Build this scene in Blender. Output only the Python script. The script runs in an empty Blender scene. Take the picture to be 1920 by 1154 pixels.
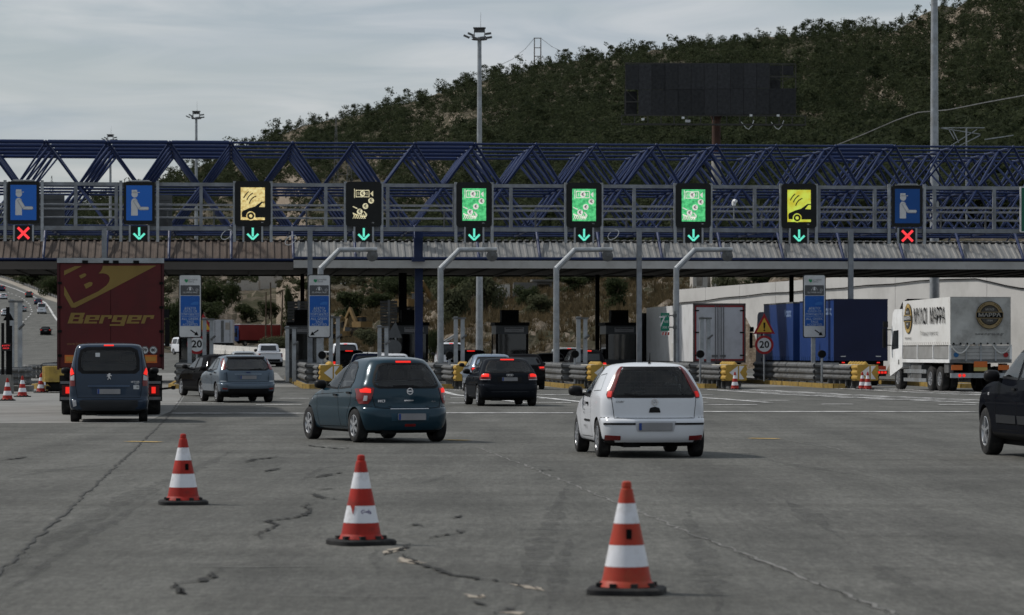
import bpy, bmesh, math, random
import numpy as np
from mathutils import Vector, Matrix
from mathutils.bvhtree import BVHTree
random.seed(7); np.random.seed(7)
R = math.radians
SC = bpy.context.scene
COL = SC.collection

# ------------------------------------------------------------------ camera
F, CX, HY, CAMH = 6000.0, 960.0, 658.0, 1.62        # focal length in photo pixels, principal column, horizon row, eye height
cam = bpy.data.cameras.new('camera'); cam.sensor_width = 36.0
cam.lens = 36.0 * F / 1920.0
cam.shift_y = (HY - 577.0) / 1920.0
cam.clip_start = 0.5; cam.clip_end = 20000
cam.dof.use_dof = True; cam.dof.focus_distance = 75.0; cam.dof.aperture_fstop = 5.0
cam_o = bpy.data.objects.new('camera', cam); COL.objects.link(cam_o)
cam_o.location = (0, 0, CAMH); cam_o.rotation_euler = (R(90), 0, 0)
SC.camera = cam_o
# ------------------------------------------------------------------ sky, sun, exposure
SUN_EL, SUN_AZ = 47.0, -72.0          # azimuth from +Y (view direction), negative = to the left
world = bpy.data.worlds.new('World'); SC.world = world; world.use_nodes = True
nt = world.node_tree; nd = nt.nodes; lk = nt.links
for n in list(nd): nd.remove(n)
out = nd.new('ShaderNodeOutputWorld'); bg = nd.new('ShaderNodeBackground')
sky = nd.new('ShaderNodeTexSky'); sky.sky_type = 'NISHITA'; sky.sun_disc = False
sky.sun_elevation = R(SUN_EL); sky.sun_rotation = R(SUN_AZ); sky.air_density = 1.2; sky.dust_density = 2.0
tc = nd.new('ShaderNodeTexCoord'); mp = nd.new('ShaderNodeMapping'); mp.inputs['Scale'].default_value = (3.0, 3.0, 14.0)
nz = nd.new('ShaderNodeTexNoise'); nz.inputs['Scale'].default_value = 2.2; nz.inputs['Detail'].default_value = 6; nz.inputs['Roughness'].default_value = .55
nz.inputs['Distortion'].default_value = .5
rmp = nd.new('ShaderNodeValToRGB'); rmp.color_ramp.elements[0].position = .36; rmp.color_ramp.elements[1].position = .62
rmp.color_ramp.elements[0].color = (.70, .70, .70, 1); rmp.color_ramp.elements[1].color = (.97, .97, .97, 1)
mix = nd.new('ShaderNodeMixRGB'); mix.inputs['Color2'].default_value = (4.75, 5.15, 5.55, 1)
mp2 = nd.new('ShaderNodeMapping'); mp2.inputs['Scale'].default_value = (5.0, 5.0, 34.0); mp2.inputs['Rotation'].default_value = (.0, .12, .3)
nz2 = nd.new('ShaderNodeTexNoise'); nz2.inputs['Scale'].default_value = 2.4; nz2.inputs['Detail'].default_value = 7; nz2.inputs['Roughness'].default_value = .52; nz2.inputs['Distortion'].default_value = .8
cr2 = nd.new('ShaderNodeValToRGB'); cr2.color_ramp.elements[0].position = .34; cr2.color_ramp.elements[1].position = .66
cr2.color_ramp.elements[0].color = (.41, .47, .525, 1); cr2.color_ramp.elements[1].color = (.575, .605, .64, 1)
sc2 = nd.new('ShaderNodeMixRGB'); sc2.blend_type = 'MULTIPLY'; sc2.inputs['Fac'].default_value = 1; sc2.inputs['Color2'].default_value = (10, 10, 10, 1)
lk.new(tc.outputs['Generated'], mp2.inputs['Vector']); lk.new(mp2.outputs['Vector'], nz2.inputs['Vector']); lk.new(nz2.outputs['Fac'], cr2.inputs['Fac'])
lk.new(cr2.outputs['Color'], sc2.inputs['Color1']); lk.new(sc2.outputs['Color'], mix.inputs['Color2'])
lk.new(tc.outputs['Generated'], mp.inputs['Vector']); lk.new(mp.outputs['Vector'], nz.inputs['Vector'])
lk.new(nz.outputs['Fac'], rmp.inputs['Fac']); lk.new(rmp.outputs['Color'], mix.inputs['Fac'])
lk.new(sky.outputs['Color'], mix.inputs['Color1']); lk.new(mix.outputs['Color'], bg.inputs['Color'])
bg.inputs['Strength'].default_value = .10
lk.new(bg.outputs[0], out.inputs['Surface'])
sun = bpy.data.lights.new('sun', 'SUN'); sun.energy = 3.1; sun.angle = R(2.0); sun.color = (1.0, .95, .88)
sun_o = bpy.data.objects.new('sun', sun); COL.objects.link(sun_o)
sd = Vector((math.sin(R(SUN_AZ)) * math.cos(R(SUN_EL)), math.cos(R(SUN_AZ)) * math.cos(R(SUN_EL)), math.sin(R(SUN_EL))))
sun_o.rotation_euler = (-sd).to_track_quat('-Z', 'Y').to_euler(); sun_o.location = sd * 60
SC.view_settings.view_transform = 'Standard'; SC.view_settings.look = 'None'
SC.view_settings.exposure = 0.0; SC.view_settings.gamma = 1.0; SC.view_settings.use_curve_mapping = False
SC.render.engine = 'CYCLES'; SC.cycles.use_denoising = True; SC.cycles.max_bounces = 6
SC.cycles.transparent_max_bounces = 12

# ------------------------------------------------------------------ coordinates
TH = R(5.05)
U = Vector((math.cos(TH), math.sin(TH), 0)); V = Vector((-math.sin(TH), math.cos(TH), 0)); O = Vector((0, 164, 0))
def P(s, t, z=0): return O + U * s + V * t + Vector((0, 0, z))      # toll plaza axes: s along the canopy, t along the lanes
def S_at(px, t):                                                    # s of the point that stands at photo column px on row t
    k = (px - CX) / F; b = O + V * t
    return (k * b.y - b.x) / (U.x - k * U.y)
def W(px, py, d): return Vector(((px - CX) * d / F, d, CAMH + (HY - py) * d / F))
def GY(py): return CAMH * F / (py - HY)                             # distance of a point on the level ground
def G(px, py, z=0): d = GY(py); return Vector(((px - CX) * d / F, d, z))
RZ = [(-200, 0), (185, 0), (260, .8), (395, 1.6), (470, 2.2), (541, 4.2), (600, 6.6), (650, 8.7), (830, 16.2), (1100, 27.5), (1500, 43), (3000, 60)]
RF = [(-200, 0), (185, 0), (260, .8), (395, 1.6), (600, 2.5), (1000, 4), (3000, 10)]      # the level ground right of the climbing road
def zroad(y, x=None):
    z = float(np.interp(y, [a for a, b in RZ], [b for a, b in RZ]))
    if x is None or y <= 395: return z
    w = min(1, max(0, (CX + F * x / y - 230) / 120)); return z * (1 - w) + w * float(np.interp(y, [a for a, b in RF], [b for a, b in RF]))

# ------------------------------------------------------------------ materials
MATS = {}
def pm(name, rgb, rough=.6, metal=0, var=.12, scale=3.0, bump=0, bscale=40, coat=0, emit=None, es=0, spec=None, dirt=None, dscale=1.2):
    if name in MATS: return MATS[name]
    m = bpy.data.materials.new(name); m.use_nodes = True; n = m.node_tree.nodes; l = m.node_tree.links
    b = n['Principled BSDF']; b.inputs['Roughness'].default_value = rough; b.inputs['Metallic'].default_value = metal
    b.inputs['Coat Weight'].default_value = coat
    if spec is None: spec = .5 if metal > .3 else .22
    b.inputs['Specular IOR Level'].default_value = spec
    t = n.new('ShaderNodeTexCoord'); nz = n.new('ShaderNodeTexNoise'); nz.inputs['Scale'].default_value = scale; nz.inputs['Detail'].default_value = 5
    l.new(t.outputs['Object'], nz.inputs['Vector'])
    r = n.new('ShaderNodeValToRGB'); e = r.color_ramp.elements
    e[0].position = .3; e[1].position = .7
    e[0].color = tuple(c * (1 - var) for c in rgb) + (1,); e[1].color = tuple(min(1, c * (1 + var)) for c in rgb) + (1,)
    l.new(nz.outputs['Fac'], r.inputs['Fac']); colr = r.outputs['Color']
    if dirt:
        nz2 = n.new('ShaderNodeTexNoise'); nz2.inputs['Scale'].default_value = dscale; nz2.inputs['Detail'].default_value = 8; nz2.inputs['Roughness'].default_value = .7
        l.new(t.outputs['Object'], nz2.inputs['Vector'])
        r2 = n.new('ShaderNodeValToRGB'); r2.color_ramp.elements[0].position = .48; r2.color_ramp.elements[1].position = .72
        mx = n.new('ShaderNodeMixRGB'); mx.inputs['Color2'].default_value = (*dirt, 1)
        l.new(nz2.outputs['Fac'], r2.inputs['Fac']); l.new(r2.outputs['Color'], mx.inputs['Fac']); l.new(colr, mx.inputs['Color1']); colr = mx.outputs['Color']
    l.new(colr, b.inputs['Base Color'])
    if bump:
        bn = n.new('ShaderNodeBump'); bn.inputs['Strength'].default_value = bump; bn.inputs['Distance'].default_value = .02
        nb = n.new('ShaderNodeTexNoise'); nb.inputs['Scale'].default_value = bscale; nb.inputs['Detail'].default_value = 6
        l.new(t.outputs['Object'], nb.inputs['Vector']); l.new(nb.outputs['Fac'], bn.inputs['Height']); l.new(bn.outputs['Normal'], b.inputs['Normal'])
    if emit: b.inputs['Emission Color'].default_value = (*emit, 1); b.inputs['Emission Strength'].default_value = es
    MATS[name] = m; return m
def glass(name, tint, mixf):
    if name in MATS: return MATS[name]
    m = bpy.data.materials.new(name); m.use_nodes = True; n = m.node_tree.nodes; l = m.node_tree.links
    n.remove(n['Principled BSDF']); o = n['Material Output']
    t = n.new('ShaderNodeBsdfTransparent'); t.inputs['Color'].default_value = (*tint, 1)
    g = n.new('ShaderNodeBsdfGlossy'); g.inputs['Roughness'].default_value = .04
    x = n.new('ShaderNodeMixShader'); fr = n.new('ShaderNodeFresnel'); fr.inputs['IOR'].default_value = 1.5
    ma = n.new('ShaderNodeMath'); ma.operation = 'ADD'; ma.inputs[1].default_value = mixf
    l.new(fr.outputs[0], ma.inputs[0]); l.new(ma.outputs[0], x.inputs['Fac']); l.new(t.outputs[0], x.inputs[1]); l.new(g.outputs[0], x.inputs[2]); l.new(x.outputs[0], o.inputs['Surface'])
    MATS[name] = m; return m
def em(name, rgb, s): return pm(name, tuple(c * .5 for c in rgb), .5, 0, .05, emit=rgb, es=s)
blue = pm('blue_paint', (.011, .024, .082), .42, 0, .25, 1.5, dirt=(.024, .036, .085), dscale=.8)
galv = pm('galvanised_steel', (.30, .32, .34), .5, .55, .18, 4, dirt=(.20, .20, .19))
galvg = pm('gantry_steel', (.19, .205, .225), .55, .35, .2, 3, dirt=(.12, .122, .125))
galvd = pm('weathered_steel_rail', (.13, .134, .138), .6, .3, .25, 3, dirt=(.06, .057, .05))
black = pm('black_plastic', (.010, .010, .011), .45, 0, .2, spec=.12)
rubber = pm('rubber', (.016, .016, .017), .85, 0, .3, 8, dirt=(.05, .048, .045), dscale=5)
dark = pm('dark_underside', (.008, .008, .008), .8, 0, .3, spec=.08)
chrome = pm('chrome', (.6, .6, .62), .18, 1, .05)
alloy = pm('alloy', (.42, .43, .45), .35, .7, .1)
white = pm('white_paint', (.72, .73, .74), .45, 0, .06, 2, dirt=(.52, .52, .5))
orange = pm('cone_orange', (.32, .020, .013), .6, 0, .25, 5, dirt=(.13, .022, .017), dscale=6)
refl = pm('cone_reflective', (.66, .67, .71), .35, 0, .1, 6, dirt=(.42, .41, .41), dscale=6)
yellow = pm('yellow_paint', (.27, .18, .045), .7, 0, .25, 4, dirt=(.13, .10, .055), dscale=3)
redoff = pm('red_lens', (.15, .010, .011), .2, 0, .1, coat=.5)
redon = em('red_lamp', (1.0, .028, .018), .75)
redrefl = em('red_reflection_glow', (.8, .02, .015), .3)  # weak glow painted in for light reflected by a lens
amber = pm('amber_lens', (.6, .16, .02), .25, 0, .1, coat=.5)
clearl = pm('clear_lens', (.42, .42, .44), .15, 0, .1, coat=.5)
plate = pm('number_plate', (.22, .22, .23), .5, 0, .1)
tint = glass('tinted_glass', (.22, .25, .25), .03)
lglass = glass('clear_glass', (.55, .60, .60), .04)
oglass = pm('far_window_glass', (.02, .024, .027), .08, 0, .1, coat=.5)
seatm = pm('seat_fabric', (.07, .07, .075), .9, 0, .2)

# ------------------------------------------------------------------ mesh building
class MB:
    def __init__(s): s.v = []; s.f = []; s.m = []; s.cur = 0
    def add(s, vs, fs, mi=None):
        o = len(s.v); s.v += [tuple(p) for p in vs]; s.f += [tuple(i + o for i in f) for f in fs]; s.m += [s.cur if mi is None else mi] * len(fs); return s
    def box(s, x, y, z, sx, sy, sz, M=None, mi=None):
        a, b, c = sx / 2, sy / 2, sz / 2
        vs = [Vector((x + i * a, y + j * b, z + k * c)) for k in (-1, 1) for j in (-1, 1) for i in (-1, 1)]
        if M is not None: vs = [M @ p for p in vs]
        return s.add(vs, [(0, 2, 3, 1), (4, 5, 7, 6), (0, 1, 5, 4), (2, 6, 7, 3), (0, 4, 6, 2), (1, 3, 7, 5)], mi)
    def bx(s, x0, x1, y0, y1, z0, z1, mi=None): return s.box((x0 + x1) / 2, (y0 + y1) / 2, (z0 + z1) / 2, x1 - x0, y1 - y0, z1 - z0, None, mi)
    def bar(s, a, b, w, h=None, up=(0, 0, 1), mi=None):
        a, b = Vector(a), Vector(b); d = b - a; L = d.length
        if L < 1e-6: return s
        d /= L; upv = Vector(up)
        if abs(d.dot(upv)) > .98: upv = Vector((0, 1, 0))
        x = d.cross(upv).normalized(); z = x.cross(d)
        h = w if h is None else h
        vs = [p + x * (i * w / 2) + z * (k * h / 2) for p in (a, b) for k in (-1, 1) for i in (-1, 1)]
        return s.add(vs, [(0, 2, 3, 1), (4, 5, 7, 6), (0, 1, 5, 4), (2, 6, 7, 3), (0, 4, 6, 2), (1, 3, 7, 5)], mi)
    def tube(s, a, b, r, r2=None, n=8, mi=None):
        a, b = Vector(a), Vector(b); d = (b - a).normalized(); r2 = r if r2 is None else r2
        x = d.orthogonal().normalized(); y = d.cross(x); vs = []
        for p, q in ((a, r), (b, r2)):
            for i in range(n): an = 2 * math.pi * i / n; vs.append(p + x * (q * math.cos(an)) + y * (q * math.sin(an)))
        fs = [(i, (i + 1) % n, n + (i + 1) % n, n + i) for i in range(n)] + [tuple(range(n))[::-1], tuple(range(n, 2 * n))]
        return s.add(vs, fs, mi)
    def path(s, pts, r, n=6, mi=None):
        for a, b in zip(pts, pts[1:]): s.tube(a, b, r, None, n, mi)
        return s
    def lathe(s, prof, n=16, c=(0, 0, 0), axis='z', mi=None):
        vs = []; fs = []; c = Vector(c)
        for r, h in prof:
            for i in range(n):
                an = 2 * math.pi * i / n; u, w = r * math.cos(an), r * math.sin(an)
                vs.append(c + (Vector((u, w, h)) if axis == 'z' else Vector((h, u, w)) if axis == 'x' else Vector((u, h, w))))
        for k in range(len(prof) - 1):
            for i in range(n): j = (i + 1) % n; fs.append((k * n + i, k * n + j, (k + 1) * n + j, (k + 1) * n + i))
        return s.add(vs, fs, mi)
    def prism(s, poly, d0, d1, M=None, mi=None):         # poly in (x, z), extruded along y from d0 to d1
        n = len(poly); vs = [Vector((x, d, z)) for d in (d0, d1) for x, z in poly]
        if M is not None: vs = [M @ p for p in vs]
        fs = [tuple(range(n)), tuple(range(n, 2 * n))[::-1]] + [(i, n + i, n + (i + 1) % n, (i + 1) % n) for i in range(n)]
        return s.add(vs, fs, mi)
    def mesh(s, name, mats, smooth=None):
        me = bpy.data.meshes.new(name); me.from_pydata(s.v, [], s.f)
        for m in (mats if isinstance(mats, (list, tuple)) else [mats]): me.materials.append(m)
        if any(s.m): me.polygons.foreach_set('material_index', s.m)
        bm = bmesh.new(); bm.from_mesh(me); bmesh.ops.recalc_face_normals(bm, faces=bm.faces); bm.to_mesh(me); bm.free()
        if smooth:
            me.polygons.foreach_set('use_smooth', [True] * len(me.polygons)); me.set_sharp_from_angle(angle=R(smooth))
        me.update(); return me
    def build(s, name, mats, parent=None, smooth=None, loc=None, rz=None):
        return link(name, s.mesh(name, mats, smooth), parent, loc, rz)
def link(name, me, parent=None, loc=None, rz=None):
    o = bpy.data.objects.new(name, me); COL.objects.link(o)
    if parent is not None: o.parent = parent
    if loc is not None: o.location = loc
    if rz is not None: o.rotation_euler = (0, 0, rz)
    return o
def tag(o, label, cat, group=None, kind=None):
    if label: o['label'] = label
    if cat: o['category'] = cat
    if group: o['group'] = group
    if kind: o['kind'] = kind
    return o
def thing(name, label, cat, loc=(0, 0, 0), rz=0, group=None):
    o = bpy.data.objects.new(name, None); o.empty_display_size = .3; COL.objects.link(o); o.location = loc; o.rotation_euler = (0, 0, rz)
    return tag(o, label, cat, group)
def struct(name, mb, mats, smooth=None, kind='structure'):
    o = mb.build(name, mats, None, smooth); o['kind'] = kind; return o
def dup(root, loc=None, rz=None, label=None, group=None, swap=None):
    def cp(o, par):
        c = o.copy(); COL.objects.link(c); c.parent = par
        if swap and o.type == 'MESH':
            for i, sl in enumerate(c.material_slots):
                nm = sl.material.name if sl.material else ''
                if nm in swap: sl.link = 'OBJECT'; sl.material = swap[nm]
        for ch in list(o.children): cp(ch, c)
        return c
    r = cp(root, None)
    if loc is not None: r.location = loc
    if rz is not None: r.rotation_euler = (0, 0, rz)
    if label: r['label'] = label
    if group: r['group'] = group
    return r
def np_mesh(name, v, f, mat, mi=None, smooth=False):
    me = bpy.data.meshes.new(name); k = f.shape[1]
    me.vertices.add(len(v)); me.vertices.foreach_set('co', np.asarray(v, dtype=np.float32).ravel())
    me.loops.add(f.size); me.loops.foreach_set('vertex_index', f.astype(np.int32).ravel())
    me.polygons.add(len(f)); me.polygons.foreach_set('loop_start', np.arange(0, f.size, k, dtype=np.int32))
    for m in (mat if isinstance(mat, list) else [mat]): me.materials.append(m)
    if mi is not None: me.polygons.foreach_set('material_index', np.asarray(mi, dtype=np.int32))
    if smooth: me.polygons.foreach_set('use_smooth', np.ones(len(f), dtype=bool))
    me.update(calc_edges=True); me.validate(); return me
def text(body, h, mat, parent, loc, facing='back', name='lettering', width=None, shear=0, bold=0, align='CENTER', depth=.002):
    cu = bpy.data.curves.new('t', 'FONT'); cu.body = body; cu.size = 1; cu.shear = shear; cu.offset = bold; cu.extrude = 0; cu.align_x = align; cu.resolution_u = 3
    cu.align_y = 'CENTER'
    to = bpy.data.objects.new('t', cu); COL.objects.link(to)
    me = bpy.data.meshes.new_from_object(to.evaluated_get(bpy.context.evaluated_depsgraph_get()))
    bpy.data.objects.remove(to); bpy.data.curves.remove(cu)
    co = np.zeros(len(me.vertices) * 3); me.vertices.foreach_get('co', co); co = co.reshape(-1, 3)
    mn, mx = co.min(0), co.max(0)
    k = h / .73; kx = k
    if width: kx = width / (mx[0] - mn[0])
    co[:, 0] *= kx; co[:, 1] *= k
    if align == 'CENTER': co[:, 0] -= (co[:, 0].min() + co[:, 0].max()) / 2
    x, y = co[:, 0].copy(), co[:, 1].copy()
    if facing == 'back': n3 = np.stack([x, 0 * x, y], 1)
    elif facing == 'left': n3 = np.stack([0 * x, -x, y], 1)
    elif facing == 'right': n3 = np.stack([0 * x, x, y], 1)
    elif facing == 'front': n3 = np.stack([-x, 0 * x, y], 1)
    me.vertices.foreach_set('co', n3.ravel()); me.materials.clear(); me.materials.append(mat); me.update()
    return link(name, me, parent, loc)
def chaikin(pts, it=2, closed=True):
    for _ in range(it):
        o = []; n = len(pts)
        for i in range(n if closed else n - 1):
            a, b = pts[i], pts[(i + 1) % n]
            o += [(a[0] * .75 + b[0] * .25, a[1] * .75 + b[1] * .25), (a[0] * .25 + b[0] * .75, a[1] * .25 + b[1] * .75)]
        pts = o
    return pts
def rrect(w, h, r, n=4, cx=0, cz=0):
    p = []
    for sx, sz, a0 in ((1, 1, 0), (-1, 1, 90), (-1, -1, 180), (1, -1, 270)):
        for i in range(n + 1):
            a = R(a0 + 90 * i / n); p.append((cx + sx * (w / 2 - r) + r * math.cos(a), cz + sz * (h / 2 - r) + r * math.sin(a)))
    return p
def circ(r, cx=0, cz=0, n=20): return [(cx + r * math.cos(2 * math.pi * i / n), cz + r * math.sin(2 * math.pi * i / n)) for i in range(n)]
# ================================================================== ground
def asphalt():
    m = bpy.data.materials.new('old_asphalt'); m.use_nodes = True; n = m.node_tree.nodes; l = m.node_tree.links; b = n['Principled BSDF']
    t = n.new('ShaderNodeTexCoord')
    def noise(scale, vec=None, det=6, ro=.6):
        z = n.new('ShaderNodeTexNoise'); z.inputs['Scale'].default_value = scale; z.inputs['Detail'].default_value = det; z.inputs['Roughness'].default_value = ro
        if vec is None: l.new(t.outputs['Object'], z.inputs['Vector'])
        else:
            mp = n.new('ShaderNodeMapping'); mp.inputs['Scale'].default_value = vec; l.new(t.outputs['Object'], mp.inputs['Vector']); l.new(mp.outputs[0], z.inputs['Vector'])
        return z.outputs['Fac']
    def ramp(f, a, b_, ca, cb):
        r = n.new('ShaderNodeValToRGB'); e = r.color_ramp.elements; e[0].position = a; e[1].position = b_; e[0].color = (*ca, 1); e[1].color = (*cb, 1); l.new(f, r.inputs['Fac']); return r.outputs['Color']
    def mul(a, b_, fac=1.0):
        x = n.new('ShaderNodeMixRGB'); x.blend_type = 'MULTIPLY'; x.inputs['Fac'].default_value = fac; l.new(a, x.inputs['Color1']); l.new(b_, x.inputs['Color2']); return x.outputs['Color']
    c = ramp(noise(.25), .3, .72, (.100, .100, .094), (.150, .149, .140))            # broad patches
    c = mul(c, ramp(noise(.9, (1.1, .10, 1)), .34, .66, (.68, .68, .68), (1.08, 1.08, 1.08)))     # wheel tracks along the lanes
    c = mul(c, ramp(noise(1.0, (.10, .7, 1)), .36, .60, (.80, .80, .79), (1, 1, 1)))     # transverse paving streaks
    c = mul(c, ramp(noise(9.0, None, 8, .75), .34, .66, (.62, .62, .62), (1.22, 1.22, 1.2)))
    c = mul(c, ramp(noise(60.0, None, 4, .8), .25, .75, (.5, .5, .5), (1.4, 1.4, 1.4)))
    c = mul(c, ramp(noise(1.0, (15, 1.6, 1), 5, .7), .30, .70, (.74, .74, .74), (1.24, 1.24, 1.23)))      # coarse aggregate and raveling
    c = mul(c, ramp(noise(1.0, (42, 6, 1), 4, .7), .30, .70, (.76, .76, .76), (1.22, 1.22, 1.22)))
    # dark oil blotches
    c = mul(c, ramp(noise(.55, (1, .35, 1), 9, .7), .60, .74, (1, 1, 1), (.58, .58, .58)))
    l.new(c, b.inputs['Base Color']); b.inputs['Roughness'].default_value = .88; b.inputs['Specular IOR Level'].default_value = .25
    bn = n.new('ShaderNodeBump'); bn.inputs['Strength'].default_value = .5; bn.inputs['Distance'].default_value = .02
    l.new(noise(45, None, 6, .8), bn.inputs['Height']); l.new(bn.outputs[0], b.inputs['Normal'])
    return m
asph = asphalt()
gx = np.concatenate([np.linspace(-900, -190, 16), np.linspace(-180, 60, 81), np.linspace(75, 900, 20)])
gy = np.array([-40, -10, 10, 30, 60, 90, 120, 150, 185, 200, 220, 240, 260, 290, 320, 350, 395, 430, 470, 500, 541, 570, 600, 625, 650, 700, 760, 830, 900, 1000, 1100, 1300, 1500, 3000.])
vv = np.array([(x, y, zroad(y, x)) for y in gy for x in gx]); nx = len(gx)
ff = np.array([(j * nx + i, j * nx + i + 1, (j + 1) * nx + i + 1, (j + 1) * nx + i) for j in range(len(gy) - 1) for i in range(nx - 1)])
ground = link('ground', np_mesh('ground', vv, ff, asph, None, True)); ground['kind'] = 'structure'

concrete_l = pm('light_concrete', (.20, .198, .19), .85, 0, .14, .5, bump=.4, bscale=30, dirt=(.12, .118, .112), dscale=.35)
def sheet(name, pts, mat, z=.004, parent=ground):
    mb = MB(); mb.add([(p[0], p[1], zroad(p[1]) + z) for p in pts], [tuple(range(len(pts)))]); return mb.build(name, mat, parent)
# paler concrete of the left lanes, split by the long joint
sheet('concrete_slab', [G(-400, 794), G(268, 794), G(330, 768), G(345, 745), G(352, 725), G(340, 712), G(-400, 712)], concrete_l)
# the lane floors under the canopy are concrete too
def pquad(name, s0, s1, t0, t1, mat, z=.004, parent=ground):
    mb = MB(); n = 12
    vs = []; 
    for i in range(n + 1):
        t = t0 + (t1 - t0) * i / n
        for s in (s0, s1): p = P(s, t); vs.append((p.x, p.y, zroad(p.y) + z))
    mb.add(vs, [(2 * i, 2 * i + 1, 2 * i + 3, 2 * i + 2) for i in range(n)]); return mb.build(name, mat, parent)
IS = [-27.6, -22.0, -16.2, -10.5, -4.85, .8, 6.5, 12.1, 17.7]       # island centre lines
for a, b in zip(IS, IS[1:]): pquad('lane_slab', a + .9, b - .9, -22, 42, concrete_l, .008)

# ---- cracks, joints, markings: thin raised sheets
crackm = pm('crack_dark', (.022, .022, .021), .95, 0, .2)
sandm = pm('crack_sand', (.29, .255, .21), .9, 0, .12)
jointm = pm('joint_seal', (.045, .045, .043), .8, 0, .2)
ridgem = pm('joint_pale', (.165, .163, .156), .9, 0, .2, 6)
def jag(name, pts, w, mat, z=.0045, jit=.25, seg=.10, taper=True):
    ps = [G(*p) for p in pts]; line = []
    for a, b in zip(ps, ps[1:]):
        n = max(1, int((b - a).length / seg))
        line += [a.lerp(b, i / n) for i in range(n)]
    line.append(ps[-1]); n = len(line); vs = []
    for i, p in enumerate(line):
        d = (line[min(i + 1, n - 1)] - line[max(i - 1, 0)]).normalized(); q = Vector((-d.y, d.x, 0))
        p = p + q * random.uniform(-1, 1) * jit * seg
        ww = w * random.uniform(.35, 1.3) * (1 if not taper else max(.15, min(1, 3 * min(i, n - 1 - i) / n)))
        vs += [p + q * ww / 2, p - q * ww / 2]
    mb = MB(); mb.add([(v.x, v.y, zroad(v.y) + z) for v in vs], [(2 * i, 2 * i + 1, 2 * i + 3, 2 * i + 2) for i in range(n - 1)])
    return mb.build(name, mat, ground)
jag('long_joint', [(-60, 1115), (0, 1075), (55, 1022), (103, 980), (172, 915), (240, 855), (317, 780), (338, 750), (352, 728)], .032, jointm, .0085, .12, .25, False)
jag('long_joint', [(895, 840), (979, 871), (1070, 908), (1150, 940), (1224, 969), (1294, 1001), (1500, 1080), (1665, 1147), (1800, 1200)], .03, ridgem, .0045, .15, .25, False)
jag('long_joint', [(1294, 1003), (1500, 1083), (1665, 1150), (1800, 1204)], .008, crackm, .0095, .2, .2, False)
jag('long_joint', [(1330, 812), (1450, 822), (1560, 840), (1640, 858)], .03, ridgem, .0045, .1, .4)
CR = [[(486, 1014), (480, 1003), (500, 995), (518, 990), (512, 984), (500, 978), (540, 973), (570, 968), (582, 958), (568, 950), (590, 943), (604, 941)],
      [(580, 926), (606, 934), (626, 938)], [(594, 920), (640, 916)], [(566, 898), (600, 895), (628, 888), (640, 886)],
      [(498, 886), (515, 880), (530, 878)], [(462, 868), (478, 862), (505, 860), (520, 857), (533, 857)], [(566, 834), (600, 839), (640, 843), (655, 840)],
      [(320, 1100), (342, 1116), (338, 1108), (322, 1102), (330, 1096), (370, 1092), (392, 1085), (402, 1076), (416, 1072), (410, 1068), (396, 1066)],
      [(850, 974), (858, 968)], [(765, 988), (775, 984), (790, 990)], [(800, 1012), (815, 1008), (840, 1003), (858, 1001), (868, 998), (856, 997), (878, 993)],
      [(722, 1043), (738, 1036), (752, 1030), (770, 1020)], [(738, 1036), (760, 1042), (775, 1055), (800, 1063), (822, 1071), (835, 1077), (865, 1082), (900, 1088), (955, 1093), (975, 1098), (1005, 1108)],
      [(880, 1128), (896, 1134), (912, 1138)], [(930, 1153), (950, 1145), (965, 1140)], [(0, 864), (30, 861), (50, 857)], [(1008, 884), (1030, 882), (1060, 882)]]
for c in CR: jag('crack', c, .095 if c[0][1] < 945 else .055, crackm, .0105, .6 if c[0][1] < 945 else .4, .10)
for c, w in (([(720, 1040), (740, 1032), (765, 1026)], .14), ([(750, 1046), (775, 1058), (800, 1056)], .16), ([(955, 1096), (985, 1100), (1020, 1109)], .10), ([(870, 1115), (900, 1122), (905, 1116)], .10), ([(935, 1150), (960, 1148), (975, 1154)], .12)):
    jag('sand_patch', c, w, sandm, .0048, .08, .06)
for (x0, x1, y, w, m) in ((300, 640, 1063, .05, ridgem), (600, 830, 1063, .04, ridgem), (500, 860, 1118, .04, ridgem), (960, 1100, 1059, .03, ridgem), (0, 110, 978, .03, crackm), (0, 30, 1044, .03, crackm),
                          (560, 1150, 912, .022, crackm), (700, 1200, 968, .02, crackm), (850, 1100, 993, .02, crackm), (480, 640, 905, .02, crackm), (1240, 1560, 945, .03, crackm), (1480, 1920, 1005, .03, crackm), (1180, 1560, 873, .03, crackm), (1480, 1840, 847, .05, ridgem)):
    jag('cross_joint', [(x0, y), ((x0 + x1) / 2, y + 1), (x1, y)], w, m, .0052, .2, .3)
def marking(m_name='worn_road_paint'):
    m = bpy.data.materials.new(m_name); m.use_nodes = True; n = m.node_tree.nodes; l = m.node_tree.links; b = n['Principled BSDF']
    t = n.new('ShaderNodeTexCoord'); z = n.new('ShaderNodeTexNoise'); z.inputs['Scale'].default_value = 1.6; z.inputs['Detail'].default_value = 9; z.inputs['Roughness'].default_value = .75
    r = n.new('ShaderNodeValToRGB'); e = r.color_ramp.elements; e[0].position = .40; e[0].color = (.12, .12, .115, 1); e[1].position = .56; e[1].color = (.62, .62, .62, 1)
    l.new(t.outputs['Object'], z.inputs['Vector']); l.new(z.outputs['Fac'], r.inputs['Fac']); l.new(r.outputs['Color'], b.inputs['Base Color']); b.inputs['Roughness'].default_value = .8; return m
paint = marking()
def line(pts, w, z=.014, mat=None):
    ps = [Vector(p) for p in pts]; vs = []
    for i, p in enumerate(ps):
        d = (ps[min(i + 1, len(ps) - 1)] - ps[max(i - 1, 0)]).normalized(); q = Vector((-d.y, d.x, 0)) * (w / 2)
        for k in (1, -1): v = p + q * k; vs.append((v.x, v.y, zroad(v.y, v.x) + z))
    mb = MB(); mb.add(vs, [(2 * i, 2 * i + 1, 2 * i + 3, 2 * i + 2) for i in range(len(ps) - 1)]); return mb.build('road_marking', mat or paint, ground)
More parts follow.
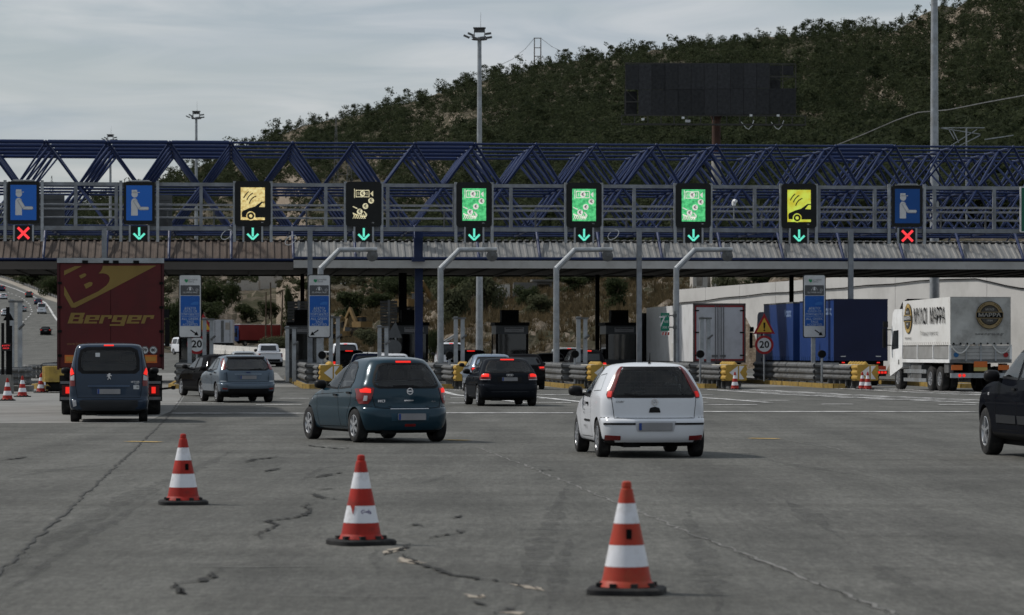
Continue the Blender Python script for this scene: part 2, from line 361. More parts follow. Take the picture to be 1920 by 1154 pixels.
for x0, x1, y in ((320, 580, 776), (835, 1075, 775.5), (1315, 1830, 773), (1835, 2200, 773)): line([G(x0, y), G(x1, y)], .8)
for x0, x1, y in ((480, 565, 760), (330, 420, 757), (520, 580, 748), (840, 880, 757), (990, 1070, 756), (1320, 1420, 760), (1540, 1600, 759), (1325, 1370, 749), (1400, 1480, 752), (1650, 1700, 745), (1760, 1830, 760), (845, 885, 747), (1010, 1080, 748), (1020, 1080, 741)):
    line([G(x0, y), G(x1, y)], .55, .018)
# gore hatching in front of the crash cushions
for cx, cy in ((1365, 731), (1608, 729), (1112, 731), (860, 731)):
    tip = G(cx, cy)
    for k, sgn in ((0, -1), (0, 1)):
        line([tip + Vector((sgn * .9, -.5, 0)), tip + Vector((sgn * 1.1 + (2.2 if cx > 1300 else 1.2), -16, 0)), tip + Vector((sgn * 1.0 + (8.5 if cx > 1300 else 3.6), -44 if cx > 1300 else -34, 0))], .28, .016)
    for j in range(7 if cx > 1300 else 4):
        yy = -2.0 - 4.2 * j; xx = .14 * -yy
        line([tip + Vector((-1.0 + xx, yy, 0)), tip + Vector((1.6 + xx * 1.1, yy - 2.6, 0))], .5, .020)
yl = pm('yellow_mark', (.45, .30, .08), .85, 0, .3, 3)
for x0, x1, y in ((238, 300, 829), (835, 880, 826), (1405, 1460, 823)): line([G(x0, y), G(x1, y + 1)], .25, .012, yl)

# ---- tyre marks: thin worn films of rubber
def rubberfilm():
    m = bpy.data.materials.new('tyre_rubber_film'); m.use_nodes = True; n = m.node_tree.nodes; l = m.node_tree.links; b = n['Principled BSDF']; b.inputs['Base Color'].default_value = (.03, .03, .03, 1); b.inputs['Roughness'].default_value = .9
    t = n.new('ShaderNodeTexCoord'); z = n.new('ShaderNodeTexNoise'); z.inputs['Scale'].default_value = 3.0; z.inputs['Detail'].default_value = 8; z.inputs['Roughness'].default_value = .75
    r = n.new('ShaderNodeValToRGB'); e = r.color_ramp.elements; e[0].position = .38; e[0].color = (0, 0, 0, 1); e[1].position = .75; e[1].color = (.5, .5, .5, 1)
    l.new(t.outputs['Object'], z.inputs['Vector']); l.new(z.outputs['Fac'], r.inputs['Fac']); l.new(r.outputs['Color'], b.inputs['Alpha']); return m
film = rubberfilm()
for pts, w in (([(-40, 1110), (60, 1035), (150, 985), (240, 935), (310, 905), (400, 865), (440, 845)], .34), ([(-40, 1150), (100, 1050), (200, 985), (300, 925)], .16), ([(950, 1180), (985, 1090), (1020, 1010), (1050, 940), (1065, 905)], .22), ([(1020, 1170), (1050, 1080), (1070, 1000)], .14), ([(1470, 936), (1500, 958), (1540, 985), (1580, 1012)], .26), ([(1640, 1060), (1680, 1085), (1720, 1110)], .3),
                ([(1290, 960), (1300, 1000), (1330, 1080), (1350, 1160)], .3), ([(700, 1030), (705, 1080)], .1), ([(560, 905), (600, 880), (690, 868)], .14), ([(1420, 860), (1500, 875), (1660, 900)], .2), ([(780, 910), (830, 895), (880, 885)], .16), ([(0, 900), (120, 880), (250, 868)], .16)):
    jag('tyre_mark', pts, w, film, .0112, .06, .4)
# ================================================================== terrain behind the plaza
TC = {  # photo column : [(distance, row of the bare ground)], SUNK rows lie under the road
    -500: [(1500, None), (1700, 470), (2200, 455)],
    -120: [(1250, None), (1300, 500), (1500, 445), (1900, 415)],
    0: [(1060, None), (1085, 521), (1300, 462), (1750, 412)],
    60: [(905, None), (930, 540), (1100, 505), (1300, 462), (1700, 408)],
    110: [(775, None), (795, 562), (900, 530), (1150, 460), (1650, 402)],
    200: [(640, None), (660, 588), (760, 545), (1000, 470), (1600, 378)],
    330: [(345, None), (380, 642), (480, 600), (560, 556), (800, 490), (1600, 332)],
    370: [(430, None), (450, 632), (520, 600), (620, 560), (800, 520), (1000, 470), (1600, 315)],
    460: [(640, None), (665, 608), (720, 580), (800, 545), (860, 530), (1000, 470), (1600, 278)],
    520: [(620, None), (645, 612), (720, 575), (800, 540), (860, 525), (1000, 465), (1600, 253)],
    570: [(300, None), (330, 648), (420, 612), (520, 560), (800, 455), (1600, 235)],
    650: [(262, None), (290, 650), (400, 606), (520, 548), (800, 445), (1600, 218)],
    780: [(240, None), (265, 652), (330, 600), (420, 550), (800, 425), (1600, 182)],
    870: [(222, None), (231, 657), (238, 628), (246, 604), (300, 560), (360, 520), (700, 405), (1600, 158)],
    1050: [(216, None), (224, 655), (231, 628), (240, 602), (290, 560), (350, 520), (700, 385), (1600, 118)],
    1200: [(210, None), (219, 652), (226, 622), (236, 590), (280, 545), (330, 512), (700, 360), (1600, 98)],
    1300: [(234, None), (238, 552), (270, 535), (320, 500), (700, 345), (1600, 89)],
    1450: [(221, None), (223, 528), (260, 505), (320, 475), (700, 330), (1600, 70)],
    1650: [(206, None), (208, 512), (250, 490), (320, 455), (700, 300), (1550, 55)],
    1760: [(198, None), (200, 506), (250, 480), (320, 440), (700, 280), (1400, 15)],
    1900: [(190, None), (192, 498), (250, 470), (320, 425), (700, 255), (1300, -42)],
    2150: [(177, None), (179, 490), (250, 450), (320, 400), (700, 220), (1250, -120)],
    2700: [(152, None), (154, 480), (250, 420), (320, 360), (700, 180), (1250, -200)]}
TY = np.concatenate([np.linspace(120, 270, 76), np.linspace(275, 420, 30), np.linspace(430, 900, 40), np.linspace(920, 1800, 40), np.linspace(1850, 3000, 12)])
TCX = sorted(TC); TT = []
for c in TCX:
    k = TC[c]; ys = []; zs = []
    y0 = k[0][0]; ys += [0, y0]; zs += [None, None]
    for d, r in k[1:]: ys.append(d); zs.append(CAMH + (HY - r) * d / F)
    zl = zs[-1]; ys += [k[-1][0] * 1.25, 3200]; zs += [zl * .80, zl * .4]
    col = []
    for y in TY:
        if y <= y0: col.append(zroad(y, (c - CX) * y / F) - .6)
        else:
            zz = [zroad(y0, (c - CX) * y0 / F) - .6 if q is None else q for q in zs]; col.append(float(np.interp(y, ys, zz)))
    TT.append(col)
TT = np.array(TT)
PXS = np.concatenate([np.linspace(-500, 200, 30), np.linspace(215, 1950, 190), np.linspace(1970, 2700, 26)])
def hnoise(x, y):
    h = 0
    for k, a in ((.021, 1.0), (.047, .6), (.11, .35), (.23, .2)):
        h = h + a * np.sin(x * k * 1.3 + 3.1 * np.sin(y * k * .7 + 1.7)) * np.cos(y * k + 2.3 * np.sin(x * k * .9))
    return h
grid = np.array([[np.interp(px, TCX, TT[:, j]) for px in PXS] for j in range(len(TY))])       # [y, px]
gxw = (PXS[None, :] - CX) * TY[:, None] / F; gyw = np.repeat(TY[:, None], len(PXS), 1)
zr = np.array([[zroad(y, (p - CX) * y / F) for p in PXS] for y in TY])
mask = np.clip((grid - zr - .2) / 2.5, 0, 1)
disp = hnoise(gxw, gyw) * np.clip(gyw / 600, .25, 1.6) * .8
rough = np.random.normal(0, 1, grid.shape) * np.where((gyw > 218) & (gyw < 245), .14, .07) * np.clip(gyw / 240, 1, 4)
TZ = grid + mask * (disp + rough)
n1 = len(PXS); tv = np.stack([gxw, gyw, TZ], -1).reshape(-1, 3)
tf = np.array([(j * n1 + i, j * n1 + i + 1, (j + 1) * n1 + i + 1, (j + 1) * n1 + i) for j in range(len(TY) - 1) for i in range(n1 - 1)])
def landmat():
    m = bpy.data.materials.new('dry_hillside'); m.use_nodes = True; n = m.node_tree.nodes; l = m.node_tree.links; b = n['Principled BSDF']
    t = n.new('ShaderNodeTexCoord')
    def noise(s, det=8, ro=.65, vec=None):
        z = n.new('ShaderNodeTexNoise'); z.inputs['Scale'].default_value = s; z.inputs['Detail'].default_value = det; z.inputs['Roughness'].default_value = ro
        if vec:
            mp = n.new('ShaderNodeMapping'); mp.inputs['Scale'].default_value = vec; l.new(t.outputs['Object'], mp.inputs['Vector']); l.new(mp.outputs[0], z.inputs['Vector'])
        else: l.new(t.outputs['Object'], z.inputs['Vector'])
        return z.outputs['Fac']
    def ramp(f, st):
        r = n.new('ShaderNodeValToRGB'); e = r.color_ramp.elements
        while len(e) < len(st): e.new(.5)
        for q, (p, c) in zip(e, st): q.position = p; q.color = (*c, 1)
        l.new(f, r.inputs['Fac']); return r.outputs['Color']
    def mixc(f, a, b_):
        x = n.new('ShaderNodeMixRGB'); l.new(f, x.inputs['Fac']); l.new(a, x.inputs['Color1']); l.new(b_, x.inputs['Color2']); return x.outputs['Color']
    soil = ramp(noise(.35), [(.30, (.038, .034, .024)), (.5, (.066, .056, .040)), (.68, (.10, .085, .063))])
    grass = ramp(noise(1.1), [(.3, (.022, .026, .012)), (.7, (.055, .050, .026))])
    c = mixc(ramp(noise(.06), [(.42, (0, 0, 0)), (.58, (1, 1, 1))]), soil, grass)
    rock = ramp(noise(1.6, 9, .8), [(.28, (.05, .04, .03)), (.5, (.19, .152, .115)), (.70, (.44, .40, .345))])
    # limestone shows through in speckled patches everywhere, and along the cut behind the plaza
    patch = ramp(noise(.045, 9, .7), [(.47, (0, 0, 0)), (.58, (.9, .9, .9))])
    speck = ramp(noise(.42, 6, .8), [(.50, (0, 0, 0)), (.56, (1, 1, 1))])
    mm = n.new('ShaderNodeMixRGB'); mm.blend_type = 'MULTIPLY'; mm.inputs['Fac'].default_value = 1; l.new(patch, mm.inputs['Color1']); l.new(speck, mm.inputs['Color2'])
    c = mixc(mm.outputs['Color'], c, rock)
    # slope: steep faces are bare rock
    ge = n.new('ShaderNodeNewGeometry'); sp = n.new('ShaderNodeSeparateXYZ'); l.new(ge.outputs['True Normal'], sp.inputs[0])
    st = ramp(sp.outputs['Z'], [(.80, (1, 1, 1)), (.91, (0, 0, 0))])
    c = mixc(st, c, rock)
    l.new(c, b.inputs['Base Color']); b.inputs['Roughness'].default_value = .95; b.inputs['Specular IOR Level'].default_value = .1
    bn = n.new('ShaderNodeBump'); bn.inputs['Strength'].default_value = 1; bn.inputs['Distance'].default_value = .5
    l.new(noise(1.2, 8, .75), bn.inputs['Height']); l.new(bn.outputs[0], b.inputs['Normal'])
    return m
hill = link('hillside', np_mesh('hillside', tv, tf, landmat(), None, True)); hill['kind'] = 'structure'
def tz(px, y):
    j = np.interp(y, TY, np.arange(len(TY))); i = np.interp(px, PXS, np.arange(n1))
    j0 = np.minimum(np.floor(j).astype(int), len(TY) - 2); i0 = np.minimum(np.floor(i).astype(int), n1 - 2); a, b = j - j0, i - i0
    return (TZ[j0, i0] * (1 - a) * (1 - b) + TZ[j0 + 1, i0] * a * (1 - b) + TZ[j0, i0 + 1] * (1 - a) * b + TZ[j0 + 1, i0 + 1] * a * b)
# ================================================================== vegetation
def leafmat(name, a, b, scale=.35):
    m = pm(name, a, .9, 0, 0); n = m.node_tree.nodes; r = [x for x in n if x.type == 'VALTORGB'][0]
    r.color_ramp.elements[0].color = (*a, 1); r.color_ramp.elements[1].color = (*b, 1)
    [x for x in n if x.type == 'TEX_NOISE'][0].inputs['Scale'].default_value = scale
    B = n['Principled BSDF']; B.inputs['Specular IOR Level'].default_value = .1; l = m.node_tree.links          # thin leaves let light through
    tr = n.new('ShaderNodeBsdfTranslucent'); mx = n.new('ShaderNodeMixShader'); mx.inputs['Fac'].default_value = .45
    l.new(r.outputs['Color'], tr.inputs['Color']); l.new(B.outputs[0], mx.inputs[1]); l.new(tr.outputs[0], mx.inputs[2]); l.new(mx.outputs[0], n['Material Output'].inputs['Surface'])
    return m
pinem = leafmat('pine_foliage', (.021, .029, .015), (.050, .060, .030), .05)
scrubm = leafmat('scrub_foliage', (.026, .030, .017), (.062, .062, .036), .10)
oakm = leafmat('dark_evergreen_foliage', (.022, .032, .014), (.055, .066, .03), .8)
olivem = leafmat('olive_foliage', (.045, .052, .028), (.10, .105, .06), .8)
strawm = leafmat('dry_grass', (.055, .043, .024), (.115, .088, .05), .5)
barkm = pm('bark', (.07, .05, .035), .95, 0, .3, 6)
def crown(n, blobs, size, rng):                 # many small triangles through a cluster of uneven lobes
    out_ = np.zeros((n, 3, 3)); wts = np.array([b[3] for b in blobs]) ** 2; wts /= wts.sum()
    k = rng.choice(len(blobs), n, p=wts); B = np.array(blobs)[k]
    d = rng.normal(size=(n, 3)); d /= np.linalg.norm(d, axis=1)[:, None]
    rr = rng.uniform(.35, 1.0, n) ** .6
    c = B[:, :3] + d * (rr * B[:, 3])[:, None] * np.array([1, 1, .85])
    nrm = d * np.array([1, 1, 1.2]) + rng.normal(size=(n, 3)) * .30; nrm /= np.linalg.norm(nrm, axis=1)[:, None]
    a = np.cross(nrm, rng.normal(size=(n, 3))); a /= np.linalg.norm(a, axis=1)[:, None]; b = np.cross(nrm, a)
    s = size * rng.uniform(.6, 1.4, n)[:, None]
    out_[:, 0] = c + a * s; out_[:, 1] = c + b * s * .9 - a * s * .5; out_[:, 2] = c - b * s * .9 - a * s * .4
    return out_
def pine_blobs(rng):
    bl = []
    for i in range(9):
        h = rng.uniform(.12, .95); r = .36 * (1 - .62 * h) + .05
        a = rng.uniform(0, 6.28); q = r * .75
        bl.append((q * math.cos(a), q * math.sin(a), h, r * rng.uniform(.55, .95)))
    bl.append((0, 0, .93, .09)); return bl
def bush_blobs(rng, n=8):
    bl = []
    for i in range(n):
        a = rng.uniform(0, 6.28); q = rng.uniform(.05, .38); h = rng.uniform(.18, .75)
        bl.append((q * math.cos(a), q * math.sin(a), h, rng.uniform(.16, .30)))
    return bl
rng = np.random.default_rng(11)
pines = [crown(220, pine_blobs(rng), .050, rng) for _ in range(8)]
scrubs = [crown(60, bush_blobs(rng, 6), .105, rng) for _ in range(6)]
def scatter(name, label, cat, tmpl, pts, hs, ws, mat):
    V_ = []
    for (x, y, z), h, w in zip(pts, hs, ws):
        t = tmpl[rng.integers(len(tmpl))]; a = rng.uniform(0, 6.28); c, s = math.cos(a), math.sin(a)
        q = t.reshape(-1, 3); V_.append(np.stack([(q[:, 0] * c - q[:, 1] * s) * w + x, (q[:, 0] * s + q[:, 1] * c) * w + y, q[:, 2] * h + z - .2], 1))
    v = np.concatenate(V_); f = np.arange(len(v)).reshape(-1, 3)
    o = link(name, np_mesh(name, v, f, mat)); tag(o, label, cat, None, 'stuff'); return o
# sample the hillside evenly over the slope as it is seen
N = 60000
px = rng.uniform(-300, 2300, N)
ridge_y = np.interp(px, [-300, 0, 110, 200, 330, 460, 520, 650, 780, 870, 1050, 1200, 1450, 1650, 1760, 1900, 2300], [418, 408, 400, 376, 330, 276, 250, 216, 180, 156, 116, 96, 68, 52, 12, -45, -150])
base_y = np.interp(px, [-300, 0, 110, 330, 520, 780, 900, 1200, 1450, 2300], [500, 520, 555, 545, 535, 550, 525, 510, 500, 450])
py = rng.uniform(0, 1, N); py = ridge_y + (base_y - ridge_y) * py
keep_y = np.zeros(N); dist = np.zeros(N)
for j, c in enumerate(PXS):            # distance of the slope at that row, column by column
    sel = np.where(np.abs(px - c) <= (np.diff(PXS).max() if 0 else 14))[0]
    rows = HY - (grid[:, j] - CAMH) * F / TY; ok = np.where((TY > 300) & (TY < 1640))[0]
    rr = np.minimum.accumulate(rows[ok]); dist[sel] = np.interp(-py[sel], -rr, TY[ok])
f_ = (py - ridge_y) / np.maximum(base_y - ridge_y, 1)
clump = .5 + .28 * hnoise(px * .9 + 400, py * 1.7)
dens = np.where(f_ < .02, 1, np.clip(1.15 - .55 * f_, .2, 1))
left = np.clip((900 - px) / 260, 0, 1) * np.clip((f_ - .24) / .14, 0, 1); dens = dens * (1 - .90 * left)
right = np.clip((px - 1660) / 120, 0, 1) * np.clip((300 - py) / 150, 0, 1); dens = dens * (1 - .45 * right)
mid = np.clip(1 - np.hypot((px - 1640) / 70, (py - 190) / 45), 0, 1) + np.clip(1 - np.hypot((px - 1500) / 60, (py - 120) / 20), 0, 1) + np.clip(1 - np.hypot((px - 860) / 110, (py - 235) / 26), 0, 1)
dens = dens * np.clip(1 - 1.2 * mid, .03, 1)
dens = dens * np.clip(clump * 1.5 + .3, .12, 1)
ok = (dist > 300) & (rng.uniform(0, 1, N) < dens * np.where(px > 850, .30, .22))
px_, d_ = px[ok], dist[ok] * rng.uniform(.985, 1.015, ok.sum()); zz = tz(px_, d_)
hs = np.clip(rng.normal(4.8, 1.2, len(px_)) + rng.exponential(1.0, len(px_)), 2.2, 10) * np.interp(d_, [300, 900, 1600], [.8, .95, 1.0]); ws = hs * rng.uniform(.9, 1.35, len(px_))
scatter('pine_forest', 'dark green pine forest covering the rocky hillside behind the toll gates', 'forest', pines, np.stack([(px_ - CX) * d_ / F, d_, zz], 1), hs, ws, pinem)
ok2 = (dist > 300) & (rng.uniform(0, 1, N) < .20 * np.clip(1.1 - .5 * dens, .3, 1))
px_, d_ = px[ok2], dist[ok2]; zz = tz(px_, d_); hs = rng.uniform(.9, 2.4, len(px_)); ws = hs * rng.uniform(1.1, 1.8, len(px_))
scatter('hill_scrub', 'grey green low scrub dotted between pale rocks on the hillside', 'scrub', scrubs, np.stack([(px_ - CX) * d_ / F, d_, zz], 1), hs, ws, scrubm)
# pines that stand out along the skyline
ptr = MB(); ptr.tube((0, 0, -.5), (0, 0, .55), .03, .012, 6); ptrunk = ptr.mesh('trunk', barkm)
pcr = [np_mesh('crown', t.reshape(-1, 3), np.arange(t.size // 3).reshape(-1, 3), pinem) for t in [crown(420, pine_blobs(rng), .055, rng) for _ in range(6)]]
RX = [455, 475, 497, 520, 541, 563, 590, 612, 640, 662, 690, 722, 748, 790, 822, 853, 880, 930, 962, 985, 1030, 1068, 1100, 1128, 1160, 1205, 1246, 1290, 1330, 1352, 1372, 1415, 1462, 1490, 1525, 1560, 1604, 1640, 1668, 1712, 1735, 1770]
NUM = ['leftmost', 'second', 'third', 'fourth', 'fifth', 'sixth', 'seventh', 'eighth', 'ninth', 'tenth', 'eleventh', 'twelfth', 'thirteenth', 'fourteenth', 'fifteenth', 'sixteenth', 'seventeenth', 'eighteenth', 'nineteenth', 'twentieth', 'twenty-first', 'twenty-second', 'twenty-third', 'twenty-fourth', 'twenty-fifth', 'twenty-sixth', 'twenty-seventh', 'twenty-eighth', 'twenty-ninth', 'thirtieth'] + ['thirty-' + q for q in ('first', 'second', 'third', 'fourth', 'fifth', 'sixth', 'seventh', 'eighth', 'ninth')] + ['fortieth', 'forty-first', 'forty-second', 'forty-third']
for i, x in enumerate(RX):
    d = float(np.interp(x, [0, 1650, 1760, 1900], [1590, 1540, 1390, 1290])); z = float(tz(np.array([x]), np.array([d]))[0]); h = random.uniform(3.6, 6.5)
    t = thing('pine_tree', 'pine standing out on the skyline, %s of them from the left end of the ridge' % NUM[i], 'pine tree', ((x - CX) * d / F, d, z), random.uniform(0, 6), 'pines along the skyline of the hill')
    a = link('crown', pcr[i % 6], t); a.scale = (h * .72, h * .72, h); b = link('trunk', ptrunk, t); b.scale = (h, h, h)
# ---- bushes and trees seen between the lanes, below the canopy
bcr = [np_mesh('crown', t.reshape(-1, 3), np.arange(t.size // 3).reshape(-1, 3), oakm) for t in [crown(2600, bush_blobs(rng, 13), .035, rng) for _ in range(4)]]
def plant(pxc, ybot, w, h, d, label, mat, name='bush', cat='bush', trunk=True):
    base = W(pxc, ybot, d); z = max(zroad(d, base.x) - .1, float(tz(np.array([float(pxc)]), np.array([float(d)]))[0])) - .2
    k = d / F; top = CAMH + (HY - (ybot - h)) * k; H = top - z; wd = w * k
    t = thing(name, label, cat, (base.x, d, z), random.uniform(0, 6), 'bushes and small trees on the bank')
    a = link('crown', random.choice(bcr), t); a.scale = (wd * 1.05, wd * .9, H * 1.02)
    if mat is not oakm: a.material_slots[0].link = 'OBJECT'; a.material_slots[0].material = mat
    if trunk:
        m = MB(); m.tube((0, 0, -.3), (wd * .03, 0, H * .5), .09 + wd * .02, .05, 6); m.tube((0, 0, H * .25), (wd * .2, 0, H * .62), .06, .03, 5); m.tube((0, 0, H * .2), (-wd * .2, .1, H * .6), .06, .03, 5); m.build('trunk', barkm, t)
    return t
PL = [(322, 640, 60, 110, 380, 'dark bush at the roadside just right of the red trailer', oakm), (398, 560, 70, 50, 640, 'round dark tree behind the top of the leftmost blue tag sign', oakm), (434, 552, 36, 36, 700, 'small round bush in front of the low white ruin', oakm),
      (395, 612, 70, 52, 560, 'dark shrub behind the grey container lorry', oakm), (462, 606, 52, 42, 665, 'dark shrub above the blue lorry cab', oakm), (505, 600, 46, 40, 665, 'dark shrub above the red curtain lorry', oakm),
      (542, 600, 30, 72, 420, 'tall narrow cypress beside the left toll booth', oakm), (520, 650, 70, 22, 320, 'low olive green scrub behind the white concrete barrier', olivem), (650, 598, 84, 60, 400, 'wide dark tree right of the middle blue tag sign', oakm), (705, 590, 70, 44, 410, 'dark tree left of the black canopy column', oakm),
      (690, 655, 56, 44, 285, 'grey green bush above the roof of the teal hatchback', olivem), (745, 556, 60, 44, 430, 'dark bush between the white rail fence and the blue column', oakm), (845, 612, 90, 110, 262, 'big olive tree between the blue column and the cranked pole', olivem), (912, 600, 80, 100, 268, 'big olive tree behind the tall mast', olivem), (812, 660, 24, 46, 232, 'thin dark shrub at the foot of the blue column', oakm),
      (965, 545, 70, 42, 340, 'dark tree above the ruined stone hut', oakm), (1012, 585, 60, 36, 262, 'grey scrub on the bank right of the hut', olivem), (1070, 560, 80, 46, 300, 'bush on the bank between two cranked poles', oakm), (1150, 575, 66, 64, 256, 'dark bush above the right toll booth', oakm), (1205, 556, 60, 46, 300, 'dark bush left of the retaining wall', oakm),
      (1240, 585, 40, 20, 248, 'low dry bush at the end of the retaining wall', olivem), (985, 560, 60, 36, 285, 'shrub on the bank straight above the centre booth', oakm), (1040, 545, 70, 34, 320, 'shrub behind the cranked pole right of the centre booth', olivem), (1105, 550, 60, 40, 310, 'shrub left of the thin black canopy post on the right', oakm), (1180, 548, 70, 40, 315, 'shrub high above the right toll booth', olivem), (1230, 540, 60, 34, 300, 'shrub at the top end of the retaining wall', oakm), (880, 560, 70, 60, 300, 'dark shrub high on the bank left of the tall mast', oakm), (1360, 530, 60, 24, 235, 'low dry bush on top of the retaining wall', olivem), (1430, 524, 80, 26, 235, 'dark hedge on top of the retaining wall', oakm), (60, 548, 70, 44, 940, 'dark tree beyond the guard rail of the climbing road', oakm), (100, 560, 50, 50, 810, 'dark tree beside the red trailer at the road edge', oakm), (20, 528, 60, 36, 1090, 'dark tree where the climbing road leaves the picture', oakm),
      (575, 560, 70, 40, 530, 'dark bush behind the middle blue tag sign', oakm), (700, 548, 90, 26, 540, 'scrub behind the white rail fence', olivem), (620, 540, 60, 30, 545, 'bush left of the white rail fence', olivem), (1010, 535, 80, 40, 350, 'dark bush behind the low concrete ruin', oakm)]
for a in PL: plant(*a)
# ---- dry grass on the bank
blades = []
for _ in range(6):
    q = np.zeros((16, 3, 3))
    for i in range(16):
        a = rng.uniform(0, 6.28); r0 = rng.uniform(0, .3); l = rng.uniform(.15, .5); b0 = np.array([r0 * math.cos(a), r0 * math.sin(a), 0]); w = np.array([-math.sin(a), math.cos(a), 0]) * .05
        q[i] = [b0 - w, b0 + w, b0 + np.array([l * math.cos(a) * .7, l * math.sin(a) * .7, rng.uniform(.5, 1)])]
    blades.append(q)
n = 9000; gp = rng.uniform(300, 1300, n); gd = rng.uniform(225, 520, n); gz = tz(gp, gd); zrd = np.array([zroad(y, (p - CX) * y / F) for p, y in zip(gp, gd)]); okg = gz > zrd + .5
gp, gd, gz = gp[okg], gd[okg], gz[okg]
scatter('dry_grass', 'straw coloured dry grass covering the bank behind the booths', 'grass', blades, np.stack([(gp - CX) * gd / F, gd, gz + .15], 1), rng.uniform(.4, 1.0, len(gp)), rng.uniform(.7, 1.6, len(gp)), strawm)
# ================================================================== toll canopy: blue space frame over a sheet metal roof
canopy = thing('toll_canopy', 'long blue tubular space frame canopy with sheet metal roof over the toll lanes', 'canopy', O, TH)
BAY = 3.115; S0 = -23.68
ZT, ZM, ZB = 12.2, 10.05, 7.95
def N_(i, j, z): return Vector((S0 + BAY * i, BAY * j, z))
tb = MB(); tb.tube((0, 0, 0), (0, 0, 1), 1, None, 8); tube_me = tb.mesh('tube', blue, 40)
chords = []; diags = []
IA, IB = -2, 20
for i in range(IA, IB + 1):
    for j in range(5):
        for z in (ZT, ZB):
            if i < IB: chords.append((N_(i, j, z), N_(i + 1, j, z), (.105 if (z == ZT and (i < 3 or i in (6, 13))) else .058)))
            if j < 4: chords.append((N_(i, j, z), N_(i, j + 1, z), .055))
    if i < IB:
        for j in range(4):
            m = N_(i + .5, j + .5, ZM)
            if i < IB - 1: chords.append((m, N_(i + 1.5, j + .5, ZM), .06))
            if j < 3: chords.append((m, N_(i + .5, j + 1.5, ZM), .05))
            for a in (0, 1):
                for b in (0, 1):
                    diags.append((m, N_(i + a, j + b, ZT), .072 if (i + a) % 3 else .055)); diags.append((m, N_(i + a, j + b, ZB), .058))
def vis(q): m = (q[0] + q[1]) / 2; return m.y + (0 if -27 < m.x < 29 else 60) - (m.z - 9) * .4
tmpl_v = [v.co.copy() for v in tube_me.vertices]; tmpl_f = [tuple(p.vertices) for p in tube_me.polygons]
for nm, lst in (('chord_tube', chords), ('diagonal_tube', diags)):
    lst.sort(key=vis); rest = MB()
    for k, (a, b, r) in enumerate(lst):
        d = b - a; L = d.length; q = d.to_track_quat('Z', 'Y')
        # tubes neck down to the node at both ends
        if k < 300:
            o = link(nm, tube_me, canopy); o.rotation_mode = 'QUATERNION'; o.rotation_quaternion = q; o.location = a + d * (.11 / L); o.scale = (r, r, L - .22)
        else: rest.tube(a + d * (.11 / L), b - d * (.11 / L), r, None, 6)
    o = rest.build('far_' + nm + 's', blue, canopy, 40); o['kind'] = 'stuff'
nodes = MB()
for i in range(IA, IB + 1):
    for j in range(5):
        for z in (ZT, ZB): nodes.lathe([(.001, -.10), (.08, -.06), (.10, 0), (.08, .06), (.001, .10)], 8, N_(i, j, z))
        if i < IB and j < 4: nodes.lathe([(.001, -.10), (.08, -.06), (.10, 0), (.08, .06), (.001, .10)], 8, N_(i + .5, j + .5, ZM))
for a, b, r in chords + diags:
    d = (b - a).normalized(); nodes.tube(a, a + d * .13, .02, r * .9, 5); nodes.tube(b, b - d * .13, .02, r * .9, 5)
o = nodes.build('ball_joints', blue, canopy, 50); o['kind'] = 'stuff'
# --- sloping ribbed sheets at the eaves, one panel per bay, darker and browner over the left lanes
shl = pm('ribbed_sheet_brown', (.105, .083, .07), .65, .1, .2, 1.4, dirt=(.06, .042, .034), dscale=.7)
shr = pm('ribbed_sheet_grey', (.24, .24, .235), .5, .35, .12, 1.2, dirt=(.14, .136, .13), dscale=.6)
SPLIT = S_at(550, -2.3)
EZ0, EZ1, ET0, ET1 = 6.22, 7.18, -2.2, -.3
def ribbed(s0, s1, dz):
    mb = MB(); prof = []; s = s0
    while s < s1 - .02:
        w = min(.36, s1 - s)
        for u, h in ((0, 0), (.58, 0), (.66, .055), (.92, .055)): prof.append((s + w * u, h))
        s += w
    prof.append((s1, 0)); vs = []
    sl = Vector((0, ET1 - ET0, EZ1 - EZ0)).normalized(); nrm = Vector((0, -sl.z, sl.y))
    for (s, h) in prof: vs += [Vector((s, ET0, EZ0 + dz)) + nrm * h, Vector((s, ET1, EZ1)) + nrm * h]
    mb.add(vs, [(2 * i, 2 * i + 2, 2 * i + 3, 2 * i + 1) for i in range(len(prof) - 1)]); return mb
for i in range(IA, IB):
    a, b = S0 + BAY * i + .02, S0 + BAY * (i + 1) - .02
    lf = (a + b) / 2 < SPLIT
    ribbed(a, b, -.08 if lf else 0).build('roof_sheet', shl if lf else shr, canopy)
for i in range(IA, IB + 1):
    m = MB(); top = Vector((S0 + BAY * i, 0, ZB)); m.tube(top, (top.x, ET0 - .06, EZ0 - .02), .075, None, 8)
    m.tube(top + Vector((0, 0, -.15)), (top.x, 1.9, EZ1 + .05), .045, None, 6)
    m.build('roof_strut', blue, canopy, 40)
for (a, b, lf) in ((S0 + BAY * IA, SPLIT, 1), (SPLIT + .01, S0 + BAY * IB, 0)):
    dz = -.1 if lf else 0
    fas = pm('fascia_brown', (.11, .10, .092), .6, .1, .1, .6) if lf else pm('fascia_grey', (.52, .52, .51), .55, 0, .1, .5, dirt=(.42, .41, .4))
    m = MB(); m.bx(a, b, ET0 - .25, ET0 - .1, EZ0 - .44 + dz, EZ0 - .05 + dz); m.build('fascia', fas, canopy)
    m = MB(); m.tube((a, ET0 - .05, EZ0 + .06 + dz), (b, ET0 - .05, EZ0 + .06 + dz), .07, None, 8); m.build('eave_tube', blue, canopy, 40)
m = MB(); m.bx(S0 + BAY * IA, S0 + BAY * IB, ET1, 13.2, EZ1 - .02, EZ1 + .06)
for k in range(int(BAY * (IB - IA) / .36)): m.bx(S0 + BAY * IA + k * .36, S0 + BAY * IA + k * .36 + .14, ET1, 13.1, EZ1 + .06, EZ1 + .13)
m.build('roof_deck', shr, canopy)
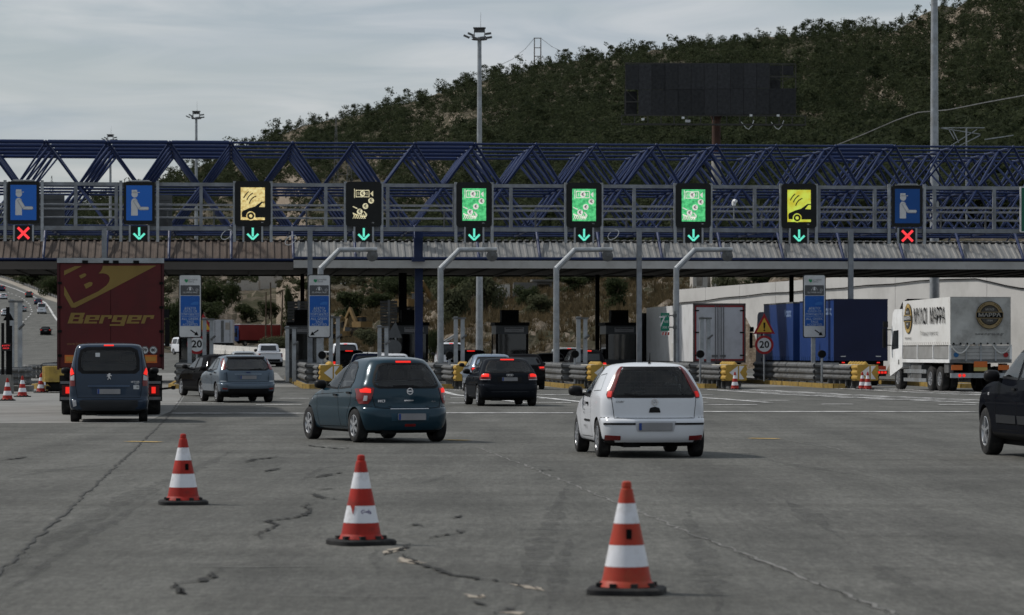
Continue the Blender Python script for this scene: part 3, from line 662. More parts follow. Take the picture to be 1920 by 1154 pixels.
m = MB(); m.tube((S0 + BAY * IA, ET1 - .02, EZ1 + .02), (S0 + BAY * IB, ET1 - .02, EZ1 + .02), .05, None, 6); m.build('ridge_trim', dark, canopy)
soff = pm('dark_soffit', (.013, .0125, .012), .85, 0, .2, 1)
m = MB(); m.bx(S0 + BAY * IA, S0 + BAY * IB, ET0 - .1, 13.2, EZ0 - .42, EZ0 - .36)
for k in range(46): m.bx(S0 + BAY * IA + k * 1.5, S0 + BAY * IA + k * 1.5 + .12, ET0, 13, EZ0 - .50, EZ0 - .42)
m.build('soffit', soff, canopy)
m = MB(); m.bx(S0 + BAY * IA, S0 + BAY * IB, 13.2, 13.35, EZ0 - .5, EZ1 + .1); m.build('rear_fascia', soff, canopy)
# columns that carry it
def column(px, t, w, mat, label=None, z1=None):
    s = S_at(px, t); m = MB(); m.bx(s - w / 2, s + w / 2, t - w / 2, t + w / 2, 0, z1 or EZ0 - .4); m.bx(s - w * .7, s + w * .7, t - w * .7, t + w * .7, 0, .35)
    o = m.build('column', mat, canopy); 
    if label: o['label'] = label
column(785, -.9, .40, blue, 'square blue column', ZB)
m = MB(); s = S_at(784, -2.6); m.bx(s - .22, s + .22, -2.9, -2.5, 6.2, 7.3); m.bx(s - .32, s + .32, -2.95, -2.5, 6.1, 6.25); m.build('column_bracket', blue, canopy)
for px in (755, 190, 2010): column(px, 9, .42, dark)
for px in (567, 1120, 1484, 350): column(px, 11.5, .22, dark)
cabm = pm('grey_cabinet', (.09, .095, .10), .55, .2, .1)
for px, w in ((92, 1.5), (300, 1.2)):
    s = S_at(px, -3.2); m = MB(); m.bx(s - w / 2, s + w / 2, -3.6, -2.9, 7.75, 9.35); m.bx(s - w / 2 + .1, s + w / 2 - .1, -3.63, -3.6, 9.1, 9.2); m.build('equipment_cabinet', cabm, canopy)

# ================================================================== sign gantry in front of the canopy
GT = -5.0
gantry = thing('sign_gantry', 'grey steel walkway gantry with handrails carrying the lane signs', 'gantry', O, TH)
def gz(py): return CAMH + (HY - py) * 159.0 / F
gs0, gs1 = S_at(-160, GT), S_at(2080, GT)
for nm, py, w, h, tt in (('top_beam', 349, .17, .17, 0), ('bottom_beam', 431, .24, .20, 0), ('walkway_edge', 427, .10, .12, 1.3)):
    m = MB(); m.bx(gs0, gs1, GT + tt - w / 2, GT + tt + w / 2, gz(py) - h / 2, gz(py) + h / 2); m.build(nm, galvg, gantry)
m = MB(); m.bx(gs0, gs1, GT + .15, GT + 1.2, gz(432), gz(432) + .05); m.build('walkway_grating', galvd, gantry)
for py in (386, 394.5, 410):
    for tt in (.02, 1.25):
        m = MB(); m.tube((gs0, GT + tt, gz(py)), (gs1, GT + tt, gz(py)), .026, None, 6); m.build('handrail', galvg, gantry, 40)
PXP = [10 - 117, 24 - 12, 142, 258 - 40, 377, 483, 611, 727, 852, 958, 1070, 1189, 1300, 1415, 1535, 1640, 1752, 1864, 1970]
for k, px_ in enumerate(PXP):
    s = S_at(px_, GT); m = MB(); m.bx(s - .08, s + .08, GT - .08, GT + .08, gz(431), gz(349)); m.build('upright', galvg, gantry)
for k in range(26):
    s = gs0 + (gs1 - gs0) * (k + .35) / 26; m = MB(); m.bx(s - .04, s + .04, GT + 1.18, GT + 1.26, gz(431), gz(394)); m.build('rail_post', galvd, gantry)
for px_ in (581, 1197, 1593, 196, 1990):
    s = S_at(px_, GT); m = MB(); m.bx(s - .12, s + .12, GT - .42, GT - .16, 0, gz(431)); m.bx(s - .25, s + .25, GT - .55, GT - .03, 0, .22); m.build('support_post', galvg, gantry)
# ---- lane signs
signblk = pm('sign_housing', (.010, .011, .011), .55, 0, .2)
blue_s = pm('sign_blue', (.010, .07, .26), .5, 0, .08, 1); blue_e = pm('sign_blue_lit', (.010, .065, .25), .5, 0, .06, 1, emit=(.008, .06, .25), es=.35)
wfig = pm('sign_figure', (.42, .43, .44), .5, 0, .06, 3, emit=(.4, .41, .42), es=.10)
def ledmat(name, a, b, s, scale):
    m = pm(name, a, .6, 0, 0); n = m.node_tree.nodes; l = m.node_tree.links; B = n['Principled BSDF']
    r = [x for x in n if x.type == 'VALTORGB'][0]; z = [x for x in n if x.type == 'TEX_NOISE'][0]; z.inputs['Scale'].default_value = scale
    r.color_ramp.elements[0].color = (*a, 1); r.color_ramp.elements[1].color = (*b, 1)
    l.new(r.outputs['Color'], B.inputs['Emission Color']); B.inputs['Emission Strength'].default_value = s; return m
gold = ledmat('led_gold', (.50, .34, .10), (.95, .80, .38), .62, 9)
lime = ledmat('led_lime', (.55, .42, .02), (.62, .82, .12), .60, 2.2)
green = ledmat('led_green', (.03, .30, .10), (.14, .75, .28), .62, 7)
cream = ledmat('led_cream', (.55, .48, .28), (.85, .78, .52), .55, 9)
pinkw = ledmat('led_pale', (.62, .60, .52), (.90, .82, .80), .62, 9)
sink = pm('led_dark', (.03, .012, .02), .6)
cyan = em('arrow_green', (.16, .90, .66), .75); redx = em('cross_red', (1.0, .05, .06), .95)
def arc(cx, cz, r, a0, a1, w, n=8):
    p = [(cx + (r + w / 2) * math.cos(R(a0 + (a1 - a0) * i / n)), cz + (r + w / 2) * math.sin(R(a0 + (a1 - a0) * i / n))) for i in range(n + 1)]
    q = [(cx + (r - w / 2) * math.cos(R(a0 + (a1 - a0) * i / n)), cz + (r - w / 2) * math.sin(R(a0 + (a1 - a0) * i / n))) for i in range(n + 1)]
    return p + q[::-1]
def stroke(a, b, w):
    a, b = Vector(a), Vector(b); d = (b - a).normalized(); q = Vector((-d.y, d.x)) * w / 2
    return [tuple(a + q), tuple(b + q), tuple(b - q), tuple(a - q)]
def flat(parent, name, polys, mat, y):
    m = MB()
    for p in polys: m.prism(p, y - .006, y)
    return m.build(name, mat, parent)
def lane_sign(px, kind, label, py=386, grp=None):
    s = S_at(px, GT - .35); loc = P(s, GT - .35, gz(py)); t = thing('lane_sign', label, 'sign', loc, TH, 'pictogram signs above the lanes')
    if kind == 'man':
        m = MB(); m.prism(rrect(1.52, 2.06, .06), -.04, .22); m.build('housing', signblk, t)
        flat(t, 'blue_face', [rrect(1.26, 1.72, .02)], blue_e if px < 400 else blue_s, -.045)
        polys = [circ(.155, -.22, .42), rrect(.27, .16, .02, 3, -.23, .56), [(-.12, .53), (.03, .53), (.03, .495), (-.12, .495)],
                 [(-.39, -.62), (-.07, -.62), (-.07, .06), (-.10, .16), (-.18, .22), (-.29, .22), (-.36, .16), (-.39, .06)]]
        flat(t, 'figure_body', polys, wfig, -.053)
        arm = pm('figure_arm', (.30, .31, .33), .5, 0, .05); flat(t, 'figure_arm_outline', [stroke((-.22, .14), (.02, -.27), .185), rrect(.52, .17, .08, 3, .22, -.27)], arm, -.060)
        flat(t, 'figure_arm', [stroke((-.21, .12), (.03, -.26), .13), rrect(.47, .115, .055, 3, .22, -.265)], wfig, -.067)
        m = MB(); m.tube((-.5, -.12, 1.08), (.5, -.12, 1.08), .03, None, 6); m.bx(-.6, .6, -.1, .1, 1.03, 1.06); m.build('sign_lamp', galv, t)
    else:
        m = MB(); m.prism(rrect(1.76, 2.22, .16), -.04, .22); m.build('housing', signblk, t)
        w, h = 1.18, 1.60
        if kind in ('car_gold', 'car_lime'):
            lm = gold if kind == 'car_gold' else lime
            m = MB(); m.prism(rrect(w, h, .01), -.05, -.044); m.build('lit_panel', lm, t)
            blk = [[(-.55, -.46), (-.50, -.36), (-.18, -.22), (.10, -.14), (.42, .10), (.59, .10), (.59, .06), (.46, .04), (.30, -.16), (.59, -.17), (.59, -.68), (-.22, -.68), (-.53, -.66)]]
            blk += [arc(.28, -.02, .78, 128, 158, .05), arc(.30, -.02, .62, 118, 162, .05), arc(.32, -.1, .50, 108, 168, .05)]
            flat(t, 'car_symbol', blk, signblk, -.054)
            flat(t, 'wheel_symbol', [arc(-.10, -.60, .20, 0, 358, .05, 20), circ(.085, -.10, -.60)], lm, -.061)
            flat(t, 'wheel_dark', [arc(-.10, -.60, .13, 0, 358, .085, 20)], signblk, -.068)
            flat(t, 'road_symbol', [rrect(.46, .10, .005, 1, .36, -.73), rrect(.26, .10, .005, 1, -.45, -.73)], lm, -.075)
        else:
            ic = cream if kind == 'coins_dark' else pinkw
            if kind == 'coins_green': m = MB(); m.prism(rrect(w, h, .01), -.05, -.044); m.build('lit_panel', green, t)
            y = -.055
            flat(t, 'banknote_symbol', [stroke((-.38, .68), (.26, .68), .035), stroke((-.38, .36), (.26, .36), .035), stroke((-.38, .34), (-.38, .70), .035), stroke((.26, .34), (.26, .70), .035), stroke((-.46, .30), (-.46, .76), .03),
                 stroke((-.28, .60), (-.28, .44), .03), stroke((.16, .60), (.16, .44), .03), [(.32, .52), (.46, .66), (.46, .38)]], ic, y)
            cs = [(-.06, .52), (.36, .17), (.08, -.10), (-.20, -.37)]
            flat(t, 'coin_symbol', [circ(.145, a, b, 12) for a, b in cs], ic, y - .007)
            for a, b in cs: text('€', .16, sink, t, (a, y - .016, b), name='euro_mark', bold=.02)
            net = [stroke((-.54, -.12), (-.32, -.22), .05), stroke((0, -.36), (.14, -.50), .055), stroke((.14, -.50), (.10, -.62), .055), stroke((.10, -.62), (-.14, -.60), .05), stroke((-.54, -.44), (-.30, -.56), .05)]
            net += [stroke((-.52 + .1 * k, -.46 - .012 * k), (-.42 + .1 * k, -.72), .028) for k in range(6)] + [stroke((-.42 + .1 * k, -.48), (-.54 + .11 * k, -.72), .028) for k in range(6)]
            flat(t, 'basket_symbol', net, ic, y - .004)['kind'] = 'stuff'
        text('SEA', .05, wfig, t, (.46, -.05, -.92), name='maker_mark')
    for q in (-.90, .90):
        m = MB(); m.bx(q - .07, q + .07, .05, .20, gz(456) - loc.z, gz(343) - loc.z); m.build('sign_post', galv, t)
    return t
def lane_signal(px, kind, label, py=441):
    s = S_at(px, GT - .35); t = thing('lane_signal', label, 'lane signal', P(s, GT - .35, gz(py)), TH, 'lane control signals under the signs')
    m = MB(); m.bx(-.40, .40, -.05, .2, -.36, .36); m.build('housing', signblk, t)
    for q in (-.46, .46): m = MB(); m.bx(q - .045, q + .045, -.02, .1, -.40, .40); m.build('bracket', galv, t)
    if kind == 'go': flat(t, 'green_arrow', [stroke((0, .30), (0, -.13), .10), stroke((-.27, .0), (.0, -.27), .10), stroke((.27, .0), (.0, -.27), .10)], cyan, -.056)
    else: flat(t, 'red_cross', [stroke((-.27, -.27), (.27, .27), .125), stroke((-.27, .27), (.27, -.27), .125)], redx, -.056)
SG = [(44, 'man', 'no', 'blue toll clerk sign at the far left end of the gantry'), (261, 'man', 'go', 'blue toll clerk sign above the dark red trailer'), (474, 'car_gold', 'go', 'amber lit sign with car and radio waves, left of the dark coin sign'), (682, 'coins_dark', 'go', 'unlit black sign with cream coins dropping into a basket'),
      (889, 'coins_green', 'go', 'green lit coin basket sign in front of the tall mast'), (1095, 'coins_green', 'go', 'green lit coin basket sign in the middle of the three green ones'), (1300, 'coins_green', 'go', 'rightmost green lit coin basket sign'), (1498, 'car_lime', 'go', 'yellow green lit sign with car and radio waves at the right'), (1701, 'man', 'no', 'blue toll clerk sign at the right end of the gantry')]
SGN = ['red cross signal under the far left blue sign', 'green arrow signal above the dark red trailer', 'green arrow signal under the amber car sign', 'green arrow signal under the unlit coin sign', 'green arrow signal under the leftmost green coin sign', 'green arrow signal under the middle green coin sign', 'green arrow signal under the rightmost green coin sign', 'green arrow signal under the yellow green car sign', 'red cross signal under the right end blue sign']
for (px_, k, g, lb), l2 in zip(SG, SGN):
    lane_sign(px_, k, lb, 385 if k != 'man' else 384.5); lane_signal(px_, g, l2)
t = thing('direction_sign', 'green direction sign board cut off by the right picture edge', 'sign', P(S_at(1942, GT - .3), GT - .3, gz(390)), TH)
m = MB(); m.prism(rrect(1.6, 2.3, .05), -.03, .1); m.build('rim', wfig, t); flat(t, 'green_face', [rrect(1.48, 2.18, .04)], pm('sign_green', (.01, .10, .06), .5, 0, .08), -.034)
t = thing('camera_dome', 'small white surveillance camera on the walkway right of the green signs', 'camera', P(S_at(1376, GT + .3), GT + .3, gz(412)), TH)
m = MB(); m.tube((0, 0, 0), (0, 0, .75), .03, None, 6); m.build('stalk', galv, t)
m = MB(); m.lathe([(.001, .72), (.10, .75), (.11, .92), (.07, 1.02), (.001, 1.05)], 10); m.tube((0, -.05, .98), (.06, -.32, .96), .09, .08, 8); m.build('camera_body', white, t, 40)
# loose cables on the gantry
for px_, py in ((425, 442), (545, 452), (1150, 440)):
    o = MB(); c = P(S_at(px_, GT - .1), GT - .1, gz(py)); o.path([c + Vector((.28 * math.cos(a) , 0, .22 * math.sin(a) + .12 * math.cos(a))) for a in [k * .62 for k in range(11)]], .018, 5)
    b = o.build('loose_cable', white, gantry)
    b.matrix_parent_inverse = gantry.matrix_world.inverted() if False else (Matrix.Translation(O) @ Matrix.Rotation(TH, 4, 'Z')).inverted()
# ================================================================== islands, crash cushions, guard rails, booths
islm = pm('island_concrete', (.17, .165, .155), .85, 0, .2, 1.5, bump=.3)
NAMES = {-27.6: 'far left', -22.0: 'left edge', -16.2: 'first tag sign', -10.5: 'middle tag sign', -4.85: 'blue column', .8: 'centre', 6.5: 'right of centre', 12.1: 'right tag sign', 17.7: 'far right'}
for s in IS:
    p = P(s, 0); t = thing('traffic_island', 'raised concrete lane island with yellow kerb, the %s one' % NAMES[s], 'traffic island', p, TH, 'lane islands of the toll plaza')
    m = MB(); pts = [(-.75, -26), (-.45, -26.7), (0, -27), (.45, -26.7), (.75, -26), (.75, 16), (-.75, 16)]
    n = len(pts); m.add([(x, y, z) for z in (-.3, .17) for x, y in pts], [tuple(range(n, 2 * n))] + [(i, (i + 1) % n, n + (i + 1) % n, n + i) for i in range(n)]); m.build('slab', islm, t)
    for a, b in zip([pts[-1]] + pts[:6], pts[:7]):
        L = (Vector(b) - Vector(a)).length; k = max(1, int(L / 6))
        for q in range(k):
            u0, u1 = Vector(a).lerp(Vector(b), q / k), Vector(a).lerp(Vector(b), (q + .985) / k)
            mb = MB(); mb.bar((u0.x, u0.y, .09), (u1.x, u1.y, .09), .16, .21); mb.build('kerb', yellow, t)
# ---- W-profile rail sheet
def wprof(z0, h, n=3):
    pr = []
    for k in range(n): 
        b = z0 + h * k / n; g = h / n
        pr += [(0, b), (.02, b + g * .18), (.085, b + g * .35), (.085, b + g * .65), (.02, b + g * .82)]
    pr.append((0, z0 + h)); return pr
def wrail(mb, a, b, z0, h, n=3, out=1, mi=None):
    a, b = Vector(a), Vector(b); d = (b - a).normalized(); q = Vector((d.y, -d.x, 0)) * out; pr = wprof(z0, h, n); vs = []
    for (o_, z) in pr: vs += [a + q * o_ + Vector((0, 0, z)), b + q * o_ + Vector((0, 0, z))]
    mb.add(vs, [(2 * i, 2 * i + 1, 2 * i + 3, 2 * i + 2) for i in range(len(pr) - 1)], mi)
ybright = pm('cushion_yellow', (.35, .22, .045), .6, 0, .12, 3, dirt=(.42, .26, .05), dscale=4)
def cushion(s, label, t0=-30.2):
    t = thing('crash_cushion', label, 'crash cushion', P(s, t0), TH, 'crash cushions at the island noses')
    for i in range(5):                                # overlapping grey fender panels, each flared at its rear edge
        y0 = 1.0 + i * 1.35
        for sx in (-1, 1):
            m = MB(); f0 = .42 + .012 * (5 - i); wrail(m, (sx * f0, y0, 0), (sx * (f0 + .055), y0 + 1.42, 0), .38, .62, 3, sx); 
            for k in range(3): m.box(sx * (f0 + .06), y0 + .35 + .4 * k, .70, .03, .08, .10)
            m.build('fender_panel', galvd, t)
        m = MB(); m.bx(-.42, .42, y0 + .2, y0 + .34, .1, .98); m.build('diaphragm', galvd, t)
        m = MB()
        for sx in (-.3, .3): m.bx(sx - .04, sx + .04, y0 + .2, y0 + .3, .0, .45)
        m.build('leg', galvd, t)
    m = MB(); wr = wprof(.36, .66, 3)
    vs = []; sec = [(-.46, 1.1), (-.44, .35), (-.30, .06), (0, 0), (.30, .06), (.44, .35), (.46, 1.1)]
    for i, (x, y) in enumerate(sec):
        nn = Vector((x, y - .6, 0)).normalized()
        for (o_, z) in wr: vs.append((x + nn.x * o_ * .7, y + nn.y * o_ * .7, z))
    q = len(wr); m.add(vs, [(i * q + k, (i + 1) * q + k, (i + 1) * q + k + 1, i * q + k + 1) for i in range(len(sec) - 1) for k in range(q - 1)])
    m.build('yellow_nose', ybright, t)
    wm = pm('arrow_white', (.6, .6, .6), .5, 0, .08)
    m = MB(); m.prism([(-.46, .40), (-.40, .36), (.40, .36), (.46, .42), (.42, .52), (.47, .62), (.42, .74), (.47, .84), (.42, .95), (.46, 1.03), (-.40, 1.03), (-.46, .98), (-.42, .86), (-.47, .74), (-.42, .60), (-.47, .5)], -.13, -.10); m.build('yellow_board', ybright, t)
    m = MB(); m.prism([(-.30, .70), (.06, .98), (.06, .42)], -.137, -.132); m.build('white_arrow', wm, t); m = MB(); m.prism([(.12, .98), (.34, .98), (.14, .70), (.34, .42), (.12, .42)], -.137, -.132); m.build('white_chevron', wm, t)
    m = MB()
    for i in range(6): m.lathe([(.13, 0), (.12, .05), (.05, .12), (.001, .14)], 8, (0, .5 + i * .62, 1.03))
    m.build('yellow_domes', ybright, t)
    m = MB(); m.bx(-.38, .38, .25, 4.3, .98, 1.03); m.build('top_plate', pm('top_plate_white', (.5, .48, .42), .6), t)
    m = MB(); m.bx(-.25, .25, .3, 8, .02, .12); m.build('ground_track', galvd, t)
for s, lb in ((-22.0, 'yellow nosed crash cushion at the left edge beside the cones'), (-10.5, 'yellow nosed crash cushion seen behind the teal hatchback'), (-4.85, 'yellow nosed crash cushion left of the dark grey hatchback'), (.8, 'yellow nosed crash cushion left of the white hatchback'),
              (6.5, 'yellow nosed crash cushion with one cone, right of the white hatchback'), (12.1, 'yellow nosed crash cushion with two cones before the blue trailer')):
    if s == -22.0: continue
    cushion(s + .28, lb)
# left lane: the round yellow back end of a cushion, seen beside the red trailer
t = thing('crash_cushion', 'yellow rounded crash cushion beside the wheel of the red trailer', 'crash cushion', G(100, 737), TH, 'crash cushions at the island noses')
oc = pm('cushion_ochre', (.36, .25, .06), .6, 0, .15, 3, dirt=(.2, .14, .05), dscale=4)
m = MB(); sec = [(-.5 + .5 * (1 - math.cos(a)) if 0 else -.42 * math.cos(a), -.34 * math.sin(a)) for a in [math.pi * k / 8 for k in range(9)]]
vs = [(x, y, z) for (x, y) in sec for z in (.42, .50, .72, .95, 1.02)]
m.add(vs, [(i * 5 + k, (i + 1) * 5 + k, (i + 1) * 5 + k + 1, i * 5 + k + 1) for i in range(8) for k in range(4)]); m.bx(-.42, .42, 0, 2.6, .42, 1.02); m.build('yellow_nose', oc, t)
m = MB(); m.bx(-.3, .3, .1, 2.4, .05, .42); m.bx(-.25, .45, -.3, -.1, .12, .36); m.build('track', dark, t)
m = MB(); m.prism([(-.34, .22), (-.22, .36), (-.08, .22), (-.22, .08)], -.36, -.33); m.build('yellow_diamond', yellow, t)
# ---- island guard rails
RL = [(-22.0, 'left edge'), (-16.2, 'first tag sign'), (-10.5, 'middle tag sign'), (-4.85, 'blue column'), (.8, 'centre'), (6.5, 'right of centre'), (12.1, 'right tag sign')]
for s, nm in RL:
    t = thing('guard_rail', 'triple corrugated guard rail around the %s island' % nm, 'guard rail', P(s, 0), TH, 'guard rails on the islands')
    for sx in (-1, 1):
        for k in range(4):
            m = MB(); wrail(m, (sx * .55, -22.5 + k * 4.1, 0), (sx * .55, -22.5 + k * 4.1 + 4.06, 0), .27, .82, 3, sx); m.build('rail_sheet', galvd, t)
        for k in range(9): m = MB(); m.bx(sx * .5 - .05, sx * .5 + .05, -22.3 + k * 2, -22.2 + k * 2, .1, 1.05); m.build('post', galvd, t)
    m = MB(); wrail(m, (-.55, -22.5, 0), (.55, -22.5, 0), .27, .82, 3, 1); m.build('end_sheet', galvd, t)
# ---- toll booths
boothm = pm('booth_panel', (.075, .08, .085), .5, .2, .15, 1); noticem = pm('booth_notice', (.30, .30, .31), .6, 0, .1)
def booth(s, label, t0=5.0):
    t = thing('toll_booth', label, 'toll booth', P(s, t0), TH, 'toll booths on the islands')
    m = MB(); m.bx(-.86, .86, 0, 2.8, .17, 1.15); m.build('base_wall', boothm, t)
    m = MB(); m.bx(-.92, .92, -.06, 2.9, 2.95, 3.12); m.build('roof', dark, t)
    m = MB(); m.bx(-.86, .86, 0, 2.8, 2.5, 2.95); m.build('header_panel', boothm, t)
    for x in (-.80, .80):
        for y in (.06, 2.74): m = MB(); m.bx(x - .06, x + .06, y - .06, y + .06, 1.15, 2.5); m.build('window_frame', dark, t)
    for (x0, x1, y0, y1) in ((-.74, .74, .03, .05), (-.74, .74, 2.75, 2.77), (-.83, -.81, .12, 2.68), (.81, .83, .12, 2.68)):
        m = MB(); m.bx(x0, x1, y0, y1, 1.15, 2.5); m.build('pane', tint, t)
    m = MB(); m.bx(-.40, .62, -.02, -.005, 2.60, 2.86); m.build('notice', noticem, t)
    m = MB(); m.bx(-.36, .58, -.026, -.022, 2.79, 2.83); m.build('notice_line', dark, t)
    text('ΣΤΟΠ ΔΙΟΔΙΑ', .055, dark, t, (.1, -.024, 2.70), name='notice_text')
    m = MB(); m.bx(-.52, .40, .5, 1.5, 3.12, 3.78)
    for k in range(9): m.bx(-.48 + k * .10, -.45 + k * .10, .47, .50, 3.18, 3.72)
    m.build('air_conditioner', dark, t)
    m = MB(); m.bx(-.5, .5, 1.2, 1.9, 1.15, 1.35); m.bx(.1, .45, 1.0, 1.2, 1.3, 1.75); m.build('desk', seatm, t)
for s, lb in ((-16.2, 'dark toll booth behind the leftmost blue tag sign'), (-10.5, 'dark toll booth behind the middle blue tag sign'), (-4.85, 'dark toll booth half hidden by the blue column'), (.8, 'dark toll booth in the centre, above the dark grey hatchback'), (6.3, 'dark toll booth left of the white box trailer'), (12.1, 'toll booth hidden behind the white box trailer'), (-22.0, 'toll booth at the left edge')):
    if s in (12.1, -22.0): continue
    booth(s - (.35 if s == .8 else 0), lb)
# ---- barrier and signal posts on the islands
def signal_post(px, d, top, label):
    g = W(px, HY, d); t = thing('signal_post', label, 'signal post', (g.x, d, .17), TH, 'small signal lamps on the islands')
    h = CAMH + (HY - top) * d / F - .17
    m = MB(); m.tube((0, 0, 0), (0, 0, h - .15), .05, None, 8); m.build('post', galv, t, 40)
    m = MB(); m.lathe([(.001, -.16), (.17, -.14), (.18, .05), (.001, .10)], 12, (0, 0, h - .1), 'y'); m.build('lamp_housing', dark, t, 40)
for px_, d, top, lb in ((604, 140, 662, 'small round signal lamp under the middle tag sign'), (843, 140, 662, 'small round signal lamp left of the dark grey hatchback'), (1078, 140, 660, 'small round signal lamp left of the white hatchback'), (1313, 140, 660, 'small round signal lamp before the white box trailer'), (1541, 140, 660, 'small round signal lamp beside the right tag sign')):
    signal_post(px_, d, top, lb)
def portal(px, d, top, label, lean=0):
    g = W(px, HY, d); t = thing('detector_post', label, 'steel post', (g.x, d, .17), TH, 'twin steel detector posts on the islands')
    h = CAMH + (HY - top) * d / F - .17
    for x in (-.16, .16): m = MB(); m.bx(x - .09, x + .09, -.09, .09, 0, h - (.0 if x < 0 else .05)); m.build('upright', galv, t)
    m = MB(); m.bx(-.3, .3, -.12, .12, h - .12, h - .04); m.tube((.12, -.1, h * .66), (.34, -.12, h * .72), .05, None, 6); m.build('crossbar', galvd, t)
for px_, d, top, lb in ((861, 150, 594, 'twin steel detector posts left of the centre booth'), (1091, 148, 594, 'twin steel detector posts left of the right booth'), (1322, 148, 594, 'twin steel detector posts before the white box trailer'), (627, 146, 592, 'twin steel detector posts right of the middle tag sign'), (390, 146, 596, 'twin steel detector posts right of the leftmost tag sign'), (30, 128, 562, 'twin tall steel posts on the left edge island'), (545, 150, 612, 'twin steel posts before the left toll booth'), (718, 150, 610, 'twin steel posts left of the black column')):
    portal(px_, d, top, lb)
# ---- cranked poles with a loudspeaker
for px_, lb in ((601, 'cranked grey pole over the middle tag sign'), (826, 'cranked grey pole right of the blue column'), (1043, 'cranked grey pole right of the centre booth'), (1268, 'cranked grey pole at the white box trailer')):
    d = 151; g = W(px_, HY, d); k = d / F; t = thing('cranked_pole', lb, 'pole', (g.x, d, .17), TH, 'cranked poles on the islands')
    z1 = CAMH + (HY - 503) * k - .17; z2 = CAMH + (HY - 468) * k - .17; x1 = 36 * k; x2 = 106 * k
    m = MB(); m.tube((0, 0, 0), (0, 0, z1), .16, .14, 10); m.tube((0, 0, z1 - .05), (x1, 0, z2), .14, .12, 10); m.tube((x1 - .05, 0, z2 - .02), (x2, 0, z2), .12, .11, 10); m.build('mast', galv, t, 35)
    m = MB(); m.bx(-.3, .3, -.3, .3, 0, .04); m.build('base_plate', galv, t)
    m = MB(); m.lathe([(.001, -.10), (.12, -.10), (.26, -.02), (.27, .02), (.001, .10)], 16, (x2 - 9 * k, 0, z2 - .30), 'y'); m.lathe([(.001, -.14), (.06, -.12), (.07, -.08)], 10, (x2 - 9 * k, 0, z2 - .30), 'y'); m.build('loudspeaker', galvd, t, 40)
# green notice on the right cranked pole
t = thing('notice_sign', 'small green notice with red and white strip before the white box trailer', 'sign', W(1247, HY, 150).xy.to_3d() + Vector((0, 0, .17)), TH)
zz0 = CAMH + (HY - 604) * 150 / F - .17
m = MB(); m.bx(-.20, .20, -.02, .02, zz0 - .42, zz0 + .42); m.build('green_board', pm('sign_green2', (.012, .16, .10), .5), t)
for k, w_ in enumerate(('ΕΡΓΑ', 'ΜΕ', '200 Μ')): text(w_, .11, wfig, t, (.06, -.025, zz0 + .26 - .26 * k), name='notice_text')
text('7', .5, wfig, t, (-.13, -.025, zz0), name='notice_text')
m = MB(); m.bx(-.17, .20, -.02, .02, zz0 - .62, zz0 - .48); m.build('strip', pm('strip_white', (.6, .58, .56), .5), t)
m = MB()
for k in range(3): m.prism([(-.15 + k * .13, zz0 - .62), (-.08 + k * .13, zz0 - .62), (-.05 + k * .13, zz0 - .48), (-.12 + k * .13, zz0 - .48)], -.026, -.022)
m.build('strip_bars', pm('strip_red', (.35, .03, .03), .5), t)
m = MB(); m.bx(.42, .5, -.05, .05, 0, zz0 + .5)
for z in (zz0 + .3, zz0 - .25): m.bx(.2, .5, -.03, .03, z - .03, z + .03); m.lathe([(.001, -.1), (.09, -.08), (.09, .08), (.001, .1)], 8, (.46, 0, z))
m.build('post', galvd, t)
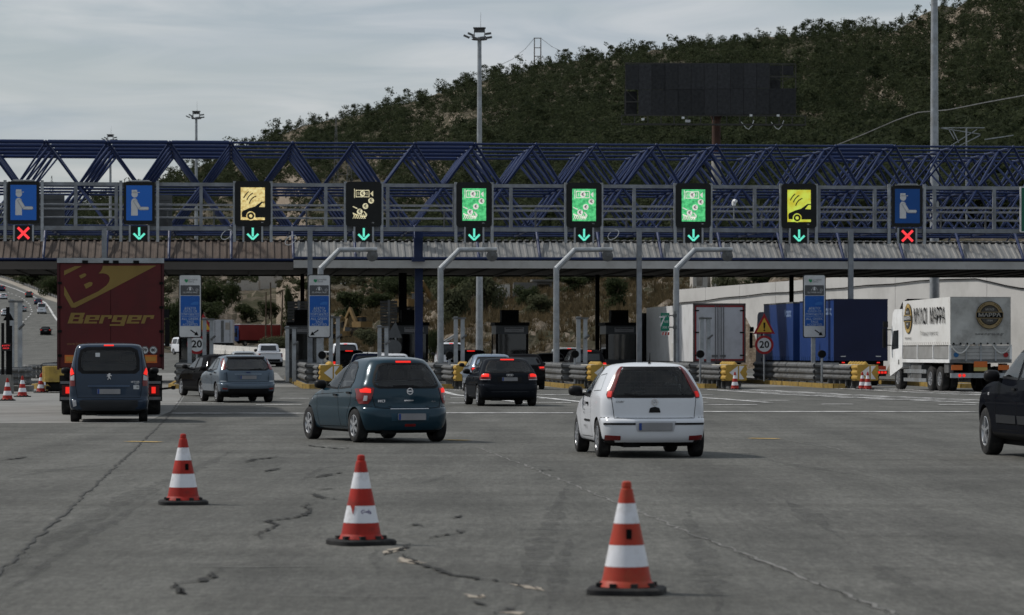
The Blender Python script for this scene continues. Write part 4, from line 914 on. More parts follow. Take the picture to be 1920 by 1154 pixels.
# ---- blue tag signs
signw = pm('sign_white', (.50, .51, .52), .5, 0, .06, 2, dirt=(.36, .36, .35)); signk = pm('sign_grey', (.075, .078, .082), .5); logog = pm('logo_green', (.03, .22, .10), .5); pale = pm('sign_pale_blue', (.10, .22, .42), .5)
def tag_sign(px, d, arrow, label, px0=1.0):
    g = W(px, HY, d); k = d / F; t = thing('tag_sign', label, 'sign', (g.x, d, .17), TH * .6, 'blue tag lane signs')
    zt = CAMH + (HY - 515) * k - .17; Hs = 119 * k; Ws = 43 * k; zc = zt - Hs / 2
    m = MB(); m.prism(rrect(Ws, Hs, .10, 4, 0, zc), 0, .06); m.build('rim', signblk, t)
    def fl(nm, polys, mat, y): 
        m = MB(); [m.prism(p, y - .004, y) for p in polys]; return m.build(nm, mat, t)
    fl('white_face', [rrect(Ws - .08, Hs - .08, .08, 4, 0, zc)], signw, -.001)
    z = lambda f: zt - Hs * f
    fl('grey_band', [rrect(Ws * .84, Hs * .16, .03, 3, 0, z(.25))], signk, -.007)
    fl('blue_panel', [rrect(Ws * .84, Hs * .475, .03, 3, 0, z(.575))], pm('tag_blue', (.012, .085, .33), .5, 0, .06, 2), -.007)
    fl('logo_shield', [[(-.34 * Ws + .1, z(.075)), (-.34 * Ws + .26, z(.08)), (-.34 * Ws + .24, z(.115)), (-.34 * Ws + .18, z(.13)), (-.34 * Ws + .10, z(.105))]], logog, -.007)
    text('ΟΛΥΜΠΙΑ', .065, signk, t, (.12 * Ws, -.012, z(.085)), name='sign_text'); text('ΟΔΟΣ', .065, signk, t, (.05 * Ws, -.012, z(.115)), name='sign_text')
    fl('road_symbol', [[(-.05, z(.25)), (.05, z(.25)), (.03, z(.195)), (-.03, z(.195))], stroke((-.14, z(.25)), (-.06, z(.20)), .014), stroke((.14, z(.25)), (.06, z(.20)), .014), arc(.30 * Ws, z(.245), .05, 0, 355, .014, 12)], wfig, -.014)
    text('OLYMPIA PASS', .07, wfig, t, (0, -.014, z(.285)), name='sign_text', width=Ws * .62)
    fl('car_symbol', [[(.02, z(.46)), (.18, z(.43)), (.36 * Ws, z(.43)), (.36 * Ws, z(.475)), (.04, z(.48))], arc(.16 * Ws, z(.42), .10, 60, 150, .02, 6), arc(.16 * Ws, z(.42), .18, 60, 150, .02, 6)], pm('tag_blue_light', (.03, .13, .40), .5), -.013)
    lt = pm('tag_letter', (.30, .36, .46), .5)
    for i, (w_, f) in enumerate((('ΔΕΚΤΟΙ', .535), ('ΟΛΟΙ ΟΙ', .582), ('ΠΟΜΠΟΔΕΚΤΕΣ', .63), ('ALL GREEK', .70), ('TAGS', .747), ('ACCEPTED', .793))):
        text(w_, .105, lt, t, (0, -.014, z(f)), name='sign_text', bold=.012, width=Ws * {2: .76}.get(i, .12 * len(w_) * .62 / .9))
    fl('divider', [stroke((-.38 * Ws, z(.665)), (.38 * Ws, z(.665)), .012)], lt, -.013)
    a = .13 * Ws * 2; cx = .2 * Ws if arrow > 0 else -.22 * Ws; p0 = (cx - arrow * a * .7, z(.875)); p1 = (cx + arrow * a * .55, z(.955)); dv = (Vector(p1) - Vector(p0)).normalized(); q = Vector((-dv.y, dv.x))
    hp = Vector(p1) - dv * .14
    fl('black_arrow', [stroke(p0, hp, .05), [tuple(Vector(p1) + dv * .03), tuple(hp + q * .10), tuple(hp - q * .10)]], dark, -.008)
    m = MB()
    for x in (-.03, ): m.bx(x - .09, x + .09, .07, .25, 0, zt - .1)
    m.bx(-.3, .3, .06, .12, zt - .6, zt - .5); m.bx(-.3, .3, .06, .12, zt - Hs + .3, zt - Hs + .4); m.build('post', galv, t)
    m = MB(); m.bx(-.25, .25, -.1, .4, 0, .05); m.build('base_plate', galv, t)
tag_sign(356.5, 142, 1, 'blue and white tag sign right of the dark red trailer'); tag_sign(598.5, 142, -1, 'blue and white tag sign above the teal hatchback'); tag_sign(1527, 148, 1, 'blue and white tag sign before the blue trailer')
# ---- speed and warning signs
redr = pm('sign_red', (.26, .015, .018), .5, 0, .1); amb = pm('sign_amber', (.50, .30, .04), .5, 0, .08)
def speed_sign(px, py, d, r, label, tri=True):
    g = W(px, HY, d); k = d / F; t = thing('speed_sign', label, 'traffic sign', (g.x, d, .17), TH * .5, 'speed limit signs'); z = CAMH + (HY - py) * k - .17; r *= k
    m = MB(); m.lathe([(.001, -.02), (r, -.02), (r, .02), (.001, .02)], 28, (0, 0, z), 'y'); m.build('red_ring', redr, t)
    m = MB(); m.lathe([(.001, -.026), (r * .74, -.026), (r * .74, -.021)], 28, (0, 0, z), 'y'); m.build('white_disc', signw, t)
    text('20', r * .74, dark, t, (0, -.032, z), name='speed_number', bold=.02, width=r * 1.05)
    if tri:
        zt = z + r * 1.18; a = r * 1.15
        m = MB(); m.prism([(-a, zt), (a, zt), (0, zt + a * 1.9)], -.02, .02); m.build('warning_triangle', redr, t)
        m = MB(); m.prism([(-a * .72, zt + a * .16), (a * .72, zt + a * .16), (0, zt + a * 1.5)], -.027, -.022); m.build('amber_face', amb, t)
        m = MB(); m.prism([(-.03, zt + a * .48), (.03, zt + a * .48), (.05, zt + a * 1.05), (-.05, zt + a * 1.05)], -.033, -.029); m.prism(circ(.045, 0, zt + a * .32, 10), -.033, -.029); m.build('exclamation_mark', dark, t)
    m = MB(); m.tube((0, .06, 0), (0, .06, z + r * 2.6), .04, None, 8); m.build('post', galv, t)
speed_sign(1433, 647, 152, 17.5, 'round 20 speed sign under an amber warning triangle, before the blue trailer'); speed_sign(369, 646, 150, 18.5, 'round 20 speed sign below the leftmost tag sign', False)
m_ = thing('warning_sign', 'amber warning triangle half hidden behind the leftmost tag sign', 'traffic sign', (W(381, HY, 151).x, 151, .17), 0); z = CAMH + (HY - 622) * 151 / F - .17
q = MB(); q.prism([(-.5, z), (.5, z), (0, z + .85)], -.02, .02); q.build('red_triangle', redr, m_); q = MB(); q.prism([(-.35, z + .08), (.35, z + .08), (0, z + .68)], -.03, -.024); q.build('amber_face', amb, m_); q = MB(); q.tube((0, .06, 0), (0, .06, z + .3), .04, None, 6); q.build('post', galv, m_)
# back of big slatted boards
slatm = pm('slat_back', (.15, .155, .16), .55, .4, .12, 1)
for px_, w, y0, y1, d, lb in ((560, 42, 565, 662, 172, 'slatted grey back of a sign board left of the middle tag sign'), (729, 32, 564, 662, 172, 'slatted grey back of a sign board left of the black column')):
    g = W(px_, HY, d); k = d / F; t = thing('sign_board_back', lb, 'sign board', (g.x, d, .17), TH, 'sign boards seen from behind'); z0 = CAMH + (HY - (y0 + 46 if px_ == 560 else y1)) * k - .17; z1 = CAMH + (HY - y0) * k - .17; n = max(6, int((z1 - z0) / .16))
    for i in range(n): m = MB(); m.bx(-w * k / 2, w * k / 2, -.03, .02, z0 + (z1 - z0) * i / n + .015, z0 + (z1 - z0) * (i + 1) / n - .012); m.build('slat', slatm, t)
    m = MB(); m.bx(-.06, .06, -.12, -.03, 0, z1 + .05); m.build('post', galv, t)
# dark triangular sign back beside the black column
t = thing('blank_traffic_sign', 'dark back of a triangular and a round traffic sign left of the black column', 'traffic sign', (W(738, HY, 160).x, 160, .17), 0); k = 160 / F; z = CAMH + (HY - 634) * k - .17
m = MB(); m.prism([(-.42, z), (.42, z), (.1, z + .82)], 0, .03); m.build('triangle_back', cabm, t); m = MB(); m.lathe([(.001, -.02), (.40, -.02), (.40, .02), (.001, .02)], 20, (0, 0, z - .48), 'y'); m.build('disc_back', cabm, t); m = MB(); m.tube((.1, .06, 0), (.1, .06, z + .5), .04, None, 6); m.build('post', galv, t)
# ---- left edge island: message box, concrete blocks, rails
t = thing('message_sign', 'small black message sign with red glowing text at the left edge', 'message sign', W(11, HY, 120).xy.to_3d(), 0); k = 120 / F; z = CAMH + (HY - 651) * k
m = MB(); m.bx(-.18, .18, 0, .14, z - .15, z + .15); m.build('housing', signblk, t); text('ΚΛΕΙΣΤΗ', .055, redx, t, (0, -.006, z + .05), name='red_text', width=.28); text('ΛΩΡΙΔΑ', .055, redx, t, (0, -.006, z - .05), name='red_text', width=.24)
m = MB(); m.bx(-.20, -.10, .16, .26, 0, z + .9); m.bx(-.02, .10, .16, .28, 0, z + 1.5); m.prism([(-.16, z + 1.0), (.26, z + 1.0), (.06, z + 1.35)], .3, .33); m.bx(.1, .2, .16, .26, 0, z + .8); m.build('posts', dark, t)
t = thing('lane_barrier', 'horizontal dark barrier arm across the leftmost lane', 'barrier', G(22, 727).xy.to_3d(), TH); m = MB(); m.bx(-.1, .1, -.1, .1, 0, 1.0); m.build('housing', galvd, t); m = MB(); m.bar((0, 0, .62), (3.6, 0, .60), .07, .09); m.build('arm', galvd, t)
t = thing('rail_stack', 'dark curved guard rail end at the left edge behind the cones', 'guard rail', G(20, 735).xy.to_3d(), TH); m = MB()
for a0 in range(8):
    a, b = R(180 + a0 * 22.5), R(180 + (a0 + 1) * 22.5); wrail(m, (.75 * math.cos(a), .6 * math.sin(a) + .7, 0), (.75 * math.cos(b), .6 * math.sin(b) + .7, 0), .25, .72, 3, 1)
m.build('curved_sheet', galvd, t); m = MB(); m.bx(-.7, .7, .5, 3.5, .02, .22); m.build('base', islm, t)
t = thing('rail_end', 'small curved guard rail end right of the left edge island', 'guard rail', G(60, 722).xy.to_3d(), TH); m = MB()
for a0 in range(8):
    a, b = R(180 + a0 * 22.5), R(180 + (a0 + 1) * 22.5); wrail(m, (.45 * math.cos(a), .4 * math.sin(a) + .5, 0), (.45 * math.cos(b), .4 * math.sin(b) + .5, 0), .3, .66, 3, 1)
m.build('curved_sheet', galvd, t)
t = thing('concrete_block', 'grey concrete block at the left picture edge behind the cones', 'concrete block', G(2, 739).xy.to_3d(), TH); m = MB(); m.prism([(-.6, 0), (.42, 0), (.38, .72), (-.6, .72)], 0, .9); m.build('block', islm, t)
# ================================================================== cones
def cone_mesh():
    prof = [(.215, .055, 0), (.20, .08, 0), (.185, .10, 0), (.165, .205, 0), (.1648, .206, 1), (.132, .365, 1), (.1318, .366, 0), (.098, .525, 0), (.0978, .526, 1), (.066, .675, 1), (.0658, .676, 0), (.045, .78, 0), (.036, .785, 0), (.038, .80, 0), (.034, .832, 0), (.020, .84, 0), (.001, .84, 0)]
    return prof
def make_cone(name, label, loc, h=.75, rz=0, group='traffic cones', mark=False, shade=orange):
    t = thing(name, label, 'traffic cone', loc, rz, group); sc = h / .84; pr = cone_mesh(); n = 28
    zs = {}
    for mi, nm, mat in ((0, 'orange_band', shade), (1, 'white_band', refl)):
        m = MB()
        for (a, b) in zip(pr, pr[1:] + [(0, 0, 9)]):
            if (a[2] == b[2] == mi): m.lathe([(a[0] * sc, a[1] * sc), (b[0] * sc, b[1] * sc)], n)
            elif m.v: m.build(nm, mat, t, 50); m = MB()
    m = MB(); w = .29 * sc; o8 = []
    for sx, sy, in ((1, 1), (-1, 1), (-1, -1), (1, -1)):
        c = [(w, w * .62), (w * .62, w)]
        if sx * sy < 0: c = c[::-1]
        o8 += [(sx * c[0][0], sy * c[0][1]), (sx * c[1][0], sy * c[1][1])]
    o8 = [(w * 1.0 * math.copysign(min(1, abs(math.cos(a)) ** .5), math.cos(a)), w * math.copysign(min(1, abs(math.sin(a)) ** .5), math.sin(a))) for a in [2 * math.pi * k / 32 for k in range(32)]]
    N8 = len(o8); vs = []
    for f, z in ((1, .004), (1.0, .038), (.94, .052), (.72, .052), (.68, .040)): vs += [(x * f, y * f, z * sc) for x, y in o8]
    m.add(vs, [(k * N8 + i, k * N8 + (i + 1) % N8, (k + 1) * N8 + (i + 1) % N8, (k + 1) * N8 + i) for k in range(4) for i in range(N8)] + [tuple(range(N8))[::-1], tuple(range(4 * N8, 5 * N8))]); 
    for a in range(8): an = a * math.pi / 4 + .39; m.box(w * .72 * math.cos(an), w * .72 * math.sin(an), .066 * sc, .05 * sc, .05 * sc, .035 * sc)
    m.build('rubber_base', rubber, t, 35)
    if mark:
        m = MB(); m.box(.028, -.118 * sc, .45 * sc, .035, .012, .065, Matrix.Rotation(0, 4, 'X')); m.build('black_stamp', dark, t)
    return t
make_cone('traffic_cone', 'orange and white cone at the front left, smallest of the front three', G(343.5, 946), .745, .2, mark=True)
c2 = make_cone('traffic_cone', 'orange and white cone at front centre with a torn lower band', G(677, 1021), .75, .5)
m = MB(); q = []
for (u, v) in ((-.085, .37), (-.045, .37), (-.062, .285)): r_ = .165 - (v - .205) * .2 ; q.append((u, -math.sqrt(max(.001, (r_ * .893) ** 2 - u * u)) - .004, v * .893))
m.add(q, [(0, 1, 2)]); o = m.build('torn_patch', orange, c2); o.rotation_euler = (0, 0, -.5); text('Gefa', .035, pm('stencil_blue', (.08, .06, .16), .6), c2, (.055 * math.cos(-.5) - .13 * math.sin(.5), -.075 * 0 - .128, .275), name='stencil', bold=.02).rotation_euler = (0, 0, .35 - .5)
make_cone('traffic_cone', 'orange and white cone at the front right, nearest to the camera', G(1175, 1113), .75, -.15, mark=True, shade=pm('cone_orange_faded', (.34, .036, .019), .55, 0, .15, 6, dirt=(.28, .06, .03), dscale=7))
for px_, py, h, lb in ((14, 752, .74, 'cone at the far left edge, first of the left row'), (42, 745, .74, 'second cone from the left edge'), (77, 737, .74, 'cone with a plain lower half, beside the ochre cushion'), (80, 731, .74, 'cone half hidden behind the one beside the ochre cushion'), (1378, 731, .74, 'cone before the crash cushion right of the white hatchback'), (1617, 731, .74, 'left one of the cone pair before the blue trailer'), (1627, 731.5, .74, 'right one of the cone pair before the blue trailer'), (866, 730, .74, 'cone half hidden by the mirror of the dark grey hatchback')):
    make_cone('traffic_cone', lb, G(px_, py), h, random.uniform(0, 1))
# ================================================================== cars
def crspline(keys, n):
    K = np.array(keys, float); m = len(K); ts = np.linspace(0, m - 1, n); o_ = []
    for t in ts:
        i = min(int(t), m - 2); u = t - i; p0, p1, p2, p3 = K[max(i - 1, 0)], K[i], K[i + 1], K[min(i + 2, m - 1)]
        o_.append(.5 * (2 * p1 + (p2 - p0) * u + (2 * p0 - 5 * p1 + 4 * p2 - p3) * u * u + (3 * p1 - p0 - 3 * p2 + p3) * u ** 3))
    return np.array(o_)
def outline(yr, yf, w, rr, rf, bow, taper, ns):
    rr = max(.01, min(rr, w * .95)); rf = max(.01, min(rf, w * .95)); pts = []
    for i in range(9): pts.append(((w - rr) * i / 9, yr))
    for i in range(7): a = math.pi / 2 * i / 7; pts.append((w - rr + rr * math.sin(a), yr + rr - rr * math.cos(a)))
    for i in range(ns): pts.append((w, yr + rr + (yf - rf - yr - rr) * i / ns))
    for i in range(7): a = math.pi / 2 * i / 7; pts.append((w - rf + rf * math.cos(a), yf - rf + rf * math.sin(a)))
    for i in range(7): pts.append(((w - rf) * (1 - i / 6), yf))
    ym, hl = (yr + yf) / 2, max(.3, (yf - yr) / 2); o_ = []
    for x, y in pts:
        u = (y - ym) / hl; k = max(0, 1 - (y - yr) / .7); f = max(0, 1 - (yf - y) / 1.0)
        o_.append((x * (1 - taper * u ** 4 * (1 if u < 0 else 1.1)), y + bow * k * (x / max(w, .01)) ** 2 - 2.2 * bow * f * (x / max(w, .01)) ** 2))
    return o_
def car_body(spec):
    ns = spec.get('ns', 64); nl = spec.get('nl', 60); L = crspline(spec['levels'], nl); rows = []
    for z, yr, yf, w, rr, rf in L:
        o_ = outline(yr, yf, max(w, .02), rr, rf, spec.get('bow', .10), spec.get('taper', .06), ns)
        rows.append([(x, y, z) for x, y in o_] + [(-x, y, z) for x, y in o_[-2:0:-1]])
    n = len(rows[0]); mb = MB()
    mb.add([p for r in rows for p in r], [(k * n + i, k * n + (i + 1) % n, (k + 1) * n + (i + 1) % n, (k + 1) * n + i) for k in range(nl - 1) for i in range(n)] + [tuple(range(n))[::-1], tuple(range((nl - 1) * n, nl * n))])
    return mb
def boolean_cut(me, cutter):
    a = bpy.data.objects.new('a', me); b = bpy.data.objects.new('b', cutter); COL.objects.link(a); COL.objects.link(b)
    md = a.modifiers.new('b', 'BOOLEAN'); md.operation = 'DIFFERENCE'; md.object = b; md.solver = 'EXACT'
    try: md.material_mode = 'TRANSFER'
    except Exception: pass
    r = bpy.data.meshes.new_from_object(a.evaluated_get(bpy.context.evaluated_depsgraph_get()))
    bpy.data.objects.remove(a); bpy.data.objects.remove(b); return r
def soft(poly, r=.055):                              # round the corners by about r only
    q = []; n = len(poly)
    for i in range(n):
        a, b, c = poly[i - 1], poly[i], poly[(i + 1) % n]
        for o_ in (a, None, c):
            if o_ is None: q.append(b); continue
            l = math.dist(o_, b); f = min(r / l, .33); q.append((b[0] + (o_[0] - b[0]) * f, b[1] + (o_[1] - b[1]) * f))
    return chaikin(q, 1)
class Skin:                                        # drop shapes onto the body surface
    def __init__(s, me): 
        bm = bmesh.new(); bm.from_mesh(me); s.b = BVHTree.FromBMesh(bm); bm.free()
    def at(s, kind, u, z, off, sd=1):
        if kind == 'rear': o_, d = Vector((u, -4, z)), Vector((0, 1, 0))
        elif kind == 'corner': d = Vector((-sd * .7071, .7071, 0)); o_ = Vector((sd * .7071 * u, .7071 * u, z)) - d * 6
        elif kind == 'front': o_, d = Vector((u, 9, z)), Vector((0, -1, 0))
        else: o_, d = Vector((4 * sd, u, z)), Vector((-sd, 0, 0))
        h = s.b.ray_cast(o_, d)
        if h[0] is None:
            h = s.b.find_nearest(Vector((u, 0, z)) if kind == 'rear' else Vector((u, 4, z)) if kind == 'front' else Vector((sd * .8, u, z)))
        n = h[1]
        if n.dot(d) > 0: n = -n
        return h[0] + n * off
    def patch(s, kind, poly, off=.004, margin=0, sd=1, rings=(1, .75, .5, .25), rnd=2, dense=.06, skirt=.02):
        """returns (frame MB or None, pane MB)"""
        p = soft(poly) if rnd == 2 else soft(poly, .028) if rnd == 3 else chaikin(poly, rnd) if rnd else list(poly); q = []
        for a, b in zip(p, p[1:] + p[:1]):
            k = max(1, int(math.dist(a, b) / dense)); q += [(a[0] + (b[0] - a[0]) * i / k, a[1] + (b[1] - a[1]) * i / k) for i in range(k)]
        us = [a[0] for a in q]; zs = [a[1] for a in q]; c = ((min(us) + max(us)) / 2, (min(zs) + max(zs)) / 2); hu, hz = (max(us) - min(us)) / 2, (max(zs) - min(zs)) / 2
        n = len(q); fx, fz = 1 - margin / hu, 1 - margin / hz
        def ring(a, b, of): return [s.at(kind, c[0] + (u - c[0]) * a, c[1] + (z - c[1]) * b, of, sd) for u, z in q]
        fr = None
        if margin:
            fr = MB(); R0, R1, R2 = ring(1, 1, -skirt), ring(1, 1, off), ring(fx, fz, off)
            fr.add(R0 + R1 + R2, [(k * n + i, k * n + (i + 1) % n, (k + 1) * n + (i + 1) % n, (k + 1) * n + i) for k in range(2) for i in range(n)])
        pn = MB(); rs = []
        if not margin: rs.append(ring(1, 1, -skirt))
        for r_ in rings: rs.append(ring(fx * r_, fz * r_, off - (.002 if margin else 0)))
        cc = s.at(kind, c[0], c[1], off, sd); vs = [v for r_ in rs for v in r_] + [cc]; K = len(rs)
        pn.add(vs, [(k * n + i, k * n + (i + 1) % n, (k + 1) * n + (i + 1) % n, (k + 1) * n + i) for k in range(K - 1) for i in range(n)] + [((K - 1) * n + i, (K - 1) * n + (i + 1) % n, K * n) for i in range(n)])
        return fr, pn
    def strip(s, kind, pts, w=.010, off=.002, sd=1, mb=None):
        mb = mb or MB(); q = []
        for a, b in zip(pts, pts[1:]):
            k = max(1, int(math.dist(a, b) / .05)); q += [(a[0] + (b[0] - a[0]) * i / k, a[1] + (b[1] - a[1]) * i / k) for i in range(k)]
        q.append(pts[-1]); vs = []
        for i, p in enumerate(q):
            a, b = q[max(i - 1, 0)], q[min(i + 1, len(q) - 1)]; dx, dz = b[0] - a[0], b[1] - a[1]; l = math.hypot(dx, dz) or 1; nx_, nz_ = -dz / l * w / 2, dx / l * w / 2
            vs += [s.at(kind, p[0] + nx_, p[1] + nz_, off, sd), s.at(kind, p[0] - nx_, p[1] - nz_, off, sd)]
        mb.add(vs, [(2 * i, 2 * i + 1, 2 * i + 3, 2 * i + 2) for i in range(len(q) - 1)]); return mb
def inpoly(p, poly):
    c = False; n = len(poly)
    for i in range(n):
        a, b = poly[i], poly[i - 1]
        if (a[1] > p[1]) != (b[1] > p[1]) and p[0] < (b[0] - a[0]) * (p[1] - a[1]) / (b[1] - a[1]) + a[0]: c = not c
    return c
WHEELS = {}
def wheel_mesh(r, wd, rim, style):
    key = (r, wd, rim, style)
    if key in WHEELS: return WHEELS[key]
    m = MB(); h = wd / 2; m.lathe([(rim * .98, -h * .75), (rim, -h * .95), (r * .93, -h), (r * .985, -h * .85), (r, -h * .5), (r, h * .5), (r * .985, h * .85), (r * .93, h), (rim, h * .95), (rim * .98, h * .75)], 32, (0, 0, 0), 'x'); ty = m.mesh('tyre', rubber, 50)
    m = MB(); q = -h                                  # outer side at -x
    m.lathe([(rim * 1.0, q * .92), (rim * .95, q * .97), (rim * .9, q * .82), (rim * .86, q * .3)], 28, (0, 0, 0), 'x', 0); m.lathe([(rim * .86, q * .3), (.001, q * .25)], 28, (0, 0, 0), 'x', 1)
    ns, w0, w1 = {'hub6': (6, .24, .30), 'alloy5': (5, .16, .20), 'cover': (9, .10, .16), 'steel': (10, .11, .12)}.get(style, (5, .2, .2))
    for k in range(ns):
        a = 2 * math.pi * k / ns; M = Matrix.Rotation(a, 4, 'X'); pts = [(0, rim * .08, w0 * rim * .5), (0, rim * .92, w1 * rim * .5)]
        vs = [M @ Vector((x_, sgn * ww, rad)) for x_ in (q * .72, q * .98) for (z_, rad, ww) in pts for sgn in (-1, 1)]
        m.add(vs, [(0, 1, 3, 2), (4, 6, 7, 5), (0, 4, 5, 1), (2, 3, 7, 6), (0, 2, 6, 4), (1, 5, 7, 3)], 0)
    m.lathe([(rim * .22, q * .8), (rim * .2, q * 1.02), (.001, q * 1.04)], 16, (0, 0, 0), 'x', 0)
    rm = m.mesh('rim', [alloy, dark], 40); WHEELS[key] = (ty, rm); return WHEELS[key]
def paintm(name, rgb, rough=.32, metal=.0): return pm(name, rgb, .12 if max(rgb) < .02 else min(rough, .16), metal, .06, 1.2, coat=.10, spec=.25 if max(rgb) > .02 else 0.0, dirt=tuple(.95 * c + .001 for c in rgb), dscale=1.6)
def make_car(spec, name, label, cat, loc, heading, group=None):
    t = thing(name, label, cat, loc, heading, group)
    body = car_body(spec); pmat = spec['paint']; bme = body.mesh('body', [pmat, dark], 32)
    sk = Skin(bme)
    tr, wx = spec['wheel_r'], spec['track'] / 2; ax = spec['axles']
    # wheel arches
    c = MB()
    for y in ax:
        for sx in (-1, 1):
            R_ = tr * 1.13; n = 28; pr = [(y + R_ * math.cos(2 * math.pi * i / n), tr + R_ * math.sin(2 * math.pi * i / n)) for i in range(n)]
            vs = [(x, a, b) for x in (sx * (wx - .22), sx * (wx + .6)) for a, b in pr]; c.add(vs, [tuple(range(n)), tuple(range(n, 2 * n))[::-1]] + [(i, n + i, n + (i + 1) % n, (i + 1) % n) for i in range(n)])
    cut = boolean_cut(bme, c.mesh('cut', [dark])) 
    me = cut
    bm = bmesh.new(); bm.from_mesh(me)
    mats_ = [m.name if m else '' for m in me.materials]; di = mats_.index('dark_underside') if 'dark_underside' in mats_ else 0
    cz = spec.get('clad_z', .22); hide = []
    wins = spec['windows']
    holes = []
    for k, poly in wins:
        p = soft(poly); us = [a[0] for a in p]; zs = [a[1] for a in p]; c0 = ((min(us) + max(us)) / 2, (min(zs) + max(zs)) / 2)
        holes.append((k, [(c0[0] + (u - c0[0]) * .985, c0[1] + (z - c0[1]) * .985) for u, z in p]))
    for f in bm.faces:
        ct = f.calc_center_median()
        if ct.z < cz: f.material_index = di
        if spec.get('see', True):
            for k, p in holes:
                nn = f.normal
                if k == 'rear' and nn.y < -.15 and ct.y < ax[0] + .6: g = [(v.co.x, v.co.z) for v in f.verts]
                elif k == 'front' and nn.y > .1 and ct.y > ax[0] + .8: g = [(v.co.x, v.co.z) for v in f.verts]
                elif k == 'side' and abs(nn.x) > .35: g = [(v.co.y, v.co.z) for v in f.verts]
                else: continue
                if all(inpoly(q, p) for q in g): hide.append(f); break
    bmesh.ops.delete(bm, geom=hide, context='FACES'); bm.to_mesh(me); bm.free()
    me.polygons.foreach_set('use_smooth', [True] * len(me.polygons)); me.set_sharp_from_angle(angle=R(32))
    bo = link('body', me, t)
    # windows
    gm = spec.get('glass', tint) if spec.get('see', True) else oglass
    for k, poly in wins:
        for sd in ((1, -1) if k == 'side' else (1,)):
            mg = spec.get('frame', .035); fr, pn = sk.patch(k, poly, .005, mg, sd)
            w = pn.build('rear_window' if k == 'rear' else 'windscreen' if k == 'front' else 'side_window', gm, t, 60); fr.build('frame', black, w, 60)
    # shut lines
    m = MB()
    for k, pts in spec.get('lines', []):
        for sd in ((1, -1) if k == 'side' else (1,)): sk.strip(k, pts, .009, .0022, sd, m)
    if m.v: o_ = m.build('shut_lines', dark, t); o_['kind'] = 'stuff'
    # lamps and trim dropped on the surface
    for nm, k, poly, mat, off in spec.get('patches', []):
        sds = (1, -1) if k in ('side', 'corner') else (1,)
        polys = [poly]
        if k == 'rearm': k = 'rear'; polys = [poly, [(-x, z) for x, z in poly][::-1]]
        for pl in polys:
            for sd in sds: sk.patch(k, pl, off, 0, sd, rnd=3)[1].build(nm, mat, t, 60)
    # door handles, mirrors
    for y, z in spec.get('handles', []):
        for sd in (1, -1):
            p = sk.at('side', y, z, .018, sd); m = MB(); m.prism(rrect(.17, .035, .016), -.012, .012, Matrix.Translation(p) @ Matrix.Rotation(math.pi / 2, 4, 'Z')); m.build('door_handle', spec.get('handle_mat', black), t)
    my, mz, ms = spec['mirror']
    for sd in (1, -1):
        p = sk.at('side', my, mz, 0, sd); m = MB(); cx_ = p.x + sd * .16
        prof = [(.02, -.10), (.085, -.08), (.115, -.02), (.115, .05), (.09, .10), (.02, .12)]
        vs = []; n = 14
        for i, (rr_, yy) in enumerate(prof):
            for q in range(n): a = 2 * math.pi * q / n; vs.append((cx_ + math.copysign(abs(math.cos(a)) ** .7, math.cos(a)) * rr_ * 1.15 * ms, my + yy * ms, mz + .03 + math.copysign(abs(math.sin(a)) ** .7, math.sin(a)) * rr_ * .82 * ms))
        m.add(vs, [(k_ * n + i, k_ * n + (i + 1) % n, (k_ + 1) * n + (i + 1) % n, (k_ + 1) * n + i) for k_ in range(len(prof) - 1) for i in range(n)] + [tuple(range(n))[::-1]])
        mo = m.build('wing_mirror', spec.get('mirror_mat', black), t, 50)
        m = MB(); m.bar((p.x - sd * .02, my, mz - .03), (cx_, my, mz - .03), .07, .05); m.build('mirror_arm', black, mo)
    # wheels
    ty, rm = wheel_mesh(tr, spec['tyre_w'], spec['rim_r'], spec.get('rim', 'hub6'))
    for y in ax:
        for sx in (-1, 1):
            w = link('wheel', ty, t, (sx * wx, y, tr)); r_ = link('rim', rm, w)
            if sx > 0: r_.rotation_euler = (0, 0, math.pi)
    m = MB(); m.bx(-wx + .12, wx - .12, .45, ax[1] + .3, .17, .30); m.bx(-wx + .25, -wx + .5, .12, .5, .16, .26); m.build('underbody', dark, t)
    # cabin
    if spec.get('see', True):
        seats = spec.get('seats', [(ax[1] - 1.25, 2), (ax[0] + .35, 3)]); H0 = spec.get('seat_z', .28)
        m = MB(); wi = spec['track'] / 2 - .12; m.bx(-wi, wi, ax[0] - .1, ax[1] - .3, .28, .42); m.bx(-wi, wi, ax[1] - .55, ax[1] - .15, .42, spec['belt'] - .02); m.build('cabin_floor_and_dash', dark, t)
        for y, n in seats:
            xs = (-.36, .36) if n == 2 else (0,)
            for x in xs:
                wS = .25 if n == 2 else wi - .08; m = MB(); m.bx(x - wS, x + wS, y, y + .5, H0, H0 + .16)
                m.prism([(y - .22, H0 + .78), (y - .08, H0 + .80), (y + .10, H0 + .05), (y - .04, H0 + .05)], -wS, wS, Matrix.Translation((x, 0, 0)) @ Matrix.Rotation(math.pi / 2, 4, 'Z') @ Matrix.Scale(-1, 4, (0, 1, 0)) if False else Matrix(((0, 1, 0, x), (1, 0, 0, 0), (0, 0, 1, 0), (0, 0, 0, 1))))
                so = m.build('seat', seatm, t)
                for hx in ((0,) if n == 2 else (-.42, .42)):
                    m = MB(); m.prism(rrect(.26, .18, .06, 3, x + hx, H0 + .92), y - .24, y - .13); m.build('head_restraint', seatm, so)
    # exhaust, aerial
    if spec.get('aerial'): ay, az = spec['aerial']; m = MB(); m.tube((0, ay, az - .03), (0, ay - .06, az + .16), .012, .006, 6); m.lathe([(.03, az - .03), (.02, az + .02), (.001, az + .03)], 8, (0, ay, 0)); m.build('aerial', black, t)
